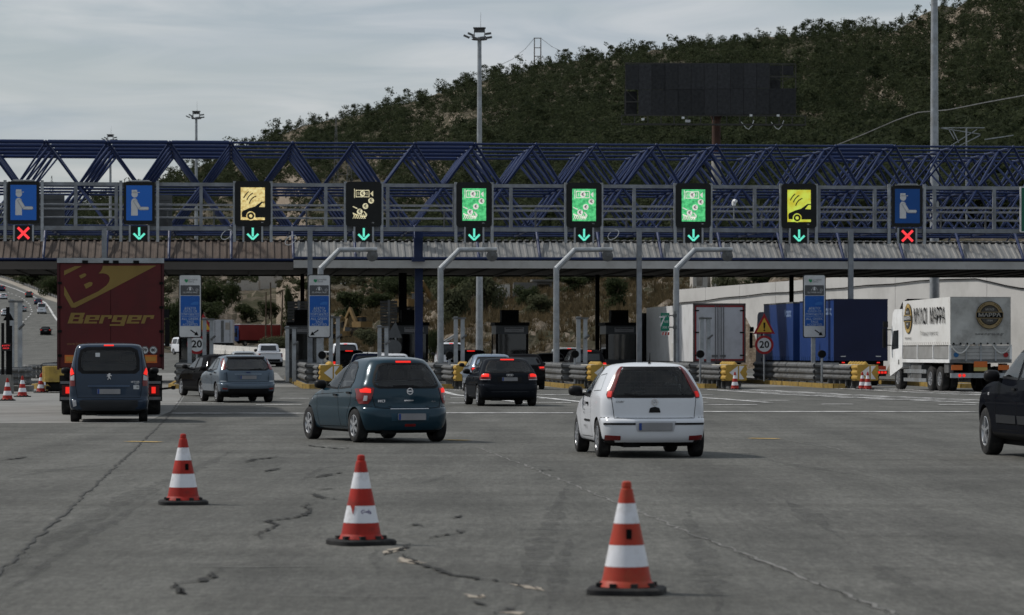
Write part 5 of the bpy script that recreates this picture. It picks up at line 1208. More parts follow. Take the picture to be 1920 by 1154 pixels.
    for nm, body_, h_, x, z, wd, mt in spec.get('badges', []):
        if nm == 'text': 
            p = sk.at('rear', x, z, .006); text(body_, h_, mt, t, p, name='badge_lettering', width=wd, bold=.012)
        elif nm == 'ring':
            p = sk.at('rear', x, z, .010); m = MB(); m.prism(arc(0, 0, h_, 0, 359, wd, 20), -.006, .006, Matrix.Translation(p)); 
            if body_ == 'bar': m.prism(rrect(h_ * 2.1, h_ * .5, .003), -.008, .004, Matrix.Translation(p))
            if body_ == 'bolt': m.prism([(-h_ * 1.2, -h_ * .2), (h_ * .3, h_ * .1), (h_ * .1, h_ * .3), (h_ * 1.2, h_ * .15), (-h_ * .2, -h_ * .1), (0, -h_ * .35)], -.008, .004, Matrix.Translation(p))
            m.build('badge', mt, t)
    pl = spec.get('plate')
    if pl:
        x, z, w_, h_ = pl; p = sk.at('rear', x, z, .014); m = MB(); m.prism(rrect(w_, h_, .012), -.006, .012, Matrix.Translation(p)); po = m.build('number_plate', plate, t)
        m = MB(); m.prism(rrect(.04, h_ - .01, .004, 2, -w_ / 2 + .028, 0), -.010, -.0065, Matrix.Translation(p)); m.build('blue_band', pm('plate_blue', (.02, .05, .2), .5), po)
    wp = spec.get('wiper')
    if wp: m = sk.strip('rear', wp, .022, .018); m.build('rear_wiper', black, t)
    return t
def place(px, py, heading): g = G(px, py); return (g.x, g.y, 0)
# ---------------------------------------------------------------- teal hatchback
def H(*lv): return list(lv)
micra = dict(paint=paintm('teal_paint', (.013, .036, .054), .3, .2), bow=.13, taper=.075,
  levels=[(.17, .20, 3.55, .62, .2, .3), (.20, .10, 3.64, .74, .25, .35), (.28, .03, 3.74, .795, .27, .40), (.42, -.01, 3.78, .822, .28, .42), (.54, 0, 3.78, .832, .26, .45), (.60, .025, 3.76, .832, .26, .48), (.635, .075, 3.74, .831, .25, .5), (.70, .085, 3.68, .832, .25, .52), (.80, .085, 3.50, .832, .25, .55),
          (.88, .09, 3.22, .822, .25, .5), (.95, .105, 2.85, .808, .25, .45), (1.0, .12, 2.70, .792, .25, .35), (1.10, .165, 2.55, .738, .26, .32), (1.22, .23, 2.36, .682, .26, .3), (1.33, .305, 2.16, .622, .25, .3), (1.41, .36, 1.98, .568, .24, .3), (1.455, .40, 1.83, .52, .23, .3), (1.485, .50, 1.66, .45, .25, .25), (1.503, .72, 1.45, .34, .22, .2), (1.513, .95, 1.28, .2, .12, .12), (1.515, 1.08, 1.15, .05, .02, .02)],
  wheel_r=.298, tyre_w=.19, rim_r=.195, track=1.47, axles=(.66, 3.11), clad_z=.225, rim='hub6', belt=.92, mirror=(2.40, .985, .82), aerial=None,
  windows=[('rear', [(-.52, .955), (.52, .955), (.605, .99), (.61, 1.07), (.555, 1.22), (.465, 1.37), (.36, 1.405), (-.36, 1.405), (-.465, 1.37), (-.555, 1.22), (-.61, 1.07), (-.605, .99)]),
           ('side', [(1.52, .93), (2.44, .96), (2.32, 1.10), (2.06, 1.33), (1.84, 1.425), (1.58, 1.445), (1.50, 1.43)]), ('side', [(.86, .965), (1.46, .935), (1.44, 1.43), (1.16, 1.425), (.96, 1.33), (.83, 1.08)]),
           ('front', [(-.60, 1.0), (.60, 1.0), (.50, 1.40), (-.50, 1.40)])],
  lines=[('side', [(1.49, 1.46), (1.49, .95), (1.46, .60), (1.40, .28)]), ('side', [(2.60, .95), (2.62, .55), (2.55, .27)]), ('side', [(1.40, .275), (2.55, .265)]), ('side', [(.80, .95), (.84, .72), (1.02, .50), (1.06, .28), (1.40, .275)]), ('side', [(.48, .90), (.60, .90), (.60, .74), (.44, .74), (.48, .90)]),
         ('rear', [(-.66, .985), (-.64, .80), (-.60, .62), (-.2, .595), (.2, .595), (.60, .62), (.64, .80), (.66, .985)]), ('side', [(.10, .64), (.30, .63), (.36, .60)]), ('side', [(1.20, .88), (2.9, .82)])],
  patches=[('tail_light', 'rearm', [(.60, .96), (.71, .99), (.80, .95), (.812, .79), (.80, .685), (.70, .685), (.655, .77)], redoff, .010), ('brake_lamp', 'rearm', [(.65, .945), (.72, .965), (.785, .935), (.785, .885), (.655, .875)], redon, .014), ('reverse_lamp', 'rearm', [(.705, .83), (.75, .83), (.765, .74), (.715, .74)], clearl, .014),
           ('high_brake_light', 'rear', [(-.14, 1.435), (.14, 1.435), (.14, 1.405), (-.14, 1.405)], redon, .012), ('fog_lamp', 'rear', [(-.10, .335), (.10, .335), (.10, .29), (-.10, .29)], redoff, .006), ('plate_recess', 'rear', [(-.36, .52), (.36, .52), (.34, .39), (-.34, .39)], pm('teal_shadow', (.014, .045, .07), .5), .002), ('chrome_trim', 'rear', [(-.36, .603), (.36, .603), (.36, .593), (-.36, .593)], chrome, .006), ('side_repeater', 'side', [(2.86, .76), (2.90, .76), (2.90, .735), (2.86, .735)], clearl, .008), ('maker_plate', 'rear', [(-.09, .755), (.09, .755), (.09, .735), (-.09, .735)], chrome, .006)],
  handles=[(1.60, .83), (.92, .875)], badges=[('ring', 'bar', .052, .02, .905, .018, chrome), ('text', 'MICRA', .045, -.46, .735, .20, chrome), ('text', 'DIG-S', .02, .47, .725, .09, chrome)], plate=(.02, .46, .52, .115), wiper=[(.22, .97), (.02, 1.0), (-.28, .99)], see=True, glass=glass('hatch_glass', (.78, .82, .81), .0))
rl = G(668, 832); hd = R(22.6)
def from_rear_left(px, py, heading, spec):                       # root position from where the rear left tyre meets the ground
    g = G(px, py); d = Vector((-math.sin(heading), math.cos(heading), 0)); r_ = Vector((math.cos(heading), math.sin(heading), 0))
    return g + r_ * (spec['track'] / 2) - d * spec['axles'][0]
make_car(micra, 'hatchback_car', 'dark teal small hatchback turning left, brake lights on, in the middle of the picture', 'car', from_rear_left(672, 830, hd, micra), hd)
# ---------------------------------------------------------------- white hatchback
wp_ = paintm('white_car_paint', (.60, .62, .66), .35)
corsa = dict(paint=wp_, bow=.10, taper=.06,
  levels=[(.17, .22, 3.6, .62, .2, .3), (.21, .12, 3.7, .74, .22, .35), (.29, .03, 3.80, .79, .22, .4), (.40, .0, 3.83, .81, .22, .42), (.52, -.005, 3.83, .82, .21, .45), (.575, .015, 3.80, .822, .21, .48), (.61, .07, 3.77, .822, .21, .5), (.70, .08, 3.65, .823, .21, .52), (.80, .085, 3.45, .82, .21, .55),
          (.87, .09, 3.10, .812, .21, .5), (.92, .10, 2.85, .802, .21, .42), (1.0, .135, 2.68, .775, .2, .35), (1.10, .185, 2.50, .728, .22, .32), (1.20, .245, 2.32, .678, .22, .3), (1.28, .295, 2.14, .63, .21, .3), (1.345, .345, 1.97, .58, .2, .3), (1.385, .40, 1.83, .53, .2, .3), (1.412, .50, 1.65, .46, .22, .25), (1.43, .74, 1.44, .33, .2, .2), (1.439, .95, 1.28, .2, .12, .12), (1.441, 1.08, 1.15, .05, .02, .02)],
  wheel_r=.288, tyre_w=.185, rim_r=.19, track=1.43, axles=(.66, 3.15), clad_z=.24, rim='cover', belt=.88, mirror=(2.28, .96, .85), aerial=(.62, 1.425),
  windows=[('rear', [(-.60, .905), (.60, .905), (.655, .94), (.645, 1.04), (.60, 1.16), (.53, 1.29), (.465, 1.375), (-.465, 1.375), (-.53, 1.29), (-.60, 1.16), (-.645, 1.04), (-.655, .94)]), ('side', [(1.42, .90), (2.36, .92), (2.22, 1.06), (1.98, 1.26), (1.76, 1.345), (1.50, 1.365), (1.40, 1.34)]), ('front', [(-.60, .96), (.60, .96), (.50, 1.34), (-.50, 1.34)])],
  lines=[('side', [(1.36, 1.37), (1.30, .95), (1.28, .60), (1.24, .30)]), ('side', [(2.52, .92), (2.55, .55), (2.48, .29)]), ('side', [(1.24, .30), (2.48, .29)]), ('side', [(.55, 1.02), (1.22, 1.0), (1.26, 1.24), (.74, 1.27), (.55, 1.02)]),
         ('rear', [(-.645, .90), (-.62, .70), (-.61, .60), (.61, .60), (.62, .70), (.645, .90)]), ('side', [(.06, .61), (.36, .61), (.40, .56)])],
  patches=[('tail_light', 'corner', [(.575, .90), (.655, .90), (.69, .95), (.70, 1.05), (.69, 1.18), (.685, 1.30), (.675, 1.37), (.64, 1.375), (.615, 1.30), (.595, 1.17), (.58, 1.04)], redoff, .010), ('tail_light_edge', 'corner', [(.592, 1.02), (.635, 1.02), (.645, 1.15), (.65, 1.29), (.64, 1.34), (.622, 1.25), (.605, 1.12)], pm('smoked_lens', (.10, .012, .012), .2, 0, .1, coat=.5), .010), ('tail_lamp', 'corner', [(.59, .915), (.66, .92), (.67, 1.0), (.60, 1.0)], redrefl, .016),  # tail_lamp glows to paint in the reflection on the lower lens
           ('bumper_strip', 'rearm', [(.30, .53), (.76, .53), (.76, .50), (.30, .50)], black, .010), ('plate_recess', 'rear', [(-.32, .555), (.32, .555), (.28, .40), (-.28, .40)], pm('white_recess_shade', (.42, .43, .46), .45), .003), ('reflector', 'rearm', [(.52, .335), (.74, .345), (.74, .27), (.52, .27)], redoff, .008), ('arch_guard', 'rearm', [(.60, .26), (.80, .30), (.80, .20), (.60, .2)], black, .006), ('tailgate_handle', 'rear', [(-.09, .685), (.09, .685), (.07, .755), (0, .775), (-.07, .755)], black, .010), ('side_rub_strip', 'side', [(1.36, .56), (1.98, .56), (1.98, .53), (1.36, .53)], black, .010)],  # plate_recess is a flat patch, the recess shade put into its colour
  handles=[(1.62, .81)], badges=[('ring', 'bolt', .042, 0, .845, .014, chrome), ('text', 'CORSA', .030, -.50, .845, .17, galvd)], plate=(.0, .475, .52, .115), wiper=[(.02, .93), (-.20, .935), (-.45, .96)], see=True, seats=[(1.9, 2)], seat_z=.30, glass=glass('corsa_glass', (.70, .74, .73), .0), frame=.05)
hd = R(6.0); wc = make_car(corsa, 'hatchback_car', 'white small hatchback van with black bumper strips, right of the middle', 'car', from_rear_left(1130, 857, hd, corsa), hd)
# lettering on the doors and the mesh bulkhead behind the seats
for sd in (-1,):
    for w_, h_, y, z in (('ΕΛΤΑ', .07, 2.0, .80), ('service', .035, 2.0, .71), ('courier', .035, 2.0, .66), ('ΤΑΧΥΔΡΟΜΕΙΑ', .035, 1.85, .45)): text(w_, h_, dark, wc, (-.835, y, z), 'left', 'door_lettering', bold=.01)
m = MB()
for k in range(12): m.tube((-.5 + k * .09, 1.35, .55), (-.45 + k * .082, 1.25, 1.28), .006, None, 4)
for k in range(8): m.tube((-.55, 1.33 - k * .01, .6 + k * .09), (.55, 1.33 - k * .01, .6 + k * .09), .006, None, 4)
o = m.build('mesh_bulkhead', galvd, wc); o['kind'] = 'stuff'
# ---------------------------------------------------------------- slate blue people carrier
partner = dict(paint=paintm('slate_paint', (.022, .036, .060), .35, .15), bow=.06, taper=.03,
  levels=[(.20, .20, 4.1, .70, .18, .3), (.24, .08, 4.2, .82, .2, .35), (.32, .0, 4.33, .875, .2, .4), (.42, -.03, 4.38, .895, .18, .42), (.495, -.03, 4.38, .90, .17, .45), (.525, .0, 4.36, .90, .16, .48), (.54, .035, 4.34, .90, .16, .5), (.70, .04, 4.25, .902, .16, .52), (.85, .045, 4.1, .90, .16, .55),
          (1.0, .05, 3.85, .893, .16, .5), (1.10, .06, 3.5, .882, .16, .42), (1.20, .075, 3.3, .865, .16, .35), (1.35, .10, 3.1, .835, .16, .32), (1.50, .13, 2.9, .80, .16, .3), (1.62, .16, 2.7, .77, .16, .3), (1.70, .19, 2.55, .74, .16, .3), (1.745, .23, 2.4, .70, .17, .3), (1.775, .34, 2.2, .62, .2, .3), (1.792, .6, 1.9, .45, .25, .25), (1.80, 1.0, 1.6, .2, .12, .12), (1.801, 1.2, 1.3, .05, .02, .02)],
  wheel_r=.31, tyre_w=.20, rim_r=.20, track=1.54, axles=(.80, 3.53), clad_z=.30, rim='cover', belt=1.1, mirror=(2.95, 1.12, .82),
  windows=[('rear', [(-.60, 1.10), (.60, 1.10), (.69, 1.18), (.69, 1.42), (.64, 1.64), (.50, 1.70), (-.50, 1.70), (-.64, 1.64), (-.69, 1.42), (-.69, 1.18)]), ('side', [(.45, 1.12), (1.55, 1.12), (1.55, 1.60), (.55, 1.60)]), ('side', [(1.7, 1.10), (2.9, 1.12), (2.5, 1.58), (1.7, 1.60)]), ('front', [(-.7, 1.2), (.7, 1.2), (.6, 1.66), (-.6, 1.66)])],
  lines=[('rear', [(-.72, 1.72), (-.75, 1.2), (-.74, .80), (-.70, .56), (.70, .56), (.74, .80), (.75, 1.2), (.72, 1.72)]), ('side', [(1.62, 1.7), (1.62, .9), (1.6, .35)])],
  patches=[('tail_light', 'rearm', [(.755, .82), (.855, .82), (.868, 1.0), (.855, 1.20), (.82, 1.27), (.78, 1.10), (.755, 1.0)], redoff, .012), ('brake_lamp', 'rearm', [(.775, 1.09), (.845, 1.06), (.855, 1.14), (.83, 1.23), (.805, 1.20)], redon, .016), ('reverse_lamp', 'rearm', [(.765, .95), (.85, .95), (.85, 1.03), (.77, 1.07)], clearl, .016), ('high_brake_light', 'rear', [(-.11, 1.745), (.11, 1.745), (.11, 1.725), (-.11, 1.725)], redon, .012),
           ('tailgate_handle', 'rear', [(-.47, .845), (.47, .845), (.47, .80), (-.47, .80)], pm('slate_ridge', (.05, .075, .12), .3, .2), .030), ('plate_recess', 'rear', [(-.40, .79), (.40, .79), (.36, .62), (-.36, .62)], pm('slate_recess', (.022, .038, .065), .5), .002), ('bumper', 'rear', [(-.86, .51), (.86, .51), (.84, .35), (.7, .27), (-.7, .27), (-.84, .35)], pm('dark_bumper', (.02, .022, .025), .6), .006), ('fog_lamp', 'rear', [(-.81, .50), (-.73, .50), (-.72, .38), (-.79, .36)], clearl, .012), ('sticker', 'rear', [(.55, .84), (.68, .84), (.68, .75), (.55, .75)], signw, .006), ('window_sticker', 'rear', [(-.30, 1.57), (-.20, 1.57), (-.20, 1.48), (-.30, 1.48)], signw, .012)],
  handles=[(1.75, 1.0)], badges=[('text', 'PARTNER', .04, .57, .915, .24, chrome), ('text', 'Tepee', .025, .62, .872, .10, chrome), ('text', 'AVIS', .035, .615, .795, .1, dark)], plate=(0, .70, .52, .115), wiper=[(.02, 1.13), (-.25, 1.14), (-.5, 1.15)], see=True, glass=glass('van_glass', (.6, .64, .64), .0), frame=.07, seat_z=.55)
hd = R(6.6); pv = make_car(partner, 'people_carrier', 'slate blue boxy people carrier behind the dark red trailer, brake lights on', 'car', G(209, 792) + Vector((-.01, -.4, 0)), hd)
m = MB(); zc = 1.035                                # rearing lion badge, reduced to its silhouette
m.prism([(-.03, -.07), (-.01, -.07), (.0, -.02), (.03, -.06), (.05, -.06), (.02, .0), (.05, .02), (.06, .0), (.065, .03), (.03, .04), (.04, .07), (0, .075), (-.02, .05), (-.05, .055), (-.02, .03), (-.055, .01), (-.01, .0)], -.004, .004, Matrix.Translation((0, .025, zc))); m.build('badge', chrome, pv)
# ---------------------------------------------------------------- dark grey three door hatchback
audi = dict(paint=paintm('graphite_paint', (.010, .012, .016), .25, .1), bow=.10, taper=.06,
  levels=[(.17, .25, 3.9, .66, .2, .3), (.21, .13, 4.0, .79, .25, .35), (.29, .04, 4.12, .845, .25, .4), (.42, .0, 4.2, .868, .25, .42), (.56, .0, 4.2, .875, .24, .45), (.63, .03, 4.17, .875, .24, .48), (.66, .075, 4.14, .875, .24, .5), (.76, .085, 4.0, .875, .24, .52), (.84, .09, 3.75, .87, .24, .55), (.90, .10, 3.35, .857, .24, .5), (.95, .13, 2.95, .838, .24, .42), (1.03, .22, 2.75, .80, .24, .35), (1.12, .33, 2.55, .757, .23, .32), (1.21, .44, 2.34, .71, .22, .3), (1.29, .54, 2.13, .665, .21, .3), (1.345, .62, 1.95, .62, .2, .3), (1.38, .70, 1.80, .56, .22, .3), (1.405, .86, 1.62, .46, .25, .25), (1.418, 1.05, 1.42, .25, .15, .12), (1.421, 1.16, 1.24, .05, .02, .02)],
  wheel_r=.31, tyre_w=.21, rim_r=.21, track=1.52, axles=(.82, 3.40), clad_z=.26, rim='alloy5', belt=.92, mirror=(2.36, .98, .82),
  windows=[('rear', [(-.58, .965), (.58, .965), (.70, 1.0), (.63, 1.17), (.52, 1.33), (-.52, 1.33), (-.63, 1.17), (-.70, 1.0)]), ('side', [(1.55, .94), (2.46, .95), (2.26, 1.12), (1.96, 1.28), (1.70, 1.33), (1.52, 1.32)]), ('side', [(.78, .99), (1.46, .95), (1.44, 1.32), (1.1, 1.28)]), ('front', [(-.6, 1.0), (.6, 1.0), (.5, 1.34), (-.5, 1.34)])],
  lines=[('rear', [(-.62, .95), (-.60, .80), (-.57, .68), (.57, .68), (.60, .80), (.62, .95)]), ('side', [(1.48, 1.34), (1.45, .9), (1.38, .28)]), ('side', [(.15, .665), (.45, .66)]), ('side', [(.9, .84), (3.1, .80)])],
  patches=[('tail_light', 'rearm', [(.56, .93), (.66, .955), (.79, .93), (.835, .86), (.84, .77), (.56, .77), (.545, .85)], redoff, .012), ('brake_lamp', 'rearm', [(.60, .935), (.70, .945), (.79, .915), (.80, .855), (.60, .855)], redon, .016), ('lens_edge', 'rearm', [(.565, .785), (.82, .785), (.82, .765), (.565, .765)], clearl, .016), ('high_brake_light', 'rear', [(-.20, 1.365), (.20, 1.365), (.20, 1.34), (-.20, 1.34)], redon, .014), ('plate_recess', 'rear', [(-.36, .855), (.36, .855), (.34, .70), (-.34, .70)], black, .002), ('bumper_crease', 'rear', [(-.70, .43), (.70, .43), (.70, .418), (-.70, .418)], pm('graphite_light', (.05, .055, .065), .3, .2), .006)],
  handles=[(1.60, .82)], badges=[('ring', '', .028, x, .905, .010, chrome) for x in (-.066, -.022, .022, .066)], plate=(0, .79, .46, .105), wiper=[(.0, .99), (.25, 1.0), (.42, 1.0)], see=True, glass=glass('hatch_glass2', (.72, .76, .75), .0))
hd = R(8.5); make_car(audi, 'hatchback_car', 'dark graphite three door hatchback with lit brake lights approaching the lane', 'car', from_rear_left(901, 761.5, hd, audi), hd)
# ---------------------------------------------------------------- silver blue hatchback
focus = dict(paint=paintm('silver_blue_paint', (.080, .108, .142), .3, .3), bow=.10, taper=.06,
  levels=[(.18, .3, 4.1, .70, .2, .3), (.22, .16, 4.2, .82, .22, .35), (.30, .05, 4.28, .875, .22, .4), (.44, .0, 4.33, .90, .22, .42), (.56, .0, 4.34, .912, .22, .45), (.60, .03, 4.32, .914, .22, .48), (.63, .09, 4.30, .914, .22, .5), (.78, .10, 4.15, .914, .22, .52), (.90, .105, 3.85, .905, .22, .55), (.98, .12, 3.4, .888, .22, .5), (1.05, .16, 3.0, .86, .22, .42), (1.15, .24, 2.75, .815, .21, .35), (1.26, .33, 2.5, .765, .2, .32), (1.36, .42, 2.28, .715, .19, .3), (1.42, .48, 2.08, .67, .18, .3), (1.455, .55, 1.92, .61, .2, .3), (1.482, .70, 1.72, .50, .25, .25), (1.495, .95, 1.50, .28, .15, .12), (1.50, 1.1, 1.24, .05, .02, .02)],
  wheel_r=.315, tyre_w=.205, rim_r=.21, track=1.56, axles=(.86, 3.50), clad_z=.34, rim='alloy5', belt=.98, mirror=(2.45, 1.03, .82),
  windows=[('rear', [(-.58, 1.0), (.58, 1.0), (.70, 1.06), (.65, 1.22), (.56, 1.38), (-.56, 1.38), (-.65, 1.22), (-.70, 1.06)]), ('side', [(1.6, .98), (2.6, 1.0), (2.3, 1.2), (2.0, 1.36), (1.6, 1.40)]), ('side', [(.80, 1.04), (1.52, .99), (1.5, 1.40), (1.1, 1.38)]), ('front', [(-.6, 1.08), (.6, 1.08), (.5, 1.42), (-.5, 1.42)])],
  lines=[('rear', [(-.68, 1.0), (-.66, .82), (-.64, .66), (.64, .66), (.66, .82), (.68, 1.0)]), ('side', [(1.55, 1.42), (1.52, .9), (1.45, .3)])],
  patches=[('tail_light', 'rearm', [(.70, 1.03), (.80, 1.02), (.775, 1.2), (.72, 1.36), (.67, 1.38), (.66, 1.26)], redoff, .012), ('reverse_lamp', 'rearm', [(.685, 1.20), (.735, 1.19), (.70, 1.31), (.67, 1.33)], clearl, .015), ('roof_spoiler', 'rear', [(-.60, 1.425), (.60, 1.425), (.58, 1.375), (-.58, 1.375)], black, .02), ('plate_recess', 'rear', [(-.40, .87), (.40, .87), (.34, .72), (-.34, .72)], pm('silver_recess', (.09, .12, .16), .4, .2), .002), ('trim_bar', 'rear', [(-.42, .905), (.42, .905), (.42, .875), (-.42, .875)], pm('silver_trim', (.17, .21, .26), .3, .3), .014), ('lower_bumper', 'rear', [(-.85, .44), (.85, .44), (.80, .28), (-.80, .28)], black, .006), ('reflector', 'rearm', [(.66, .46), (.80, .47), (.80, .42), (.66, .41)], redoff, .012), ('side_shoulder_glint', 'rearm', [(.68, .68), (.84, .69), (.84, .655), (.68, .65)], pm('glint_silver', (.4, .43, .47), .25, .3), .008), ('oval_badge', 'rear', [(-.065, .955), (.065, .955), (.065, .92), (-.065, .92)], pm('badge_blue', (.01, .02, .08), .3), .012)],  # pale shoulder patch is a painted highlight, not a trim part
  handles=[(1.65, .88), (.95, .93)], plate=(0, .79, .52, .11), wiper=[(.0, 1.02), (.25, 1.04), (.45, 1.04)], see=True, glass=glass('hatch_glass3', (.55, .60, .60), .04))
hd = R(15.5); make_car(focus, 'hatchback_car', 'silver blue five door hatchback right of the dark red trailer', 'car', from_rear_left(411, 755, hd, focus), hd)
# ---------------------------------------------------------------- black hatchback ahead of it (also the pattern for dark cars in the lanes)
import copy
def variant(base, **k): s = copy.copy(base); s.update(k); return s
dark1 = variant(focus, paint=paintm('black_paint', (.006, .006, .007), .22, .0), glass=glass('hatch_glass4', (.25, .28, .28), .05),
  patches=[('tail_light', 'rearm', [(.55, .96), (.84, .96), (.86, .88), (.80, .80), (.60, .84)], redoff, .012), ('brake_lamp', 'rearm', [(.60, .95), (.80, .95), (.80, .89), (.62, .88)], redon, .018), ('plate_recess', 'rear', [(-.34, .80), (.34, .80), (.32, .68), (-.32, .68)], black, .002)], badges=[], wiper=None, aerial=(.8, 1.49))
hd = R(21); make_car(dark1, 'hatchback_car', 'black hatchback with a lit tail light, left of the silver blue hatchback', 'car', from_rear_left(381, 744, hd, dark1), hd)
# ---------------------------------------------------------------- black off-roader at the right edge
suv = dict(paint=paintm('black_suv_paint', (.006, .007, .010), .22, .0), bow=.08, taper=.04,
  levels=[(.25, .25, 4.2, .74, .2, .3), (.30, .12, 4.32, .86, .22, .35), (.40, .03, 4.45, .90, .22, .4), (.55, .0, 4.5, .915, .22, .42), (.70, .0, 4.5, .925, .22, .45), (.85, .03, 4.45, .925, .22, .48), (.98, .05, 4.30, .915, .22, .5), (1.06, .06, 4.05, .90, .22, .5), (1.11, .07, 3.62, .882, .22, .48), (1.15, .09, 3.30, .868, .2, .42), (1.28, .15, 3.0, .825, .2, .35), (1.42, .22, 2.75, .775, .19, .32), (1.54, .30, 2.5, .735, .18, .3), (1.61, .38, 2.3, .69, .2, .3), (1.65, .55, 2.05, .6, .22, .3), (1.675, .8, 1.75, .4, .25, .25), (1.68, 1.1, 1.4, .05, .02, .02)],
  wheel_r=.355, tyre_w=.235, rim_r=.225, track=1.58, axles=(.92, 3.62), clad_z=.36, rim='alloy5', belt=1.1, mirror=(2.78, 1.16, .92),
  windows=[('side', [(1.75, 1.13), (2.95, 1.16), (2.62, 1.38), (2.36, 1.54), (1.76, 1.58)]), ('side', [(.6, 1.16), (1.66, 1.13), (1.66, 1.58), (.8, 1.54)]), ('rear', [(-.6, 1.12), (.6, 1.12), (.6, 1.5), (-.6, 1.5)]), ('front', [(-.65, 1.2), (.65, 1.2), (.55, 1.58), (-.55, 1.58)])],
  lines=[('side', [(1.70, 1.6), (1.68, 1.0), (1.62, .40)]), ('side', [(2.95, 1.12), (2.92, .8), (2.85, .40)]), ('side', [(1.62, .40), (2.85, .40)])],
  patches=[('side_moulding', 'side', [(1.72, .62), (2.86, .62), (2.86, .50), (1.72, .50)], pm('suv_moulding', (.012, .014, .018), .35, .1), .014), ('side_moulding', 'side', [(.95, .62), (1.64, .62), (1.60, .50), (1.1, .50)], pm('suv_moulding', (.03, .034, .042), .35, .2), .014), ('side_repeater', 'side', [(3.28, .94), (3.35, .94), (3.35, .90), (3.28, .90)], clearl, .01), ('tail_light', 'rearm', [(.7, 1.2), (.88, 1.2), (.88, .9), (.74, .9)], redoff, .012)],
  handles=[(1.82, 1.0), (.98, 1.03)], see=True, glass=glass('suv_glass', (.65, .7, .68), .01), seat_z=.55)
hd = R(6.0); f = G(1860, 853); d = Vector((-math.sin(hd), math.cos(hd), 0)); r_ = Vector((math.cos(hd), math.sin(hd), 0))
sv = make_car(suv, 'off_road_car', 'black off-roader with alloy wheels cut off by the right picture edge', 'car', f + r_ * .79 - d * 3.62, hd); sv.scale = (1, 1, 1.04)
# ---------------------------------------------------------------- cars in and beyond the lanes: simpler glass
lo = dict(ns=34, nl=40, see=False, lines=[], badges=[], wiper=None, handles=[])
hatch2 = make_car(variant(dark1, **lo, aerial=(.8, 1.49), patches=dark1['patches']), 'hatchback_car', 'black hatchback half hidden behind the graphite hatchback', 'car', (*G(985, 731).xy, 0), R(6), 'cars queueing in the lanes')
def at(px, d, z=None): return ((px - CX) * d / F, d, zroad(d, (px - CX) * d / F) if z is None else z)
gp = lambda n, c, r=.3, m_=.2: paintm(n, c, r, m_)
silver = gp('silver_paint', (.30, .32, .34)); navy = gp('navy_paint', (.02, .03, .07)); lblue = gp('light_blue_paint', (.18, .23, .30))
BK = 'black_paint'
QC = 'cars queueing in the lanes'
dup(hatch2, at(925, 125), R(6), 'pale blue hatchback behind the left mirror of the graphite hatchback', QC, {BK: lblue})
dup(hatch2, at(738, 150), R(5), 'white hatchback whose roof shows behind the teal hatchback', QC, {BK: wp_}); dup(hatch2, at(690, 160), R(5), 'navy hatchback whose roof shows left of the white one behind the teal hatchback', QC, {BK: navy})
dup(hatch2, at(458, 195), R(7), 'silver car beyond the lanes, behind the roof of the silver blue hatchback', QC, {BK: silver}); dup(hatch2, at(1034, 172), R(5), 'black car low behind the guard rail left of the silver van', QC)
suv2 = make_car(variant(suv, **lo, paint=paintm('black_paint2', (.007, .007, .008), .22, .0), patches=[('tail_light', 'rearm', [(.72, 1.05), (.88, 1.05), (.9, .85), (.74, .85)], redon, .014), ('high_brake_light', 'rear', [(-.2, 1.61), (.2, 1.61), (.2, 1.58), (-.2, 1.58)], redon, .03)]), 'off_road_car', 'black off-roader with red brake lights at the right toll booth', 'car', at(1103, 152), R(5.5), QC)
dup(suv2, at(655, 168), R(5), 'dark off-roader in front of the white van beyond the middle tag sign', QC); dup(suv2, at(884, 166), R(5), 'dark off-roader behind the pale blue hatchback', QC)
van = make_car(variant(partner, **lo, paint=paintm('silver_van_paint', (.34, .36, .38), .35), patches=[('tail_light', 'rearm', [(.77, .82), (.87, .82), (.87, 1.2), (.82, 1.27), (.77, 1.1)], redoff, .012), ('high_brake_light', 'rear', [(-.11, 1.745), (.11, 1.745), (.11, 1.725), (-.11, 1.725)], redon, .014)]), 'van', 'silver van beyond the right booth, left of the black off-roader', 'van', at(1068, 176), R(5), QC)
VP_ = 'silver_van_paint'
dup(van, at(648, 205), R(5), 'white van beyond the dark off-roader near the middle tag sign', QC, {VP_: wp_}).scale = (1, 1, 1.06); dup(van, at(846, 200), R(4), 'white van behind the cranked pole right of the blue column', QC, {VP_: wp_}).scale = (1, 1, 1.1)
# pickup
pk = dict(lo); 
pspec = variant(suv, **lo, paint=wp_, levels=[(.30, .1, 4.6, .72, .12, .3), (.36, .0, 4.75, .84, .12, .35), (.6, -.02, 4.85, .865, .10, .4), (.8, -.02, 4.8, .87, .10, .45), (.95, .0, 4.5, .865, .10, .45), (1.02, .02, 4.1, .86, .10, .4), (1.045, 1.9, 3.7, .84, .1, .35), (1.1, 1.98, 3.5, .82, .14, .32), (1.3, 2.05, 3.2, .77, .16, .3), (1.5, 2.14, 2.95, .72, .16, .3), (1.6, 2.2, 2.8, .68, .16, .3), (1.65, 2.3, 2.65, .5, .16, .15), (1.66, 2.4, 2.5, .1, .03, .03)], axles=(1.0, 3.9), mirror=(3.25, 1.15, 1.2),
  windows=[('rear', [(-.58, 1.16), (.58, 1.16), (.52, 1.52), (-.52, 1.52)]), ('side', [(2.25, 1.12), (3.3, 1.14), (3.0, 1.5), (2.3, 1.52)])], patches=[('tail_light', 'rearm', [(.74, .95), (.85, .95), (.85, .7), (.74, .7)], redoff, .012), ('bumper', 'rear', [(-.85, .56), (.85, .56), (.85, .38), (-.85, .38)], black, .03)], rim='steel')
make_car(pspec, 'pickup_truck', 'white pickup truck beyond the lanes near the white barrier', 'pickup', at(508, 228), R(9), None)
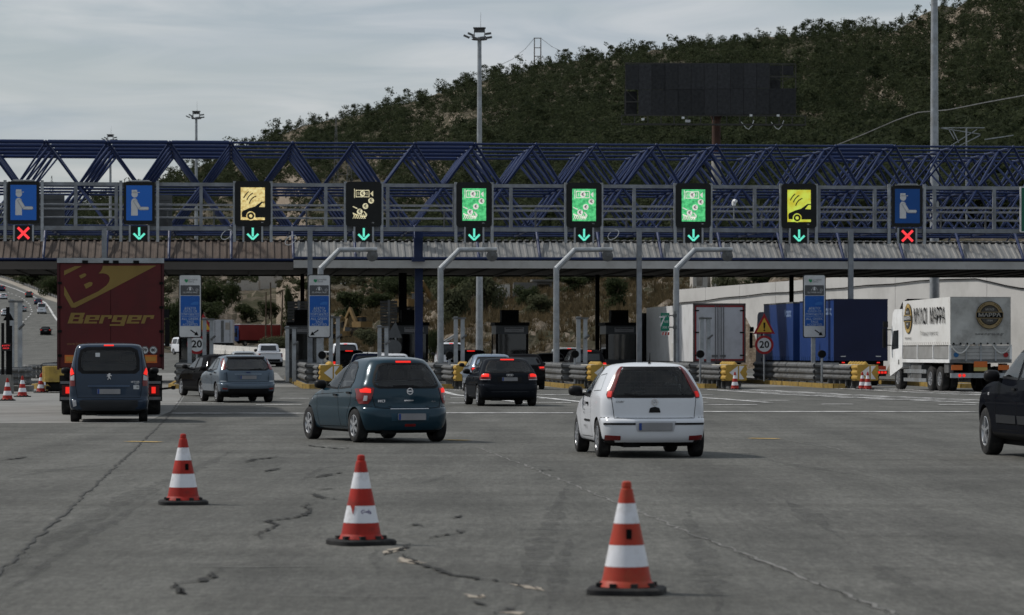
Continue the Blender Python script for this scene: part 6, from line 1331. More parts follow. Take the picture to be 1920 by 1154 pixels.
# traffic on the climbing road, driving away
FR = 'cars on the climbing road'
def yroad(py): return 20.31 / (.042 - (HY - py) / F)
for px, py, src, sw, lb in ((85, 631, hatch2, {}, 'black car low on the climbing road, nearest to the toll lanes'), (10, 594, hatch2, {BK: wp_}, 'white car at the left edge of the climbing road, lower one'), (41, 586, hatch2, {BK: silver}, 'silver car beside the tall twin posts on the climbing road'), (6, 562, hatch2, {BK: wp_}, 'white car at the left edge of the climbing road, upper one'), (3, 547, suv2, {'black_paint2': navy}, 'dark car at the left edge, highest on the climbing road'), (54, 559, suv2, {'black_paint2': gp('grey_green_paint', (.05, .06, .06))}, 'grey off-roader high on the climbing road near the guard rail'), (71, 572, hatch2, {BK: navy}, 'dark car just behind the white van on the climbing road'), (78, 590, van, {VP_: wp_}, 'white van on the climbing road')):
    d_ = yroad(py); o = dup(src, at(px, d_), R(6), lb, FR, sw)
    if src is van: o.scale = (1.05, 1.05, 1.3)
dup(van, at(334, 330), R(-150), 'white van at the roadside right of the dark red trailer', FR, {VP_: wp_})
# ================================================================== lorries
def twheel(t, x, y, r=.5, w=.30, dual=False, name='wheel'):
    ty, rm = wheel_mesh(r, w, r * .56, 'steel'); o = link(name, ty, t, (x, y, r)); q = link('rim', rm, o)
    if x > 0: q.rotation_euler = (0, 0, math.pi)
    if dual: o2 = link(name, ty, t, (x - math.copysign(w + .04, x), y, r))
def cab(t, y0, w, zt, mat, length=2.1, glassm=tint):
    m = MB(); y1 = y0 + length
    m.prism([(y0, .95), (y1 - .02, .55), (y1 + .03, 1.1), (y1 - .05, 1.75), (y1 - .45, zt - .15), (y1 - .75, zt), (y0, zt)], -w / 2, w / 2, Matrix(((0, 1, 0, 0), (1, 0, 0, 0), (0, 0, 1, 0), (0, 0, 0, 1))))
    m.build('cab', mat, t)
    for sx in (-1, 1):
        X = sx * (w / 2 + .004); m = MB(); m.add([(X, y0 + .62, 1.72), (X, y1 - .28, 1.66), (X, y1 - .55, 2.45), (X, y0 + .62, 2.48)], [(0, 1, 2, 3)]); m.build('side_window', oglass, t)
        m = MB(); m.bx(sx * (w / 2 + .30) - .07, sx * (w / 2 + .30) + .07, y1 - .30, y1 - .18, 1.75, 2.55); m.bx(sx * (w / 2 + .26) - .10, sx * (w / 2 + .26) + .10, y1 - .30, y1 - .2, 2.6, 2.85); mo = m.build('wing_mirror', black, t)
        m = MB(); m.bar((sx * w / 2, y1 - .24, 2.5), (sx * (w / 2 + .3), y1 - .24, 2.5), .04); m.bar((sx * w / 2, y1 - .24, 1.85), (sx * (w / 2 + .3), y1 - .24, 1.85), .04); m.build('mirror_arm', black, mo)
        m = MB(); m.bx(X - .01, X + .01, y0 + .5, y0 + .62, 1.05, 1.25); m.build('step_recess', dark, t)
    m = MB(); m.add([(-w / 2 + .1, y1 - .03, 1.78), (w / 2 - .1, y1 - .03, 1.78), (w / 2 - .14, y1 - .40, zt - .25), (-w / 2 + .14, y1 - .40, zt - .25)], [(0, 1, 2, 3)]); m.build('windscreen', oglass, t)
    return y1
def lampset(t, x, z, y=-.02, on=True, n=3):
    m = MB(); m.bx(x - .24, x + .24, y - .02, y + .08, z - .09, z + .09); o = m.build('tail_lamp_cluster', pm('red_lens_dark', (.08, .010, .010), .3), t)
    for k in range(n): m = MB(); m.bx(x - .20 + k * .15, x - .09 + k * .15, y - .03, y - .02, z - .05, z + .05); m.build('lamp', redon if on else redoff, o)
crimson = pm('crimson_tarpaulin', (.085, .014, .015), .6, 0, .12, .6, dirt=(.055, .014, .014), dscale=.8); ochre = pm('ochre_print', (.20, .135, .04), .65, 0, .1, 1)
# ---- dark red trailer
k_ = 79.5 / F; hd = R(6.7)
t = thing('lorry', 'dark red curtain sided lorry with ochre lettering on its rear, in the left lane', 'lorry', ((207.5 - CX) * k_, 79.5, 0), hd)
def bl(px, py): return ((px - 207.5) * k_, CAMH + (HY - py) * k_)
WB = 1.29
m = MB(); m.bx(-WB, WB, .04, 13.4, 1.18, 3.80); m.build('box_body', crimson, t)
for sx in (-1, 1): m = MB(); m.bx(min(sx * .006, sx * (WB - .05)), max(sx * .006, sx * (WB - .05)), .0, .04, 1.22, 3.78); m.build('rear_door', crimson, t)
m = MB(); m.bx(-WB - .03, WB + .03, -.04, 13.4, 3.80, 3.92); m.build('roof_rail', galv, t)
for px in (160, 199, 217, 255): m = MB(); m.bx(bl(px, 0)[0] - .07, bl(px, 0)[0] + .07, -.07, -.0405, 3.78, 3.86); m.build('hinge', dark, t)
for sx in (-1, 1):
    m = MB(); m.bx(sx * WB - .03, sx * WB + .03, -.02, .06, 1.15, 3.8); m.build('corner_post', pm('crimson_dark', (.05, .012, .014), .6), t)
    for z in (1.5, 2.1, 2.7, 3.3): m = MB(); m.bx(sx * WB * .97 - .05, sx * WB * .97 + .05, -.04, -.021, z - .03, z + .03); m.build('door_hinge', dark, t)
zz = lambda L: [bl(100 + x / 6.41, 470 + y / 6.41) for x, y in L]
LG = [[(135, 245), (265, 190), (345, 190), (135, 300)], [(595, 185), (1235, 180), (690, 470), (270, 687), (220, 687), (135, 535), (135, 430), (248, 635), (545, 490), (640, 420), (672, 372), (679, 330), (665, 300), (640, 283), (600, 275), (545, 278), (575, 245), (590, 215)],
      [(312, 305), (375, 275), (397, 283), (397, 300), (385, 315), (335, 340)], [(370, 410), (440, 378), (470, 384), (474, 400), (462, 425), (395, 462)]]
for p in LG: m = MB(); m.prism(zz(p), -.006, -.001); m.build('letter_emblem', ochre, t)
GL = {'B': [(0, 0, .30, 1), (.30, .80, .95, 1), (.30, .42, .92, .58), (.30, 0, 1, .2), (.68, .2, 1, .42), (.66, .58, .95, .8)], 'e': [(0, 0, .32, .78), (.32, .6, 1, .78), (.70, .32, 1, .6), (.32, .32, .70, .44), (.32, 0, .95, .17)], 'r': [(0, 0, .34, .78), (.34, .6, 1, .78), (.70, .44, 1, .6)], 'g': [(0, .14, .32, .78), (.32, .6, .68, .78), (.68, -.22, 1, .78), (.32, .14, .68, .30), (-.05, -.22, .68, -.06)]}
x = 0
for ch, w_ in zip('Berger', (175, 165, 130, 165, 160, 130)):                       # squared slanted letters
    m = MB()
    for a, b, c_, d_ in GL[ch]:
        q = [(175 + x + u * w_ + v * 42, 878 - v * 128) for u, v in ((a, b), (c_, b), (c_, d_), (a, d_))]; m.prism([bl(100 + X / 6.41, 470 + Y / 6.41) for X, Y in q], -.006, -.001)
    m.build('letter', ochre, t); x += w_ + 16
c = bl(162, 645); text('www.berger-logistik.com', .085, pm('faint_print', (.19, .10, .05), .6), t, (c[0], -.005, c[1]), name='web_address', width=.95)
for px, s_ in ((271, '70'), (287, '80')):
    c = bl(px, 657); m = MB(); m.prism(circ(.10, c[0], c[1], 20), -.012, -.001); o = m.build('speed_disc', signw, t); m = MB(); m.prism(arc(c[0], c[1], .09, 0, 359, .012, 20), -.016, -.013); m.build('disc_ring', dark, o); text(s_, .075, dark, o, (c[0], -.018, c[1]), name='speed_number', bold=.03)
orf = pm('reflector_orange', (.50, .13, .03), .4, 0, .1); yrf = pm('reflector_yellow', (.42, .20, .04), .4)
for a, b in ((122, 150), (266, 294)):
    x0, z0 = bl(a, 681); x1, z1 = bl(b, 666); m = MB(); m.bx(x0, x1, -.012, -.001, z0, z1); o = m.build('reflective_panel', orf, t); m = MB(); m.bx(x0 + .03, x1 - .03, -.016, -.013, z0 + .04, z1 - .04); m.build('panel_centre', yrf, o)
m = MB(); m.bx(-1.15, 1.15, .1, 12.5, .95, 1.18); m.bx(-.5, .5, .2, 12.5, .7, .95); m.build('chassis', dark, t)
m = MB(); m.bx(-1.24, 1.24, .02, .14, .40, .47); m.bx(-1.24, 1.24, .02, .14, .80, .86); m.bx(-.9, -.8, .05, .12, .45, 1.0); m.bx(.8, .9, .05, .12, .45, 1.0); m.build('rear_bumper', galvd, t)
for sx in (-1, 1):
    m = MB(); m.bx(sx * 1.0 - .2, sx * 1.0 + .2, .0, .1, .52, .76); o = m.build('tail_lamp_cluster', pm('red_lens_dark', (.08, .010, .010), .3), t); m = MB(); m.bx(sx * 1.06 - .05, sx * 1.06 + .05, -.02, .0, .56, .72); m.build('lamp', redon, o)
    m = MB(); m.bar((sx * 1.2, .1, .66), (sx * 1.55, .08, .70), .05, .05); m.lathe([(.001, -.05), (.05, -.04), (.05, .04), (.001, .05)], 8, (sx * 1.55, .08, .70)); m.build('marker_arm', dark, t)
    m = MB(); m.bx(sx * 1.08 - .2, sx * 1.08 + .2, .9, .94, .35, 1.0); m.build('mud_flap', rubber, t)
    for y in (1.6, 2.9, 4.2): twheel(t, sx * 1.06, y, .5, .36)
    twheel(t, sx * 1.04, 12.0, .5, .3)
cab(t, 13.9, 2.5, 3.7, white)
# ---- white mill lorry with tarpaulin
k_ = 126 / F; hd = R(8.3); tx = W(1838.5, HY, 126)
t = thing('lorry', 'white flatbed lorry with a tarpaulin cover and black and gold lettering, at the right', 'lorry', (tx.x, 126, 0), hd)
tarpw = pm('tarpaulin_white', (.62, .62, .61), .5, 0, .06, .6, dirt=(.50, .49, .47), bump=.25, bscale=2.5); tarpg = pm('tarpaulin_rear_shaded', (.36, .36, .345), .6, 0, .2, 1.6, dirt=(.20, .196, .185), dscale=1.0, bump=.5, bscale=3)  # rear copy is darker: backlit shade as well as dirt put into its colour
WB = 1.23
def tarp(name, pts, nu, nv, mat, amp):
    a, b, c, d = [Vector(p) for p in pts]; nrm = (b - a).cross(d - a).normalized(); vs = []
    for j in range(nv + 1):
        for i in range(nu + 1):
            u, v = i / nu, j / nv; p = a.lerp(b, u).lerp(d.lerp(c, u), v)
            e = min(u, 1 - u, 1) * 4; e = min(1, e) * min(1, 5 * min(v, 1 - v) + .15)
            p = p + nrm * amp * e * (math.sin(u * 7 + 5 * v) * .5 + math.sin(11 * u - 9 * v + 1) * .35 + math.sin(23 * (u + v)) * .2); vs.append(p)
    mb = MB(); mb.add(vs, [(j * (nu + 1) + i, j * (nu + 1) + i + 1, (j + 1) * (nu + 1) + i + 1, (j + 1) * (nu + 1) + i) for j in range(nv) for i in range(nu)]); return mb.build(name, mat, t, 60)
Z0, Z1, BLN = 1.86, 3.74, 7.0
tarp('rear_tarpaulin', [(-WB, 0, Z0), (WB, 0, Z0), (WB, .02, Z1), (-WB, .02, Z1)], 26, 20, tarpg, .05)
tarp('side_tarpaulin', [(-WB, BLN, Z0 - .02), (-WB, 0, Z0 - .02), (-WB, 0, Z1), (-WB, BLN, Z1 - .07)], 40, 14, tarpw, .006)
tarp('side_tarpaulin', [(WB, 0, Z0), (WB, BLN, Z0), (WB, BLN, Z1 - .07), (WB, 0, Z1)], 30, 10, tarpw, .015)
tarp('roof_tarpaulin', [(-WB, 0, Z1), (WB, 0, Z1), (WB, BLN, Z1 - .07), (-WB, BLN, Z1 - .07)], 12, 20, tarpw, .02)
tarp('front_tarpaulin', [(WB, BLN, Z0), (-WB, BLN, Z0), (-WB, BLN, Z1 - .07), (WB, BLN, Z1 - .07)], 4, 4, tarpw, .0)
for k in range(22): m = MB(); m.bar((-WB - .02, .2 + k * .31, Z0 - .03), (-WB - .02, .34 + k * .31, Z0 + .10), .03, .03); m.build('lashing', pm('lashing_pale', (.45, .44, .42), .6), t)
for k in range(9): m = MB(); m.lathe([(.04, -.01), (.035, .0), (.001, .004)], 8, (-1.1 + k * .275, -.035, Z0 + .04), 'y'); m.build('eyelet', dark, t)
boardg = pm('aluminium_board', (.32, .32, .315), .5, .3, .12, 1.5, dirt=(.22, .215, .2))
for k in range(3):
    y0 = .06 + k * 2.32; m = MB(); m.bx(-WB - .02, -WB + .02, y0 + .06, y0 + 2.26, 1.30, 1.80); m.build('drop_side', boardg, t); m = MB(); m.bx(WB - .02, WB + .02, y0 + .06, y0 + 2.26, 1.30, 1.80); m.build('drop_side', boardg, t)
for k in range(4):
    for sx in (-1, 1): m = MB(); m.bx(sx * WB - .045, sx * WB + .045, .0 + k * 2.32, .07 + k * 2.32, 1.14, 1.86); m.build('side_stake', white, t)
for sx in (-1, 1): m = MB(); m.bx(sx * WB - .04, sx * WB + .04, 0, BLN, 1.14, 1.28); m.build('bed_rail', white, t)
for k in range(4): m = MB(); m.bx(-WB + .05, WB - .05, -.02, .02, 1.28 + k * .14, 1.41 + k * .14); m.build('tailboard_plank', boardg, t)
m = MB(); m.bx(-WB, WB, -.01, BLN, 1.14, 1.27); m.build('bed_floor', galvd, t)
for x in (-.6, 0, .6): m = MB(); m.bx(x - .03, x + .03, -.06, -.022, 1.22, 1.86); m.build('tailboard_latch', galv, t)
for sx in (-1, 1): m = MB(); m.path([(sx * .85 + .42 * (q - .5) * 1.8, -.05, 1.86 - .34 * (1 - (2 * q - 1) ** 2)) for q in [i / 10 for i in range(11)]], .03, 6); m.build('rope', pm('rope_white', (.5, .5, .48), .7), t)
gold_p = pm('gold_print', (.42, .29, .10), .5, 0, .1, 2); gold_d = pm('gold_print_rear', (.22, .165, .085), .6, 0, .15, 2)
def emblem(side):
    if side == 'rear':
        c = (.34, -.09, 3.02); r = .55; f = 'back'; M = Matrix.Translation(c); kx = 1; g = gold_d; wt = pm('rear_letter', (.24, .23, .21), .6)  # rear emblem takes darker gold and letter colours than the side one
    else:
        c = (-WB - .035, 6.1, 2.95); r = .62; f = 'left'; M = Matrix.Translation(c) @ Matrix.Rotation(-math.pi / 2, 4, 'Z'); kx = .93; g = gold_p; wt = signw
    def pz(nm, polys, mat, y): m = MB(); [m.prism([(x * kx, z) for x, z in p], y - .003, y, M) for p in polys]; m.build(nm, mat, t)
    pz('emblem_ring', [circ(r, 0, 0, 32)], dark, 0); pz('emblem_gold', [circ(r * .96, 0, 0, 32)], g, -.005); pz('emblem_inner_ring', [circ(r * .72, 0, 0, 28)], dark, -.010); pz('emblem_disc', [circ(r * .66, 0, 0, 28)], pm('emblem_dark', (.05, .047, .042), .6), -.015)
    pz('emblem_band', [rrect(r * 2.02, r * .46, .02, 3)], g, -.020); pz('emblem_band_black', [rrect(r * 1.94, r * .38, .02, 3)], dark, -.025)
    def T_(s_, h, zoff, wd=None):
        off = Vector((0, -.030, zoff)); p = M @ off; text(s_, h, wt, t, p, f, 'emblem_lettering', bold=.03, width=wd)
    T_('ΜΑΡΡΑ', r * .26, 0, r * 1.66 * kx); T_('ΜΥΛΟΙ', r * .15, r * .40, r * .62 * kx); T_('1934', r * .14, -r * .40, r * .42 * kx)
    for sgn in (-1, 1): pz('wheat_ear', [stroke((sgn * r * .84 * math.cos(R(a)), r * .84 * math.sin(R(a))), (sgn * r * .84 * math.cos(R(a + 9)) * 1.06, r * .84 * math.sin(R(a + 9)) * 1.06), .05) for a in (22, 34, 46, 58, -22, -34, -46, -58)], pm('emblem_brown', (.11, .075, .03), .6), -.009)
emblem('rear'); emblem('left')
text('www.marras-sa.gr', .12, dark, t, (.34, -.075, 2.28), 'back', 'web_address', width=1.15)
text('ΜΥΛΟΙ  ΜΑΡΡΑ', .64, dark, t, (-WB - .035, 2.95, 2.98), 'left', 'lettering', bold=.012, width=4.6); text('Τ\' αλεύρι μας, η σιτηρέσιά σας!', .17, dark, t, (-WB - .035, 2.95, 2.32), 'left', 'slogan', width=2.6); text('www.marras-sa.gr', .12, dark, t, (-WB - .035, 6.1, 2.14), 'left', 'web_address', width=1.0)
m = MB(); m.bx(-.45, .45, .1, 9, .75, 1.12); m.bx(-1.1, 1.1, .3, 2.0, .6, .75); m.build('chassis', dark, t)
m = MB(); m.bx(-1.2, 1.2, -.03, .12, .55, .74); m.build('rear_bumper', galv, t)
for x0 in (-.85,):
    for q in (0, .17): m = MB(); m.lathe([(.001, -.02), (.06, -.015), (.065, .01)], 10, (x0 + q, -.04, .645), 'y'); m.build('tail_lamp', redon, t)
for x in (-.95, .95): m = MB(); m.bx(x - .22, x + .22, .02, .06, .86, 1.06); m.build('reflective_panel', orf, t)
m = MB(); m.bx(-.27, .27, -.02, .03, .97, 1.20); o = m.build('hazard_plate', orf, t); m = MB(); m.bx(-.27, .27, -.02, .03, .82, .965); m.build('long_vehicle_plate', pm('plate_yellow', (.40, .34, .12), .5), t)
m = MB(); m.lathe([(.001, -.03), (.10, -.028), (.10, 0)], 14, (-1.0, -.025, 1.46), 'y'); m.build('blue_sticker', pm('sticker_blue', (.02, .10, .24), .5), t); m = MB(); m.lathe([(.001, -.03), (.10, -.028), (.10, 0)], 14, (1.02, -.025, 1.46), 'y'); m.build('red_sticker', redr, t)
for sx in (-1, 1):
    for y in (1.55, 2.9): twheel(t, sx * 1.08, y, .5, .30, sx < 2)
    twheel(t, sx * 1.06, 7.9, .5, .30)
    m = MB(); m.bx(sx * 1.17 - .03, sx * 1.17 + .03, 3.6, 7.0, .70, .86); m.bx(sx * 1.17 - .03, sx * 1.17 + .03, 3.6, 7.0, .36, .5); m.bx(sx * 1.1 - .04, sx * 1.1 + .04, 4.4, 4.5, .4, 1.1); m.bx(sx * 1.1 - .04, sx * 1.1 + .04, 6.2, 6.3, .4, 1.1); m.build('side_guard', galv, t)
    m = MB(); m.bx(sx * 1.1 - .1, sx * 1.1 + .1, .35, .95, .75, 1.12); m.build('tool_box', galvd, t)
    m = MB(); m.bx(sx * .95 - .22, sx * .95 + .22, 4.4, 6.0, .5, 1.05); m.build('fuel_tank', galvd, t)
cab(t, 7.1, 2.45, 3.35, white, 2.0); m = MB(); m.prism([(7.2, 3.35), (8.4, 3.35), (8.0, 3.62), (7.2, 3.78)], -1.0, 1.0, Matrix(((0, 1, 0, 0), (1, 0, 0, 0), (0, 0, 1, 0), (0, 0, 0, 1)))); m.build('roof_deflector', dark, t)
# ---- white refrigerated box
k_ = 154 / F; hd = R(7.2); tx = W(1349, HY, 154)
t = thing('lorry', 'white refrigerated box lorry with red edged rear doors, right of the cranked poles', 'lorry', (tx.x, 154, 0), hd); whb = pm('box_white', (.60, .61, .62), .4, 0, .05, .5, dirt=(.46, .46, .46)); whd = pm('white_rear_shaded', (.42, .43, .46), .45, 0, .06, .6, dirt=(.33, .335, .35), dscale=1.3)  # whd is the box white with the shade of the backlit rear mixed in
m = MB(); m.bx(-1.26, 1.26, .06, 13.6, 1.10, 3.86); m.build('box_body', whb, t)
m = MB(); [m.bx(*q) for q in ((-1.28, -1.20, -.02, .08, 1.06, 3.9), (1.20, 1.28, -.02, .08, 1.06, 3.9), (-1.28, 1.28, -.02, .08, 3.80, 3.9), (-1.28, 1.28, -.02, .08, 1.04, 1.14))]; m.build('rear_frame', pm('frame_grey', (.07, .055, .055), .5), t)
m = MB(); [m.bx(*q) for q in ((-1.20, -1.13, -.015, .07, 1.14, 3.8), (1.13, 1.20, -.015, .07, 1.14, 3.8), (-1.2, 1.2, -.015, .07, 3.72, 3.8), (-1.2, 1.2, -.015, .07, 1.14, 1.22))]; m.build('red_edge', pm('edge_red', (.20, .018, .02), .5), t)
for sx in (-1, 1):
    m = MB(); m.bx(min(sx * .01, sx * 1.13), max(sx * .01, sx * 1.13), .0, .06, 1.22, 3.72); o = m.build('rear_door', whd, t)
    for x in (.08, .20): m = MB(); m.tube((sx * x, -.03, 1.12), (sx * x, -.03, 3.8), .018, None, 6); m.build('lock_rod', galvd, o)
    m = MB(); m.bx(sx * .2 - .18, sx * .2 + .10, -.06, -.01, 1.32, 1.42); m.build('latch', galvd, o)
    for z in (3.55, 2.5, 1.4): m = MB(); m.bx(min(sx * 1.0, sx * 1.2), max(sx * 1.0, sx * 1.2), -.03, -.0, z - .03, z + .03); m.build('door_hinge', dark, o)
    lampset(t, sx * 1.0, .70, .05, True, 2); 
    for y in (2.0, 3.3, 4.6, 11.8): twheel(t, sx * 1.06, y, .5, .32)
m = MB(); m.bx(-1.1, 1.1, .2, 13, .85, 1.1); m.bx(-1.2, 1.2, .05, .18, .5, .62); m.build('chassis', dark, t); m = MB(); m.bx(-1.272, -1.262, 4.2, 6.0, 1.3, 2.0); m.build('side_hatch', pm('hatch_white', (.5, .5, .48), .5), t)
m = MB(); m.bx(-1.0, 1.0, 13.6, 14.1, 1.9, 3.6); m.build('cooling_unit', dark, t); cab(t, 14.3, 2.5, 3.6, dark)
# ---- blue lorry with drawbar trailer
hd = R(6.7); tx = W(1614, HY, 147); bt = pm('blue_tarpaulin', (.012, .038, .150), .5, 0, .05, .7, dirt=(.011, .034, .135), dscale=.9, bump=.2, bscale=4); btd = pm('blue_rear_door', (.008, .012, .040), .55, 0, .15, .8)
t = thing('lorry', 'blue tarpaulin lorry with drawbar trailer behind the right tag sign', 'lorry', (tx.x, 147, 0), hd)
for y0, L in ((0, 7.6), (9.1, 7.4)):
    m = MB(); m.bx(-1.26, 1.26, y0 + .05, y0 + L, 1.15, 3.93); m.build('tarpaulin_body', bt, t)
    m = MB(); m.bx(-1.27, 1.27, y0, y0 + L + .01, 3.93, 4.0); m.build('roof_edge', btd if y0 == 0 else galvd, t)
    for k in range(16): m = MB(); m.prism([(-.10, 1.15), (.02, 1.15), (.09, 1.34), (-.03, 1.34)], -.012, .0, Matrix.Translation((-1.262, y0 + .4 + k * .45, 0)) @ Matrix.Rotation(-math.pi / 2, 4, 'Z')); m.build('lashing', pm('lashing_blue', (.02, .05, .15), .6), t)
    text('Mακιος', .36, pm('print_pale_blue', (.22, .30, .48), .5), t, (-1.268, y0 + 1.3, 3.45), 'left', 'lettering', bold=.03, width=1.6)
    for sx in (-1, 1): 
        for y in ((1.9, 5.9) if y0 == 0 else (11.0, 12.3)): twheel(t, sx * 1.05, y, .48, .30)
m = MB(); m.bx(-1.26, 1.26, .0, .05, 1.15, 3.93); m.build('rear_doors', btd, t)
for sx in (-1, 1):
    m = MB(); m.bx(sx * .82 - .12, sx * .82 + .12, -.012, 0, 1.34, 1.38); m.build('door_label', signw, t); m = MB(); m.bx(sx * .82 - .07, sx * .82 + .07, -.02, 0, 1.05, 1.10); m.build('marker_lamp', redon, t)
    m = MB(); m.bx(sx * .92 - .27, sx * .92 + .27, .02, .06, .74, .92); m.build('reflective_panel', pm('reflector_red', (.40, .05, .02), .4), t)
    lampset(t, sx * 1.0, .62, .02, True, 3)
m = MB(); m.bx(-1.1, 1.1, .15, 7.5, .85, 1.15); m.bx(-.06, .06, 7.4, 9.2, .6, .75); m.bx(-1.1, 1.1, 9.2, 16.4, .8, 1.15); m.bx(-1.2, 1.2, .05, .2, .45, .55); m.build('chassis', dark, t)
text('TRAILERS', .10, galvd, t, (.45, .03, .50), 'back', 'bumper_lettering')
cab(t, 16.7, 2.45, 3.6, bt); 
for sx in (-1, 1): twheel(t, sx * 1.05, 17.6, .48, .3)
# ---- distant lorries beyond the lanes
d = 395; t = thing('lorry', 'grey white container lorry far beyond the lanes, seen from behind', 'lorry', at(417, d), R(4)); m = MB(); m.bx(-1.25, 1.25, 0, 13, 1.0, 3.85); m.build('box_body', whd, t)
m = MB(); m.bx(-.18, .18, -.03, 0, 1.1, 3.75); m.bx(-.95, -.9, -.03, 0, 1.1, 3.7); m.bx(.9, .95, -.03, 0, 1.1, 3.7); m.build('lock_bars', galvd, t); m = MB(); m.bx(.35, .95, -.02, 0, 2.6, 3.5); m.build('door_panel', pm('panel_tan', (.3, .27, .24), .6), t)
m = MB(); m.bx(-1.2, 1.2, .1, 12, .5, 1.0); m.build('chassis', dark, t)
for sx in (-1, 1):
    for y in (1.5, 2.8, 11): twheel(t, sx * 1.0, y, .5, .32)
cab(t, 13.4, 2.4, 3.6, white)
d = 590; t = thing('lorry', 'red curtain lorry with white script lettering and blue cab, far beyond the lanes', 'lorry', at(541, d), R(138)); rt = pm('red_curtain', (.17, .022, .024), .5, 0, .12, .5)
m = MB(); m.bx(-1.25, 1.25, 0, 13.4, 1.1, 3.9); m.build('curtain_body', rt, t); m = MB(); m.bx(-1.27, 1.27, -.02, 13.45, 3.9, 4.0); m.build('roof_edge', white, t)
text('Λαντσης', .9, signw, t, (1.265, 7.2, 2.9), 'right', 'lettering', shear=.25, bold=.02, width=8.5); text('ΜΕΤΑΦΟΡΕΣ', .35, signw, t, (1.265, 6.0, 1.7), 'right', 'lettering', width=6)
m = MB(); m.bx(-1.1, 1.1, .2, 13, .5, 1.1); m.build('chassis', dark, t); bc = paintm('cab_blue', (.03, .08, .26)); cab(t, 13.7, 2.5, 3.7, bc, 2.2)
for sx in (-1, 1):
    for y in (2, 3.3, 4.6, 12, 15): twheel(t, sx * 1.05, y, .5, .32)
# ================================================================== things beyond the plaza
# ---- retaining wall on the right, panel by panel
wallm = pm('wall_concrete', (.47, .465, .455), .85, 0, .06, .35, bump=.3, bscale=6, dirt=(.36, .355, .345), dscale=.25)
A = W(1262, HY, 236).xy; B_ = Vector((36.5, 168)); L = (B_ - A).length; ang = math.atan2(B_.y - A.y, B_.x - A.x)
t = thing('retaining_wall', 'tall pale concrete retaining wall behind the lorries on the right', 'wall', (A.x, A.y, 0), ang); n = 12
for i in range(n):
    x0, x1 = L * i / n, L * (i + 1) / n; z0, z1 = 6.1 + .9 * (i / n), 6.1 + .9 * ((i + 1) / n)
    m = MB(); m.prism([(x0 + .02, -.5), (x1 - .02, -.5), (x1 - .02, z1), (x0 + .02, z0)], -.0, .5); m.build('wall_panel', wallm, t)
    m = MB(); m.bx(x1 - .022, x1 + .022, .03, .5, -.5, min(z0, z1)); m.build('joint', dark, t)
m = MB(); m.path([(L * q, -.08, float(np.interp(q, [0, .2, .456, .6, .65, .735, .9, 1], [5.05, 5.5, 5.8, 6.0, 5.9, 5.2, 4.6, 4.4])) + .03 * math.sin(q * 60)) for q in [i / 40 for i in range(41)]], .04, 5); m.build('cable', dark, t)
# ---- floodlight masts
def mast(px, d, top, rb, rt, label, head=True, base=None):
    k = d / F; x = (px - CX) * k; zb = (zroad(d) if base is None else base) - .1; zt = CAMH + (HY - top) * k; t = thing('floodlight_mast', label, 'light mast', (x, d, zb), 0, 'tall floodlight masts'); H_ = zt - zb
    m = MB(); n = 4
    for i in range(n): m.tube((0, 0, H_ * i / n), (0, 0, H_ * (i + 1) / n + .0), rb + (rt - rb) * i / n, rb + (rt - rb) * (i + .92) / n, 14)
    m.build('mast', galv, t, 35)
    if not head: return t
    hd_ = bpy.data.objects.new('lamp_head', None); COL.objects.link(hd_); hd_.parent = t; hd_.location = (0, 0, H_); hd_.scale = (.55, .55, .55); H0 = H_; H_ = 0
    m = MB(); m.lathe([(.9, -.35), (.95, -.3), (.95, -.22), (.9, -.2)], 12, (0, 0, H_)); [m.bar((0, 0, H_ - .27), (.92 * math.cos(a), .92 * math.sin(a), H_ - .27), .06) for a in [q * math.pi / 3 for q in range(6)]]; m.build('ring_frame', galvd, hd_)
    m = MB(); m.bx(-.75, .75, -.75, .75, H_ + 1.05, H_ + 1.12); [m.bx(sx * .62 - .04, sx * .62 + .04, sy * .62 - .04, sy * .62 + .04, H_ - .25, H_ + 1.05) for sx in (-1, 1) for sy in (-1, 1)]; m.bx(-.6, .6, -.1, .1, H_ + .55, H_ + 1.05); m.build('head_frame', galvd, hd_)
    for (x_, y_, z_) in ((-1.55, -.2, .05), (-1.05, .1, .35), (1.15, 0, -.05), (1.05, .3, .45), (-.55, -.6, -.15), (.45, -.6, -.1)):
        m = MB(); m.box(0, 0, 0, .75, .5, .22, Matrix.Translation((x_, y_, H_ + z_)) @ Matrix.Rotation(R(24 if x_ < 0 else -8), 4, 'Y')); m.bar((x_ * .5, y_ * .5, H_ + z_ * .5), (x_, y_, H_ + z_), .05); m.build('floodlight', galvd, hd_)
    m = MB(); m.tube((.15, 0, H_ + 1.1), (.15, 0, H_ + 3.0), .03, .01, 5); m.build('lightning_rod', galvd, hd_)
mast(899, 212, 70, .25, .13, 'tall floodlight mast behind the leftmost green coin sign'); mast(1752, 186, -140, .30, .17, 'thick tall mast rising out of the picture at the right', True); mast(368, 330, 220, .26, .12, 'floodlight mast behind the canopy, second from the left', True); mast(207, 390, 262, .26, .12, 'floodlight mast behind the canopy at far left', True)
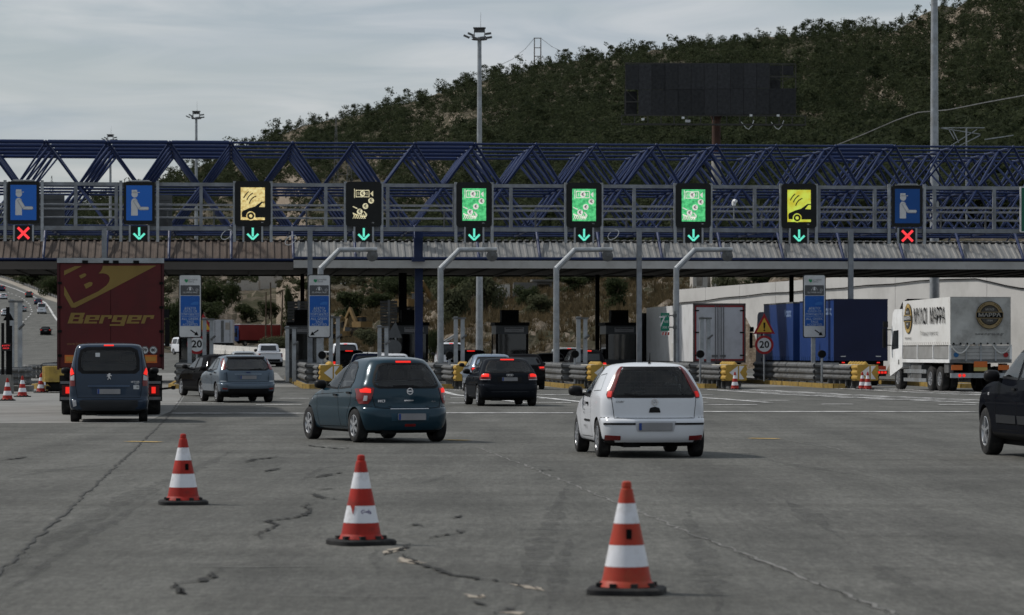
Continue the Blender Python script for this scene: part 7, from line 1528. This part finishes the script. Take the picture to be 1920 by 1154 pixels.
# ---- old billboard
d = 375; k = d / F; bx = (1343 - CX) * k; zg = float(tz(np.array([1343.]), np.array([375.]))[0]) - .5; t = thing('billboard', 'derelict black panelled billboard on a thick brown post in front of the wooded hill', 'billboard', (bx, d, zg), R(3)); zz_ = lambda py: CAMH + (HY - py) * k - zg
rust = pm('rusty_brown', (.06, .030, .022), .75, 0, .25, 1.5, dirt=(.05, .03, .025)); bb = [pm('billboard_black%d' % i, (.026 + .005 * i, .027 + .005 * i, .029 + .0055 * i), .8, 0, .3, 3, dirt=(.04, .04, .042), dscale=2) for i in range(4)]
m = MB(); m.tube((0, 0, 0), (0, 0, zz_(226)), .55, .5, 16); m.tube((0, 0, zz_(226)), (0, 0, zz_(217)), .5, .75, 16); m.build('post', rust, t, 40)
m = MB(); m.tube((0, 0, -.2), (0, 0, zz_(290)), .57, .57, 16); m.build('post_sleeve', pm('pale_concrete', (.30, .29, .27), .8), t, 40)
x0, x1 = (1171 - 1343) * k, (1491 - 1343) * k; nc = 13
for i in range(nc):
    for j, (ya, yb) in enumerate(((217, 169), (168.5, 121))):
        if (i == 0 and j == 0) or (i >= nc - 2 and j == 1): continue
        a, b = x0 + (x1 - x0) * i / nc, x0 + (x1 - x0) * (i + 1) / nc; q = random.uniform(-.02, .02); tl = (i - 6) * -.022
        m = MB(); m.bx(a + .02, b - .02, -1.0 + q, -.92 + q, zz_(ya) - tl, zz_(yb) - tl); m.build('panel', random.choice(bb), t)
cw = (x1 - x0) / nc
for a_, b_, ya, yb in ((x1 - 2 * cw, x1 - cw, 168, 147), (x1 - cw, x1, 140, 121), (x1 - 2 * cw, x1 - cw, 140, 121), (x0, x0 + cw, 217, 171), (x1 - 2 * cw, x1 - cw, 147, 140)):
    m = MB(); m.bx(a_, b_ - .03, .75, .8, zz_(ya), zz_(yb) - .02); m.build('backing_sheet', bb[0], t)
m = MB()
for zq in (217, 168.7, 121, 145, 193): m.bx(x0, x1, -.9, -.78, zz_(zq) - .07, zz_(zq) + .07)
for i in range(nc + 1): xx = x0 + (x1 - x0) * i / nc; m.bx(xx - .05, xx + .05, -.88, -.80, zz_(217), zz_(121))
m.bar((x1 - (x1 - x0) / nc * 2, -.84, zz_(140)), (x1 - (x1 - x0) / nc, -.84, zz_(155)), .06); m.bar((x1, -.84, zz_(140)), (x1 - (x1 - x0) / nc, -.84, zz_(155)), .06); m.bar((x0, -.84, zz_(171)), (x0 + (x1 - x0) / nc, -.84, zz_(195)), .06); m.build('panel_frame', pm('frame_dark', (.05, .048, .045), .7), t)
m = MB(); xa, xb = (1163 - 1343) * k, (1508 - 1343) * k
for y_ in (-1.3, -2.1): m.bx(xa, xb, y_ - .06, y_ + .06, zz_(236) - .08, zz_(236) + .08)
m.bx(xa, xb, -1.36, -1.24, zz_(219) - .05, zz_(219) + .05)
for i in range(15): xx = xa + (xb - xa) * i / 14; m.bx(xx - .05, xx + .05, -1.36, -1.26, zz_(236), zz_(219)); m.bx(xx - .04, xx + .04, -2.1, -1.3, zz_(236) - .04, zz_(236) + .04)
m.build('catwalk', MATS['frame_dark'], t)
for px_, py_ in ((1202, 227), (1277, 224), (1404, 219), (1455, 219)): m = MB(); m.bx((px_ - 1343) * k - .15, (px_ - 1343) * k + .15, -2.2, -2.0, zz_(py_) - .12, zz_(py_) + .12); m.build('junction_box', white, t)
m = MB(); m.bx((1286 - 1343) * k - .28, (1286 - 1343) * k + .28, -2.2, -2.0, zz_(230) - .15, zz_(230) + .15); m.build('lamp', clearl, t)
for px_ in (1400, 1456): m = MB(); c = (px_ - 1343) * k; m.path([(c - .9, -2.1, zz_(231)), (c - .3, -2.1, zz_(243)), (c, -2.1, zz_(245)), (c + .4, -2.1, zz_(238)), (c + .6, -2.1, zz_(228))], .035, 5); m.build('hanging_cable', white, t)
# ---- power line poles, pylons
def lattice(px, d, y0, y1, wpx, label, arms=()):
    k = d / F; z0 = CAMH + (HY - y0) * k; H_ = (y0 - y1) * k; t = thing('lattice_pylon', label, 'pylon', ((px - CX) * k, d, z0), R(12), 'lattice masts on the hillside'); w = wpx * k / 2; m = MB(); n = 9; r_ = max(.04, .0005 * d / 4 * .5)
    for i in range(n):
        a, b = w * (1 - .85 * i / n), w * (1 - .85 * (i + 1) / n); za, zb = H_ * i / n, H_ * (i + 1) / n
        for sx, sy in ((1, 1), (1, -1), (-1, -1), (-1, 1)): m.bar((sx * a, sy * a, za), (sx * b, sy * b, zb), r_)
        for sy in (1, -1): m.bar((a, sy * a, za), (-b, sy * b, zb), r_ * .8); m.bar((-a, sy * a, za), (b, sy * b, zb), r_ * .8)
        for sx in (1, -1): m.bar((sx * a, a, za), (sx * b, -b, zb), r_ * .8)
    m.build('lattice', galvd, t)
    for f, l in arms: m = MB(); m.bar((-l * k, 0, H_ * f), (l * k, 0, H_ * f), r_ * 1.5); m.bar((-l * k, 0, H_ * f), (0, 0, H_ * f + l * k * .4), r_); m.bar((l * k, 0, H_ * f), (0, 0, H_ * f + l * k * .4), r_); m.build('cross_arm', galvd, t)
lattice(630, 700, 420, 216, 12, 'thin lattice mast on the slope left of the dark coin sign'); lattice(655, 560, 440, 300, 26, 'lattice pylon with a cross arm behind the truss left of the dark coin sign', ((.8, 22), (.55, 26))); lattice(97, 1400, 395, 330, 9, 'distant lattice pylon behind the truss at far left', ((.75, 14), (.5, 17)))
lattice(1691, 1500, 48, 24, 5, 'small distant pylon on the ridge near the thick mast', ((.7, 5),))
d = 1580; k = d / F; t = thing('power_pole', 'two legged wooden power pole standing on the ridge', 'power pole', ((1008 - CX) * k, d, CAMH + (HY - 122) * k)); 
for x in (-6, 6): m = MB(); m.tube((x * k, 0, -2), (x * k, 0, 51 * k), .30, .22, 6); m.build('leg', barkm, t)
for z in (50, 32, 16): m = MB(); m.bar((-7 * k, 0, z * k), (7 * k, 0, z * k), .35); m.build('cross_beam', barkm, t)
def wire(pts, r, label):
    t = MB(); t.path([W(*p) for p in pts], r, 4); o = t.build('power_line', galvd); tag(o, label, 'power line'); return o
wire([(1002, 72, 1578), (985, 92, 1579), (960, 112, 1580), (930, 126, 1590)], .12, 'power line sagging left from the ridge pole'); wire([(1014, 72, 1578), (1035, 88, 1575), (1062, 101, 1570), (1085, 104, 1565)], .12, 'power line sagging right from the ridge pole')
wire([(1570, 272, 300), (1620, 252, 290), (1680, 226, 280), (1722, 211, 272), (1780, 206, 262), (1850, 192, 250), (1960, 172, 235)], .05, 'pale cable rising to the right in front of the hill')
m = MB(); d = 290; q = lambda x, y: W(x, y, d)
for a, b in (((1762, 240), (1846, 240)), ((1762, 240), (1838, 252)), ((1785, 242), (1798, 268)), ((1832, 243), (1782, 274)), ((1838, 254), (1794, 276)), ((1778, 241), (1790, 262))): m.bar(q(*a), q(*b), .07, .07)
for a, b in (((1846, 262), (1900, 254)),): m.bar(q(*a), q(*b), .09, .09)
m.bar(q(1812, 300), q(1812, 240), .12, .12); m.bar(q(1812, 660), q(1812, 300), .16, .16)
o = m.build('steel_frame_mast', galv); tag(o, 'skeletal steel arm frame above the truss right of the thick mast', 'steel frame')
# ---- climbing road: guard rail, markings
RE = [(150, 720), (118, 765), (108, 780), (92, 815), (72, 865), (40, 950), (10, 1035), (-20, 1120), (-90, 1300)]
t = thing('guard_rail', 'long guard rail with pale shoulder along the climbing road at far left', 'guard rail'); m = MB(); sh = MB()
pts = [Vector(((px - CX) * d / F, d, zroad(d))) for px, d in RE]
for a, b in zip(pts, pts[1:]):
    wrail(m, a, b, .35, .5, 2, 1)
    n = int((b - a).length / 8)
    for i in range(n): p = a.lerp(b, i / n); m.bx(p.x - .08, p.x + .08, p.y - .08, p.y + .08, p.z - .3, p.z + .8)
m.build('rail', galvd, t)
vs = []
for p in pts: vs += [p + Vector((-2.6, 0, .03)), p + Vector((.4, 0, .06))]
sh.add(vs, [(2 * i, 2 * i + 1, 2 * i + 3, 2 * i + 2) for i in range(len(pts) - 1)]); sh.build('shoulder', pm('pale_shoulder', (.26, .235, .20), .9, 0, .15, .3), ground)
def roadline(pix, w, dash=0):
    pp = [Vector(((px - CX) * yroad(py) / F, yroad(py), 0)) for px, py in pix]; fine = []
    for a, b in zip(pp, pp[1:]): n = max(2, int((b - a).length / 5)); fine += [a.lerp(b, i / n) for i in range(n)]
    fine.append(pp[-1])
    if not dash: line(fine, w, .05)
    else:
        for i in range(0, len(fine) - 1, 3): line(fine[i:i + 2], w, .05)
roadline([(108, 603), (100, 592), (92, 578), (84, 568), (60, 556), (30, 543), (0, 533), (-60, 516)], .45)
roadline([(42, 606), (56, 593), (60, 585), (56, 572), (44, 562), (34, 556), (10, 547)], .28, 1); roadline([(20, 622), (24, 612), (20, 604), (10, 600)], .28, 1); roadline([(26, 572), (18, 562), (0, 552)], .28, 1)
roadline([(108, 648), (240, 648)], .3) if False else None
# ---- white concrete barrier beyond the lanes and pale guard rail
t = thing('concrete_barrier', 'white concrete barrier curving beside the road beyond the lanes', 'barrier'); bwm = pm('barrier_white', (.52, .51, .49), .8, 0, .08, 1, dirt=(.4, .39, .37))
bp = [(395, 355), (430, 325), (470, 296), (520, 272), (565, 258), (600, 252)]
for (x0, d0), (x1, d1) in zip(bp, bp[1:]):
    for q in range(3):
        a = Vector(((x0 + (x1 - x0) * q / 3 - CX) * (d0 + (d1 - d0) * q / 3) / F, d0 + (d1 - d0) * q / 3, 0)); b = Vector(((x0 + (x1 - x0) * (q + .97) / 3 - CX) * (d0 + (d1 - d0) * (q + .97) / 3) / F, d0 + (d1 - d0) * (q + .97) / 3, 0)); a.z, b.z = zroad(a.y), zroad(b.y)
        m = MB(); m.bar(a + Vector((0, 0, .2)), b + Vector((0, 0, .2)), .5, .5); m.bar(a + Vector((0, 0, .7)), b + Vector((0, 0, .7)), .24, .5); m.build('barrier_segment', bwm, t)
for lb, bp2 in (('pale guard rail beyond the middle lanes', [(505, 283), (600, 262), (680, 252), (790, 243), (860, 236)]), ('pale guard rail on the verge right of the dark red trailer', [(300, 372), (335, 352), (350, 345)]), ('low guard rail beyond the centre booth', [(870, 226), (960, 222), (1060, 219), (1230, 214)])):
    t = thing('guard_rail', lb, 'guard rail'); pts = [Vector(((x - CX) * d / F, d, max(zroad(d), float(tz(np.array([float(x)]), np.array([float(d)]))[0])))) for x, d in bp2]
    for a, b in zip(pts, pts[1:]): m = MB(); wrail(m, a, b, .45, .34, 2, 1); m.build('rail_sheet', galv, t); m = MB(); m.bx(a.x - .07, a.x + .07, a.y - .07, a.y + .07, a.z - .3, a.z + .8); m.build('post', galvd, t)
# ---- ruins, fence, machines on the bank
def on(px, d, dz=-.4): return ((px - CX) * d / F, d, float(tz(np.array([float(px)]), np.array([float(d)]))[0]) + dz)
stonew = pm('whitewashed_stone', (.40, .38, .35), .9, 0, .15, 1.2, dirt=(.26, .24, .21), bump=.6, bscale=3); conc = pm('raw_concrete', (.12, .115, .105), .9, 0, .2, 1, dirt=(.08, .075, .07))
def hut(px, d, w, h, label, mat, openings, roof=False, rz=.1, broken=0):
    k = d / F; t = thing('ruined_building', label, 'ruin', on(px, d, -.6), rz, None); w *= k; h = h * k + .6
    xs = [-w / 2] + sorted(sum([[a * w - w / 2, b * w - w / 2] for a, b, _, _ in openings], [])) + [w / 2]; m = MB()
    for i, (a, b) in enumerate(zip(xs, xs[1:])):
        hh = h * (1 - broken * random.random())
        if i % 2 == 0: m.bx(a, b, 0, .4, 0, hh)
        else:
            _, _, z0, z1 = openings[i // 2]; m.bx(a, b, .0, .4, 0, z0 * h); m.bx(a, b, 0, .4, z1 * h, hh)
    m.build('front_wall', mat, t); m = MB(); m.bx(-w / 2, -w / 2 + .4, .4, w * .6, 0, h * .95); m.bx(w / 2 - .4, w / 2, .4, w * .6, 0, h * .95); m.bx(-w / 2, w / 2, w * .6, w * .6 + .4, 0, h * .8); m.build('rear_wall', mat, t)
    if roof: m = MB(); m.bx(-w / 2 - .2, w / 2 + .2, -.3, w * .6 + .5, h, h + .2); m.build('slab_roof', mat, t)
hut(943, 300, 26, 28, 'small whitewashed stone hut behind the tall mast', stonew, [(.5, .8, .45, .85)]); hut(985, 300, 44, 30, 'low dark concrete ruin right of the stone hut', conc, [], False, .05); hut(1018, 310, 34, 14, 'flat roofed concrete shelter on the bank', conc, [(.1, .9, .0, .8)], True)
hut(1322, 262, 46, 34, 'roofless stone ruin above the retaining wall', stonew, [(.15, .4, .35, .8), (.6, .8, .3, .9)], False, .1, .25); hut(455, 800, 60, 20, 'low white ruined wall left of the cypress', stonew, [(.3, .45, .2, .7), (.7, .8, .3, .8)], False, .0, .3); hut(520, 810, 70, 24, 'long white stone wall above the cypress', stonew, [(.4, .5, .5, .9)], False, 0, .2)
t = thing('rail_fence', 'white metal rail fence on the dry slope left of the blue column', 'fence'); ps = [on(640 + i * 22, 540, 0) for i in range(7)]
for p in ps: m = MB(); m.bx(p[0] - .12, p[0] + .12, p[1] - .1, p[1] + .1, p[2] - .5, CAMH + (HY - 531) * 540 / F); m.build('post', white, t)
m = MB(); m.bar((ps[0][0], 540, CAMH + (HY - 531) * .09), (ps[-1][0], 540, CAMH + (HY - 531) * .09), .16); m.build('top_rail', white, t)
def digger(px, d, rz, label, big=1.0):
    t = thing('excavator', label, 'excavator', on(px, d, .0), rz, 'old yellow excavators parked beyond the lanes'); t.scale = (big,) * 3; ym = pm('digger_yellow', (.15, .098, .04), .6, 0, .2, 1, dirt=(.18, .11, .04))
    for sx in (-1, 1): m = MB(); m.prism([(-1.9, .25), (-1.6, 0), (1.6, 0), (1.9, .25), (1.9, .55), (1.6, .85), (-1.6, .85), (-1.9, .55)], sx * 1.1 - .3, sx * 1.1 + .3); m.build('track', dark, t)
    m = MB(); m.bx(-1.9, .9, -1.2, 1.2, .95, 1.9); m.build('engine_house', ym, t); m = MB(); m.bx(.0, 1.3, -1.2, -.2, 1.2, 2.7); m.build('operator_cabin', oglass, t); m = MB(); m.bx(-.1, 1.4, -1.3, -.1, 2.7, 2.8); m.build('cabin_roof', ym, t)
    m = MB(); m.bar((.8, .3, 1.5), (2.8, .3, 4.2), .4, .6); m.build('boom', ym, t); m = MB(); m.bar((2.7, .3, 4.3), (4.6, .3, 2.0), .3, .45); m.build('dipper_arm', ym, t); m = MB(); m.prism([(4.4, 1.9), (5.0, 1.7), (4.8, .9), (4.0, .8), (4.0, 1.3)], -.2, .9); m.build('bucket', dark, t)
digger(645, 318, 1.3, 'old yellow excavator right of the middle tag sign', .5); digger(676, 330, 2.2, 'old yellow excavator left of the slatted board', .6); digger(770, 340, .9, 'yellow excavator with raised boom behind the blue column', .8); digger(618, 330, .6, 'yellow excavator behind the edge of the middle tag sign', .55)
# utility poles and small signs
for px_, d, top, lb in ((498, 380, 548, 'thin wooden pole left of the cypress'), (510, 390, 530, 'leaning wooden pole left of the cypress'), (526, 360, 545, 'thin pole right beside the cypress')): 
    p = (((px_ - CX) * d / F), d, max(zroad(d, (px_ - CX) * d / F), on(px_, d)[2])); m = MB(); m.tube((0, 0, 0), (random.uniform(-.3, .3), 0, CAMH + (HY - top) * d / F - p[2]), .11, .08, 6); o = m.build('utility_pole', barkm, None, None, p); tag(o, lb, 'pole', 'wooden poles on the bank')
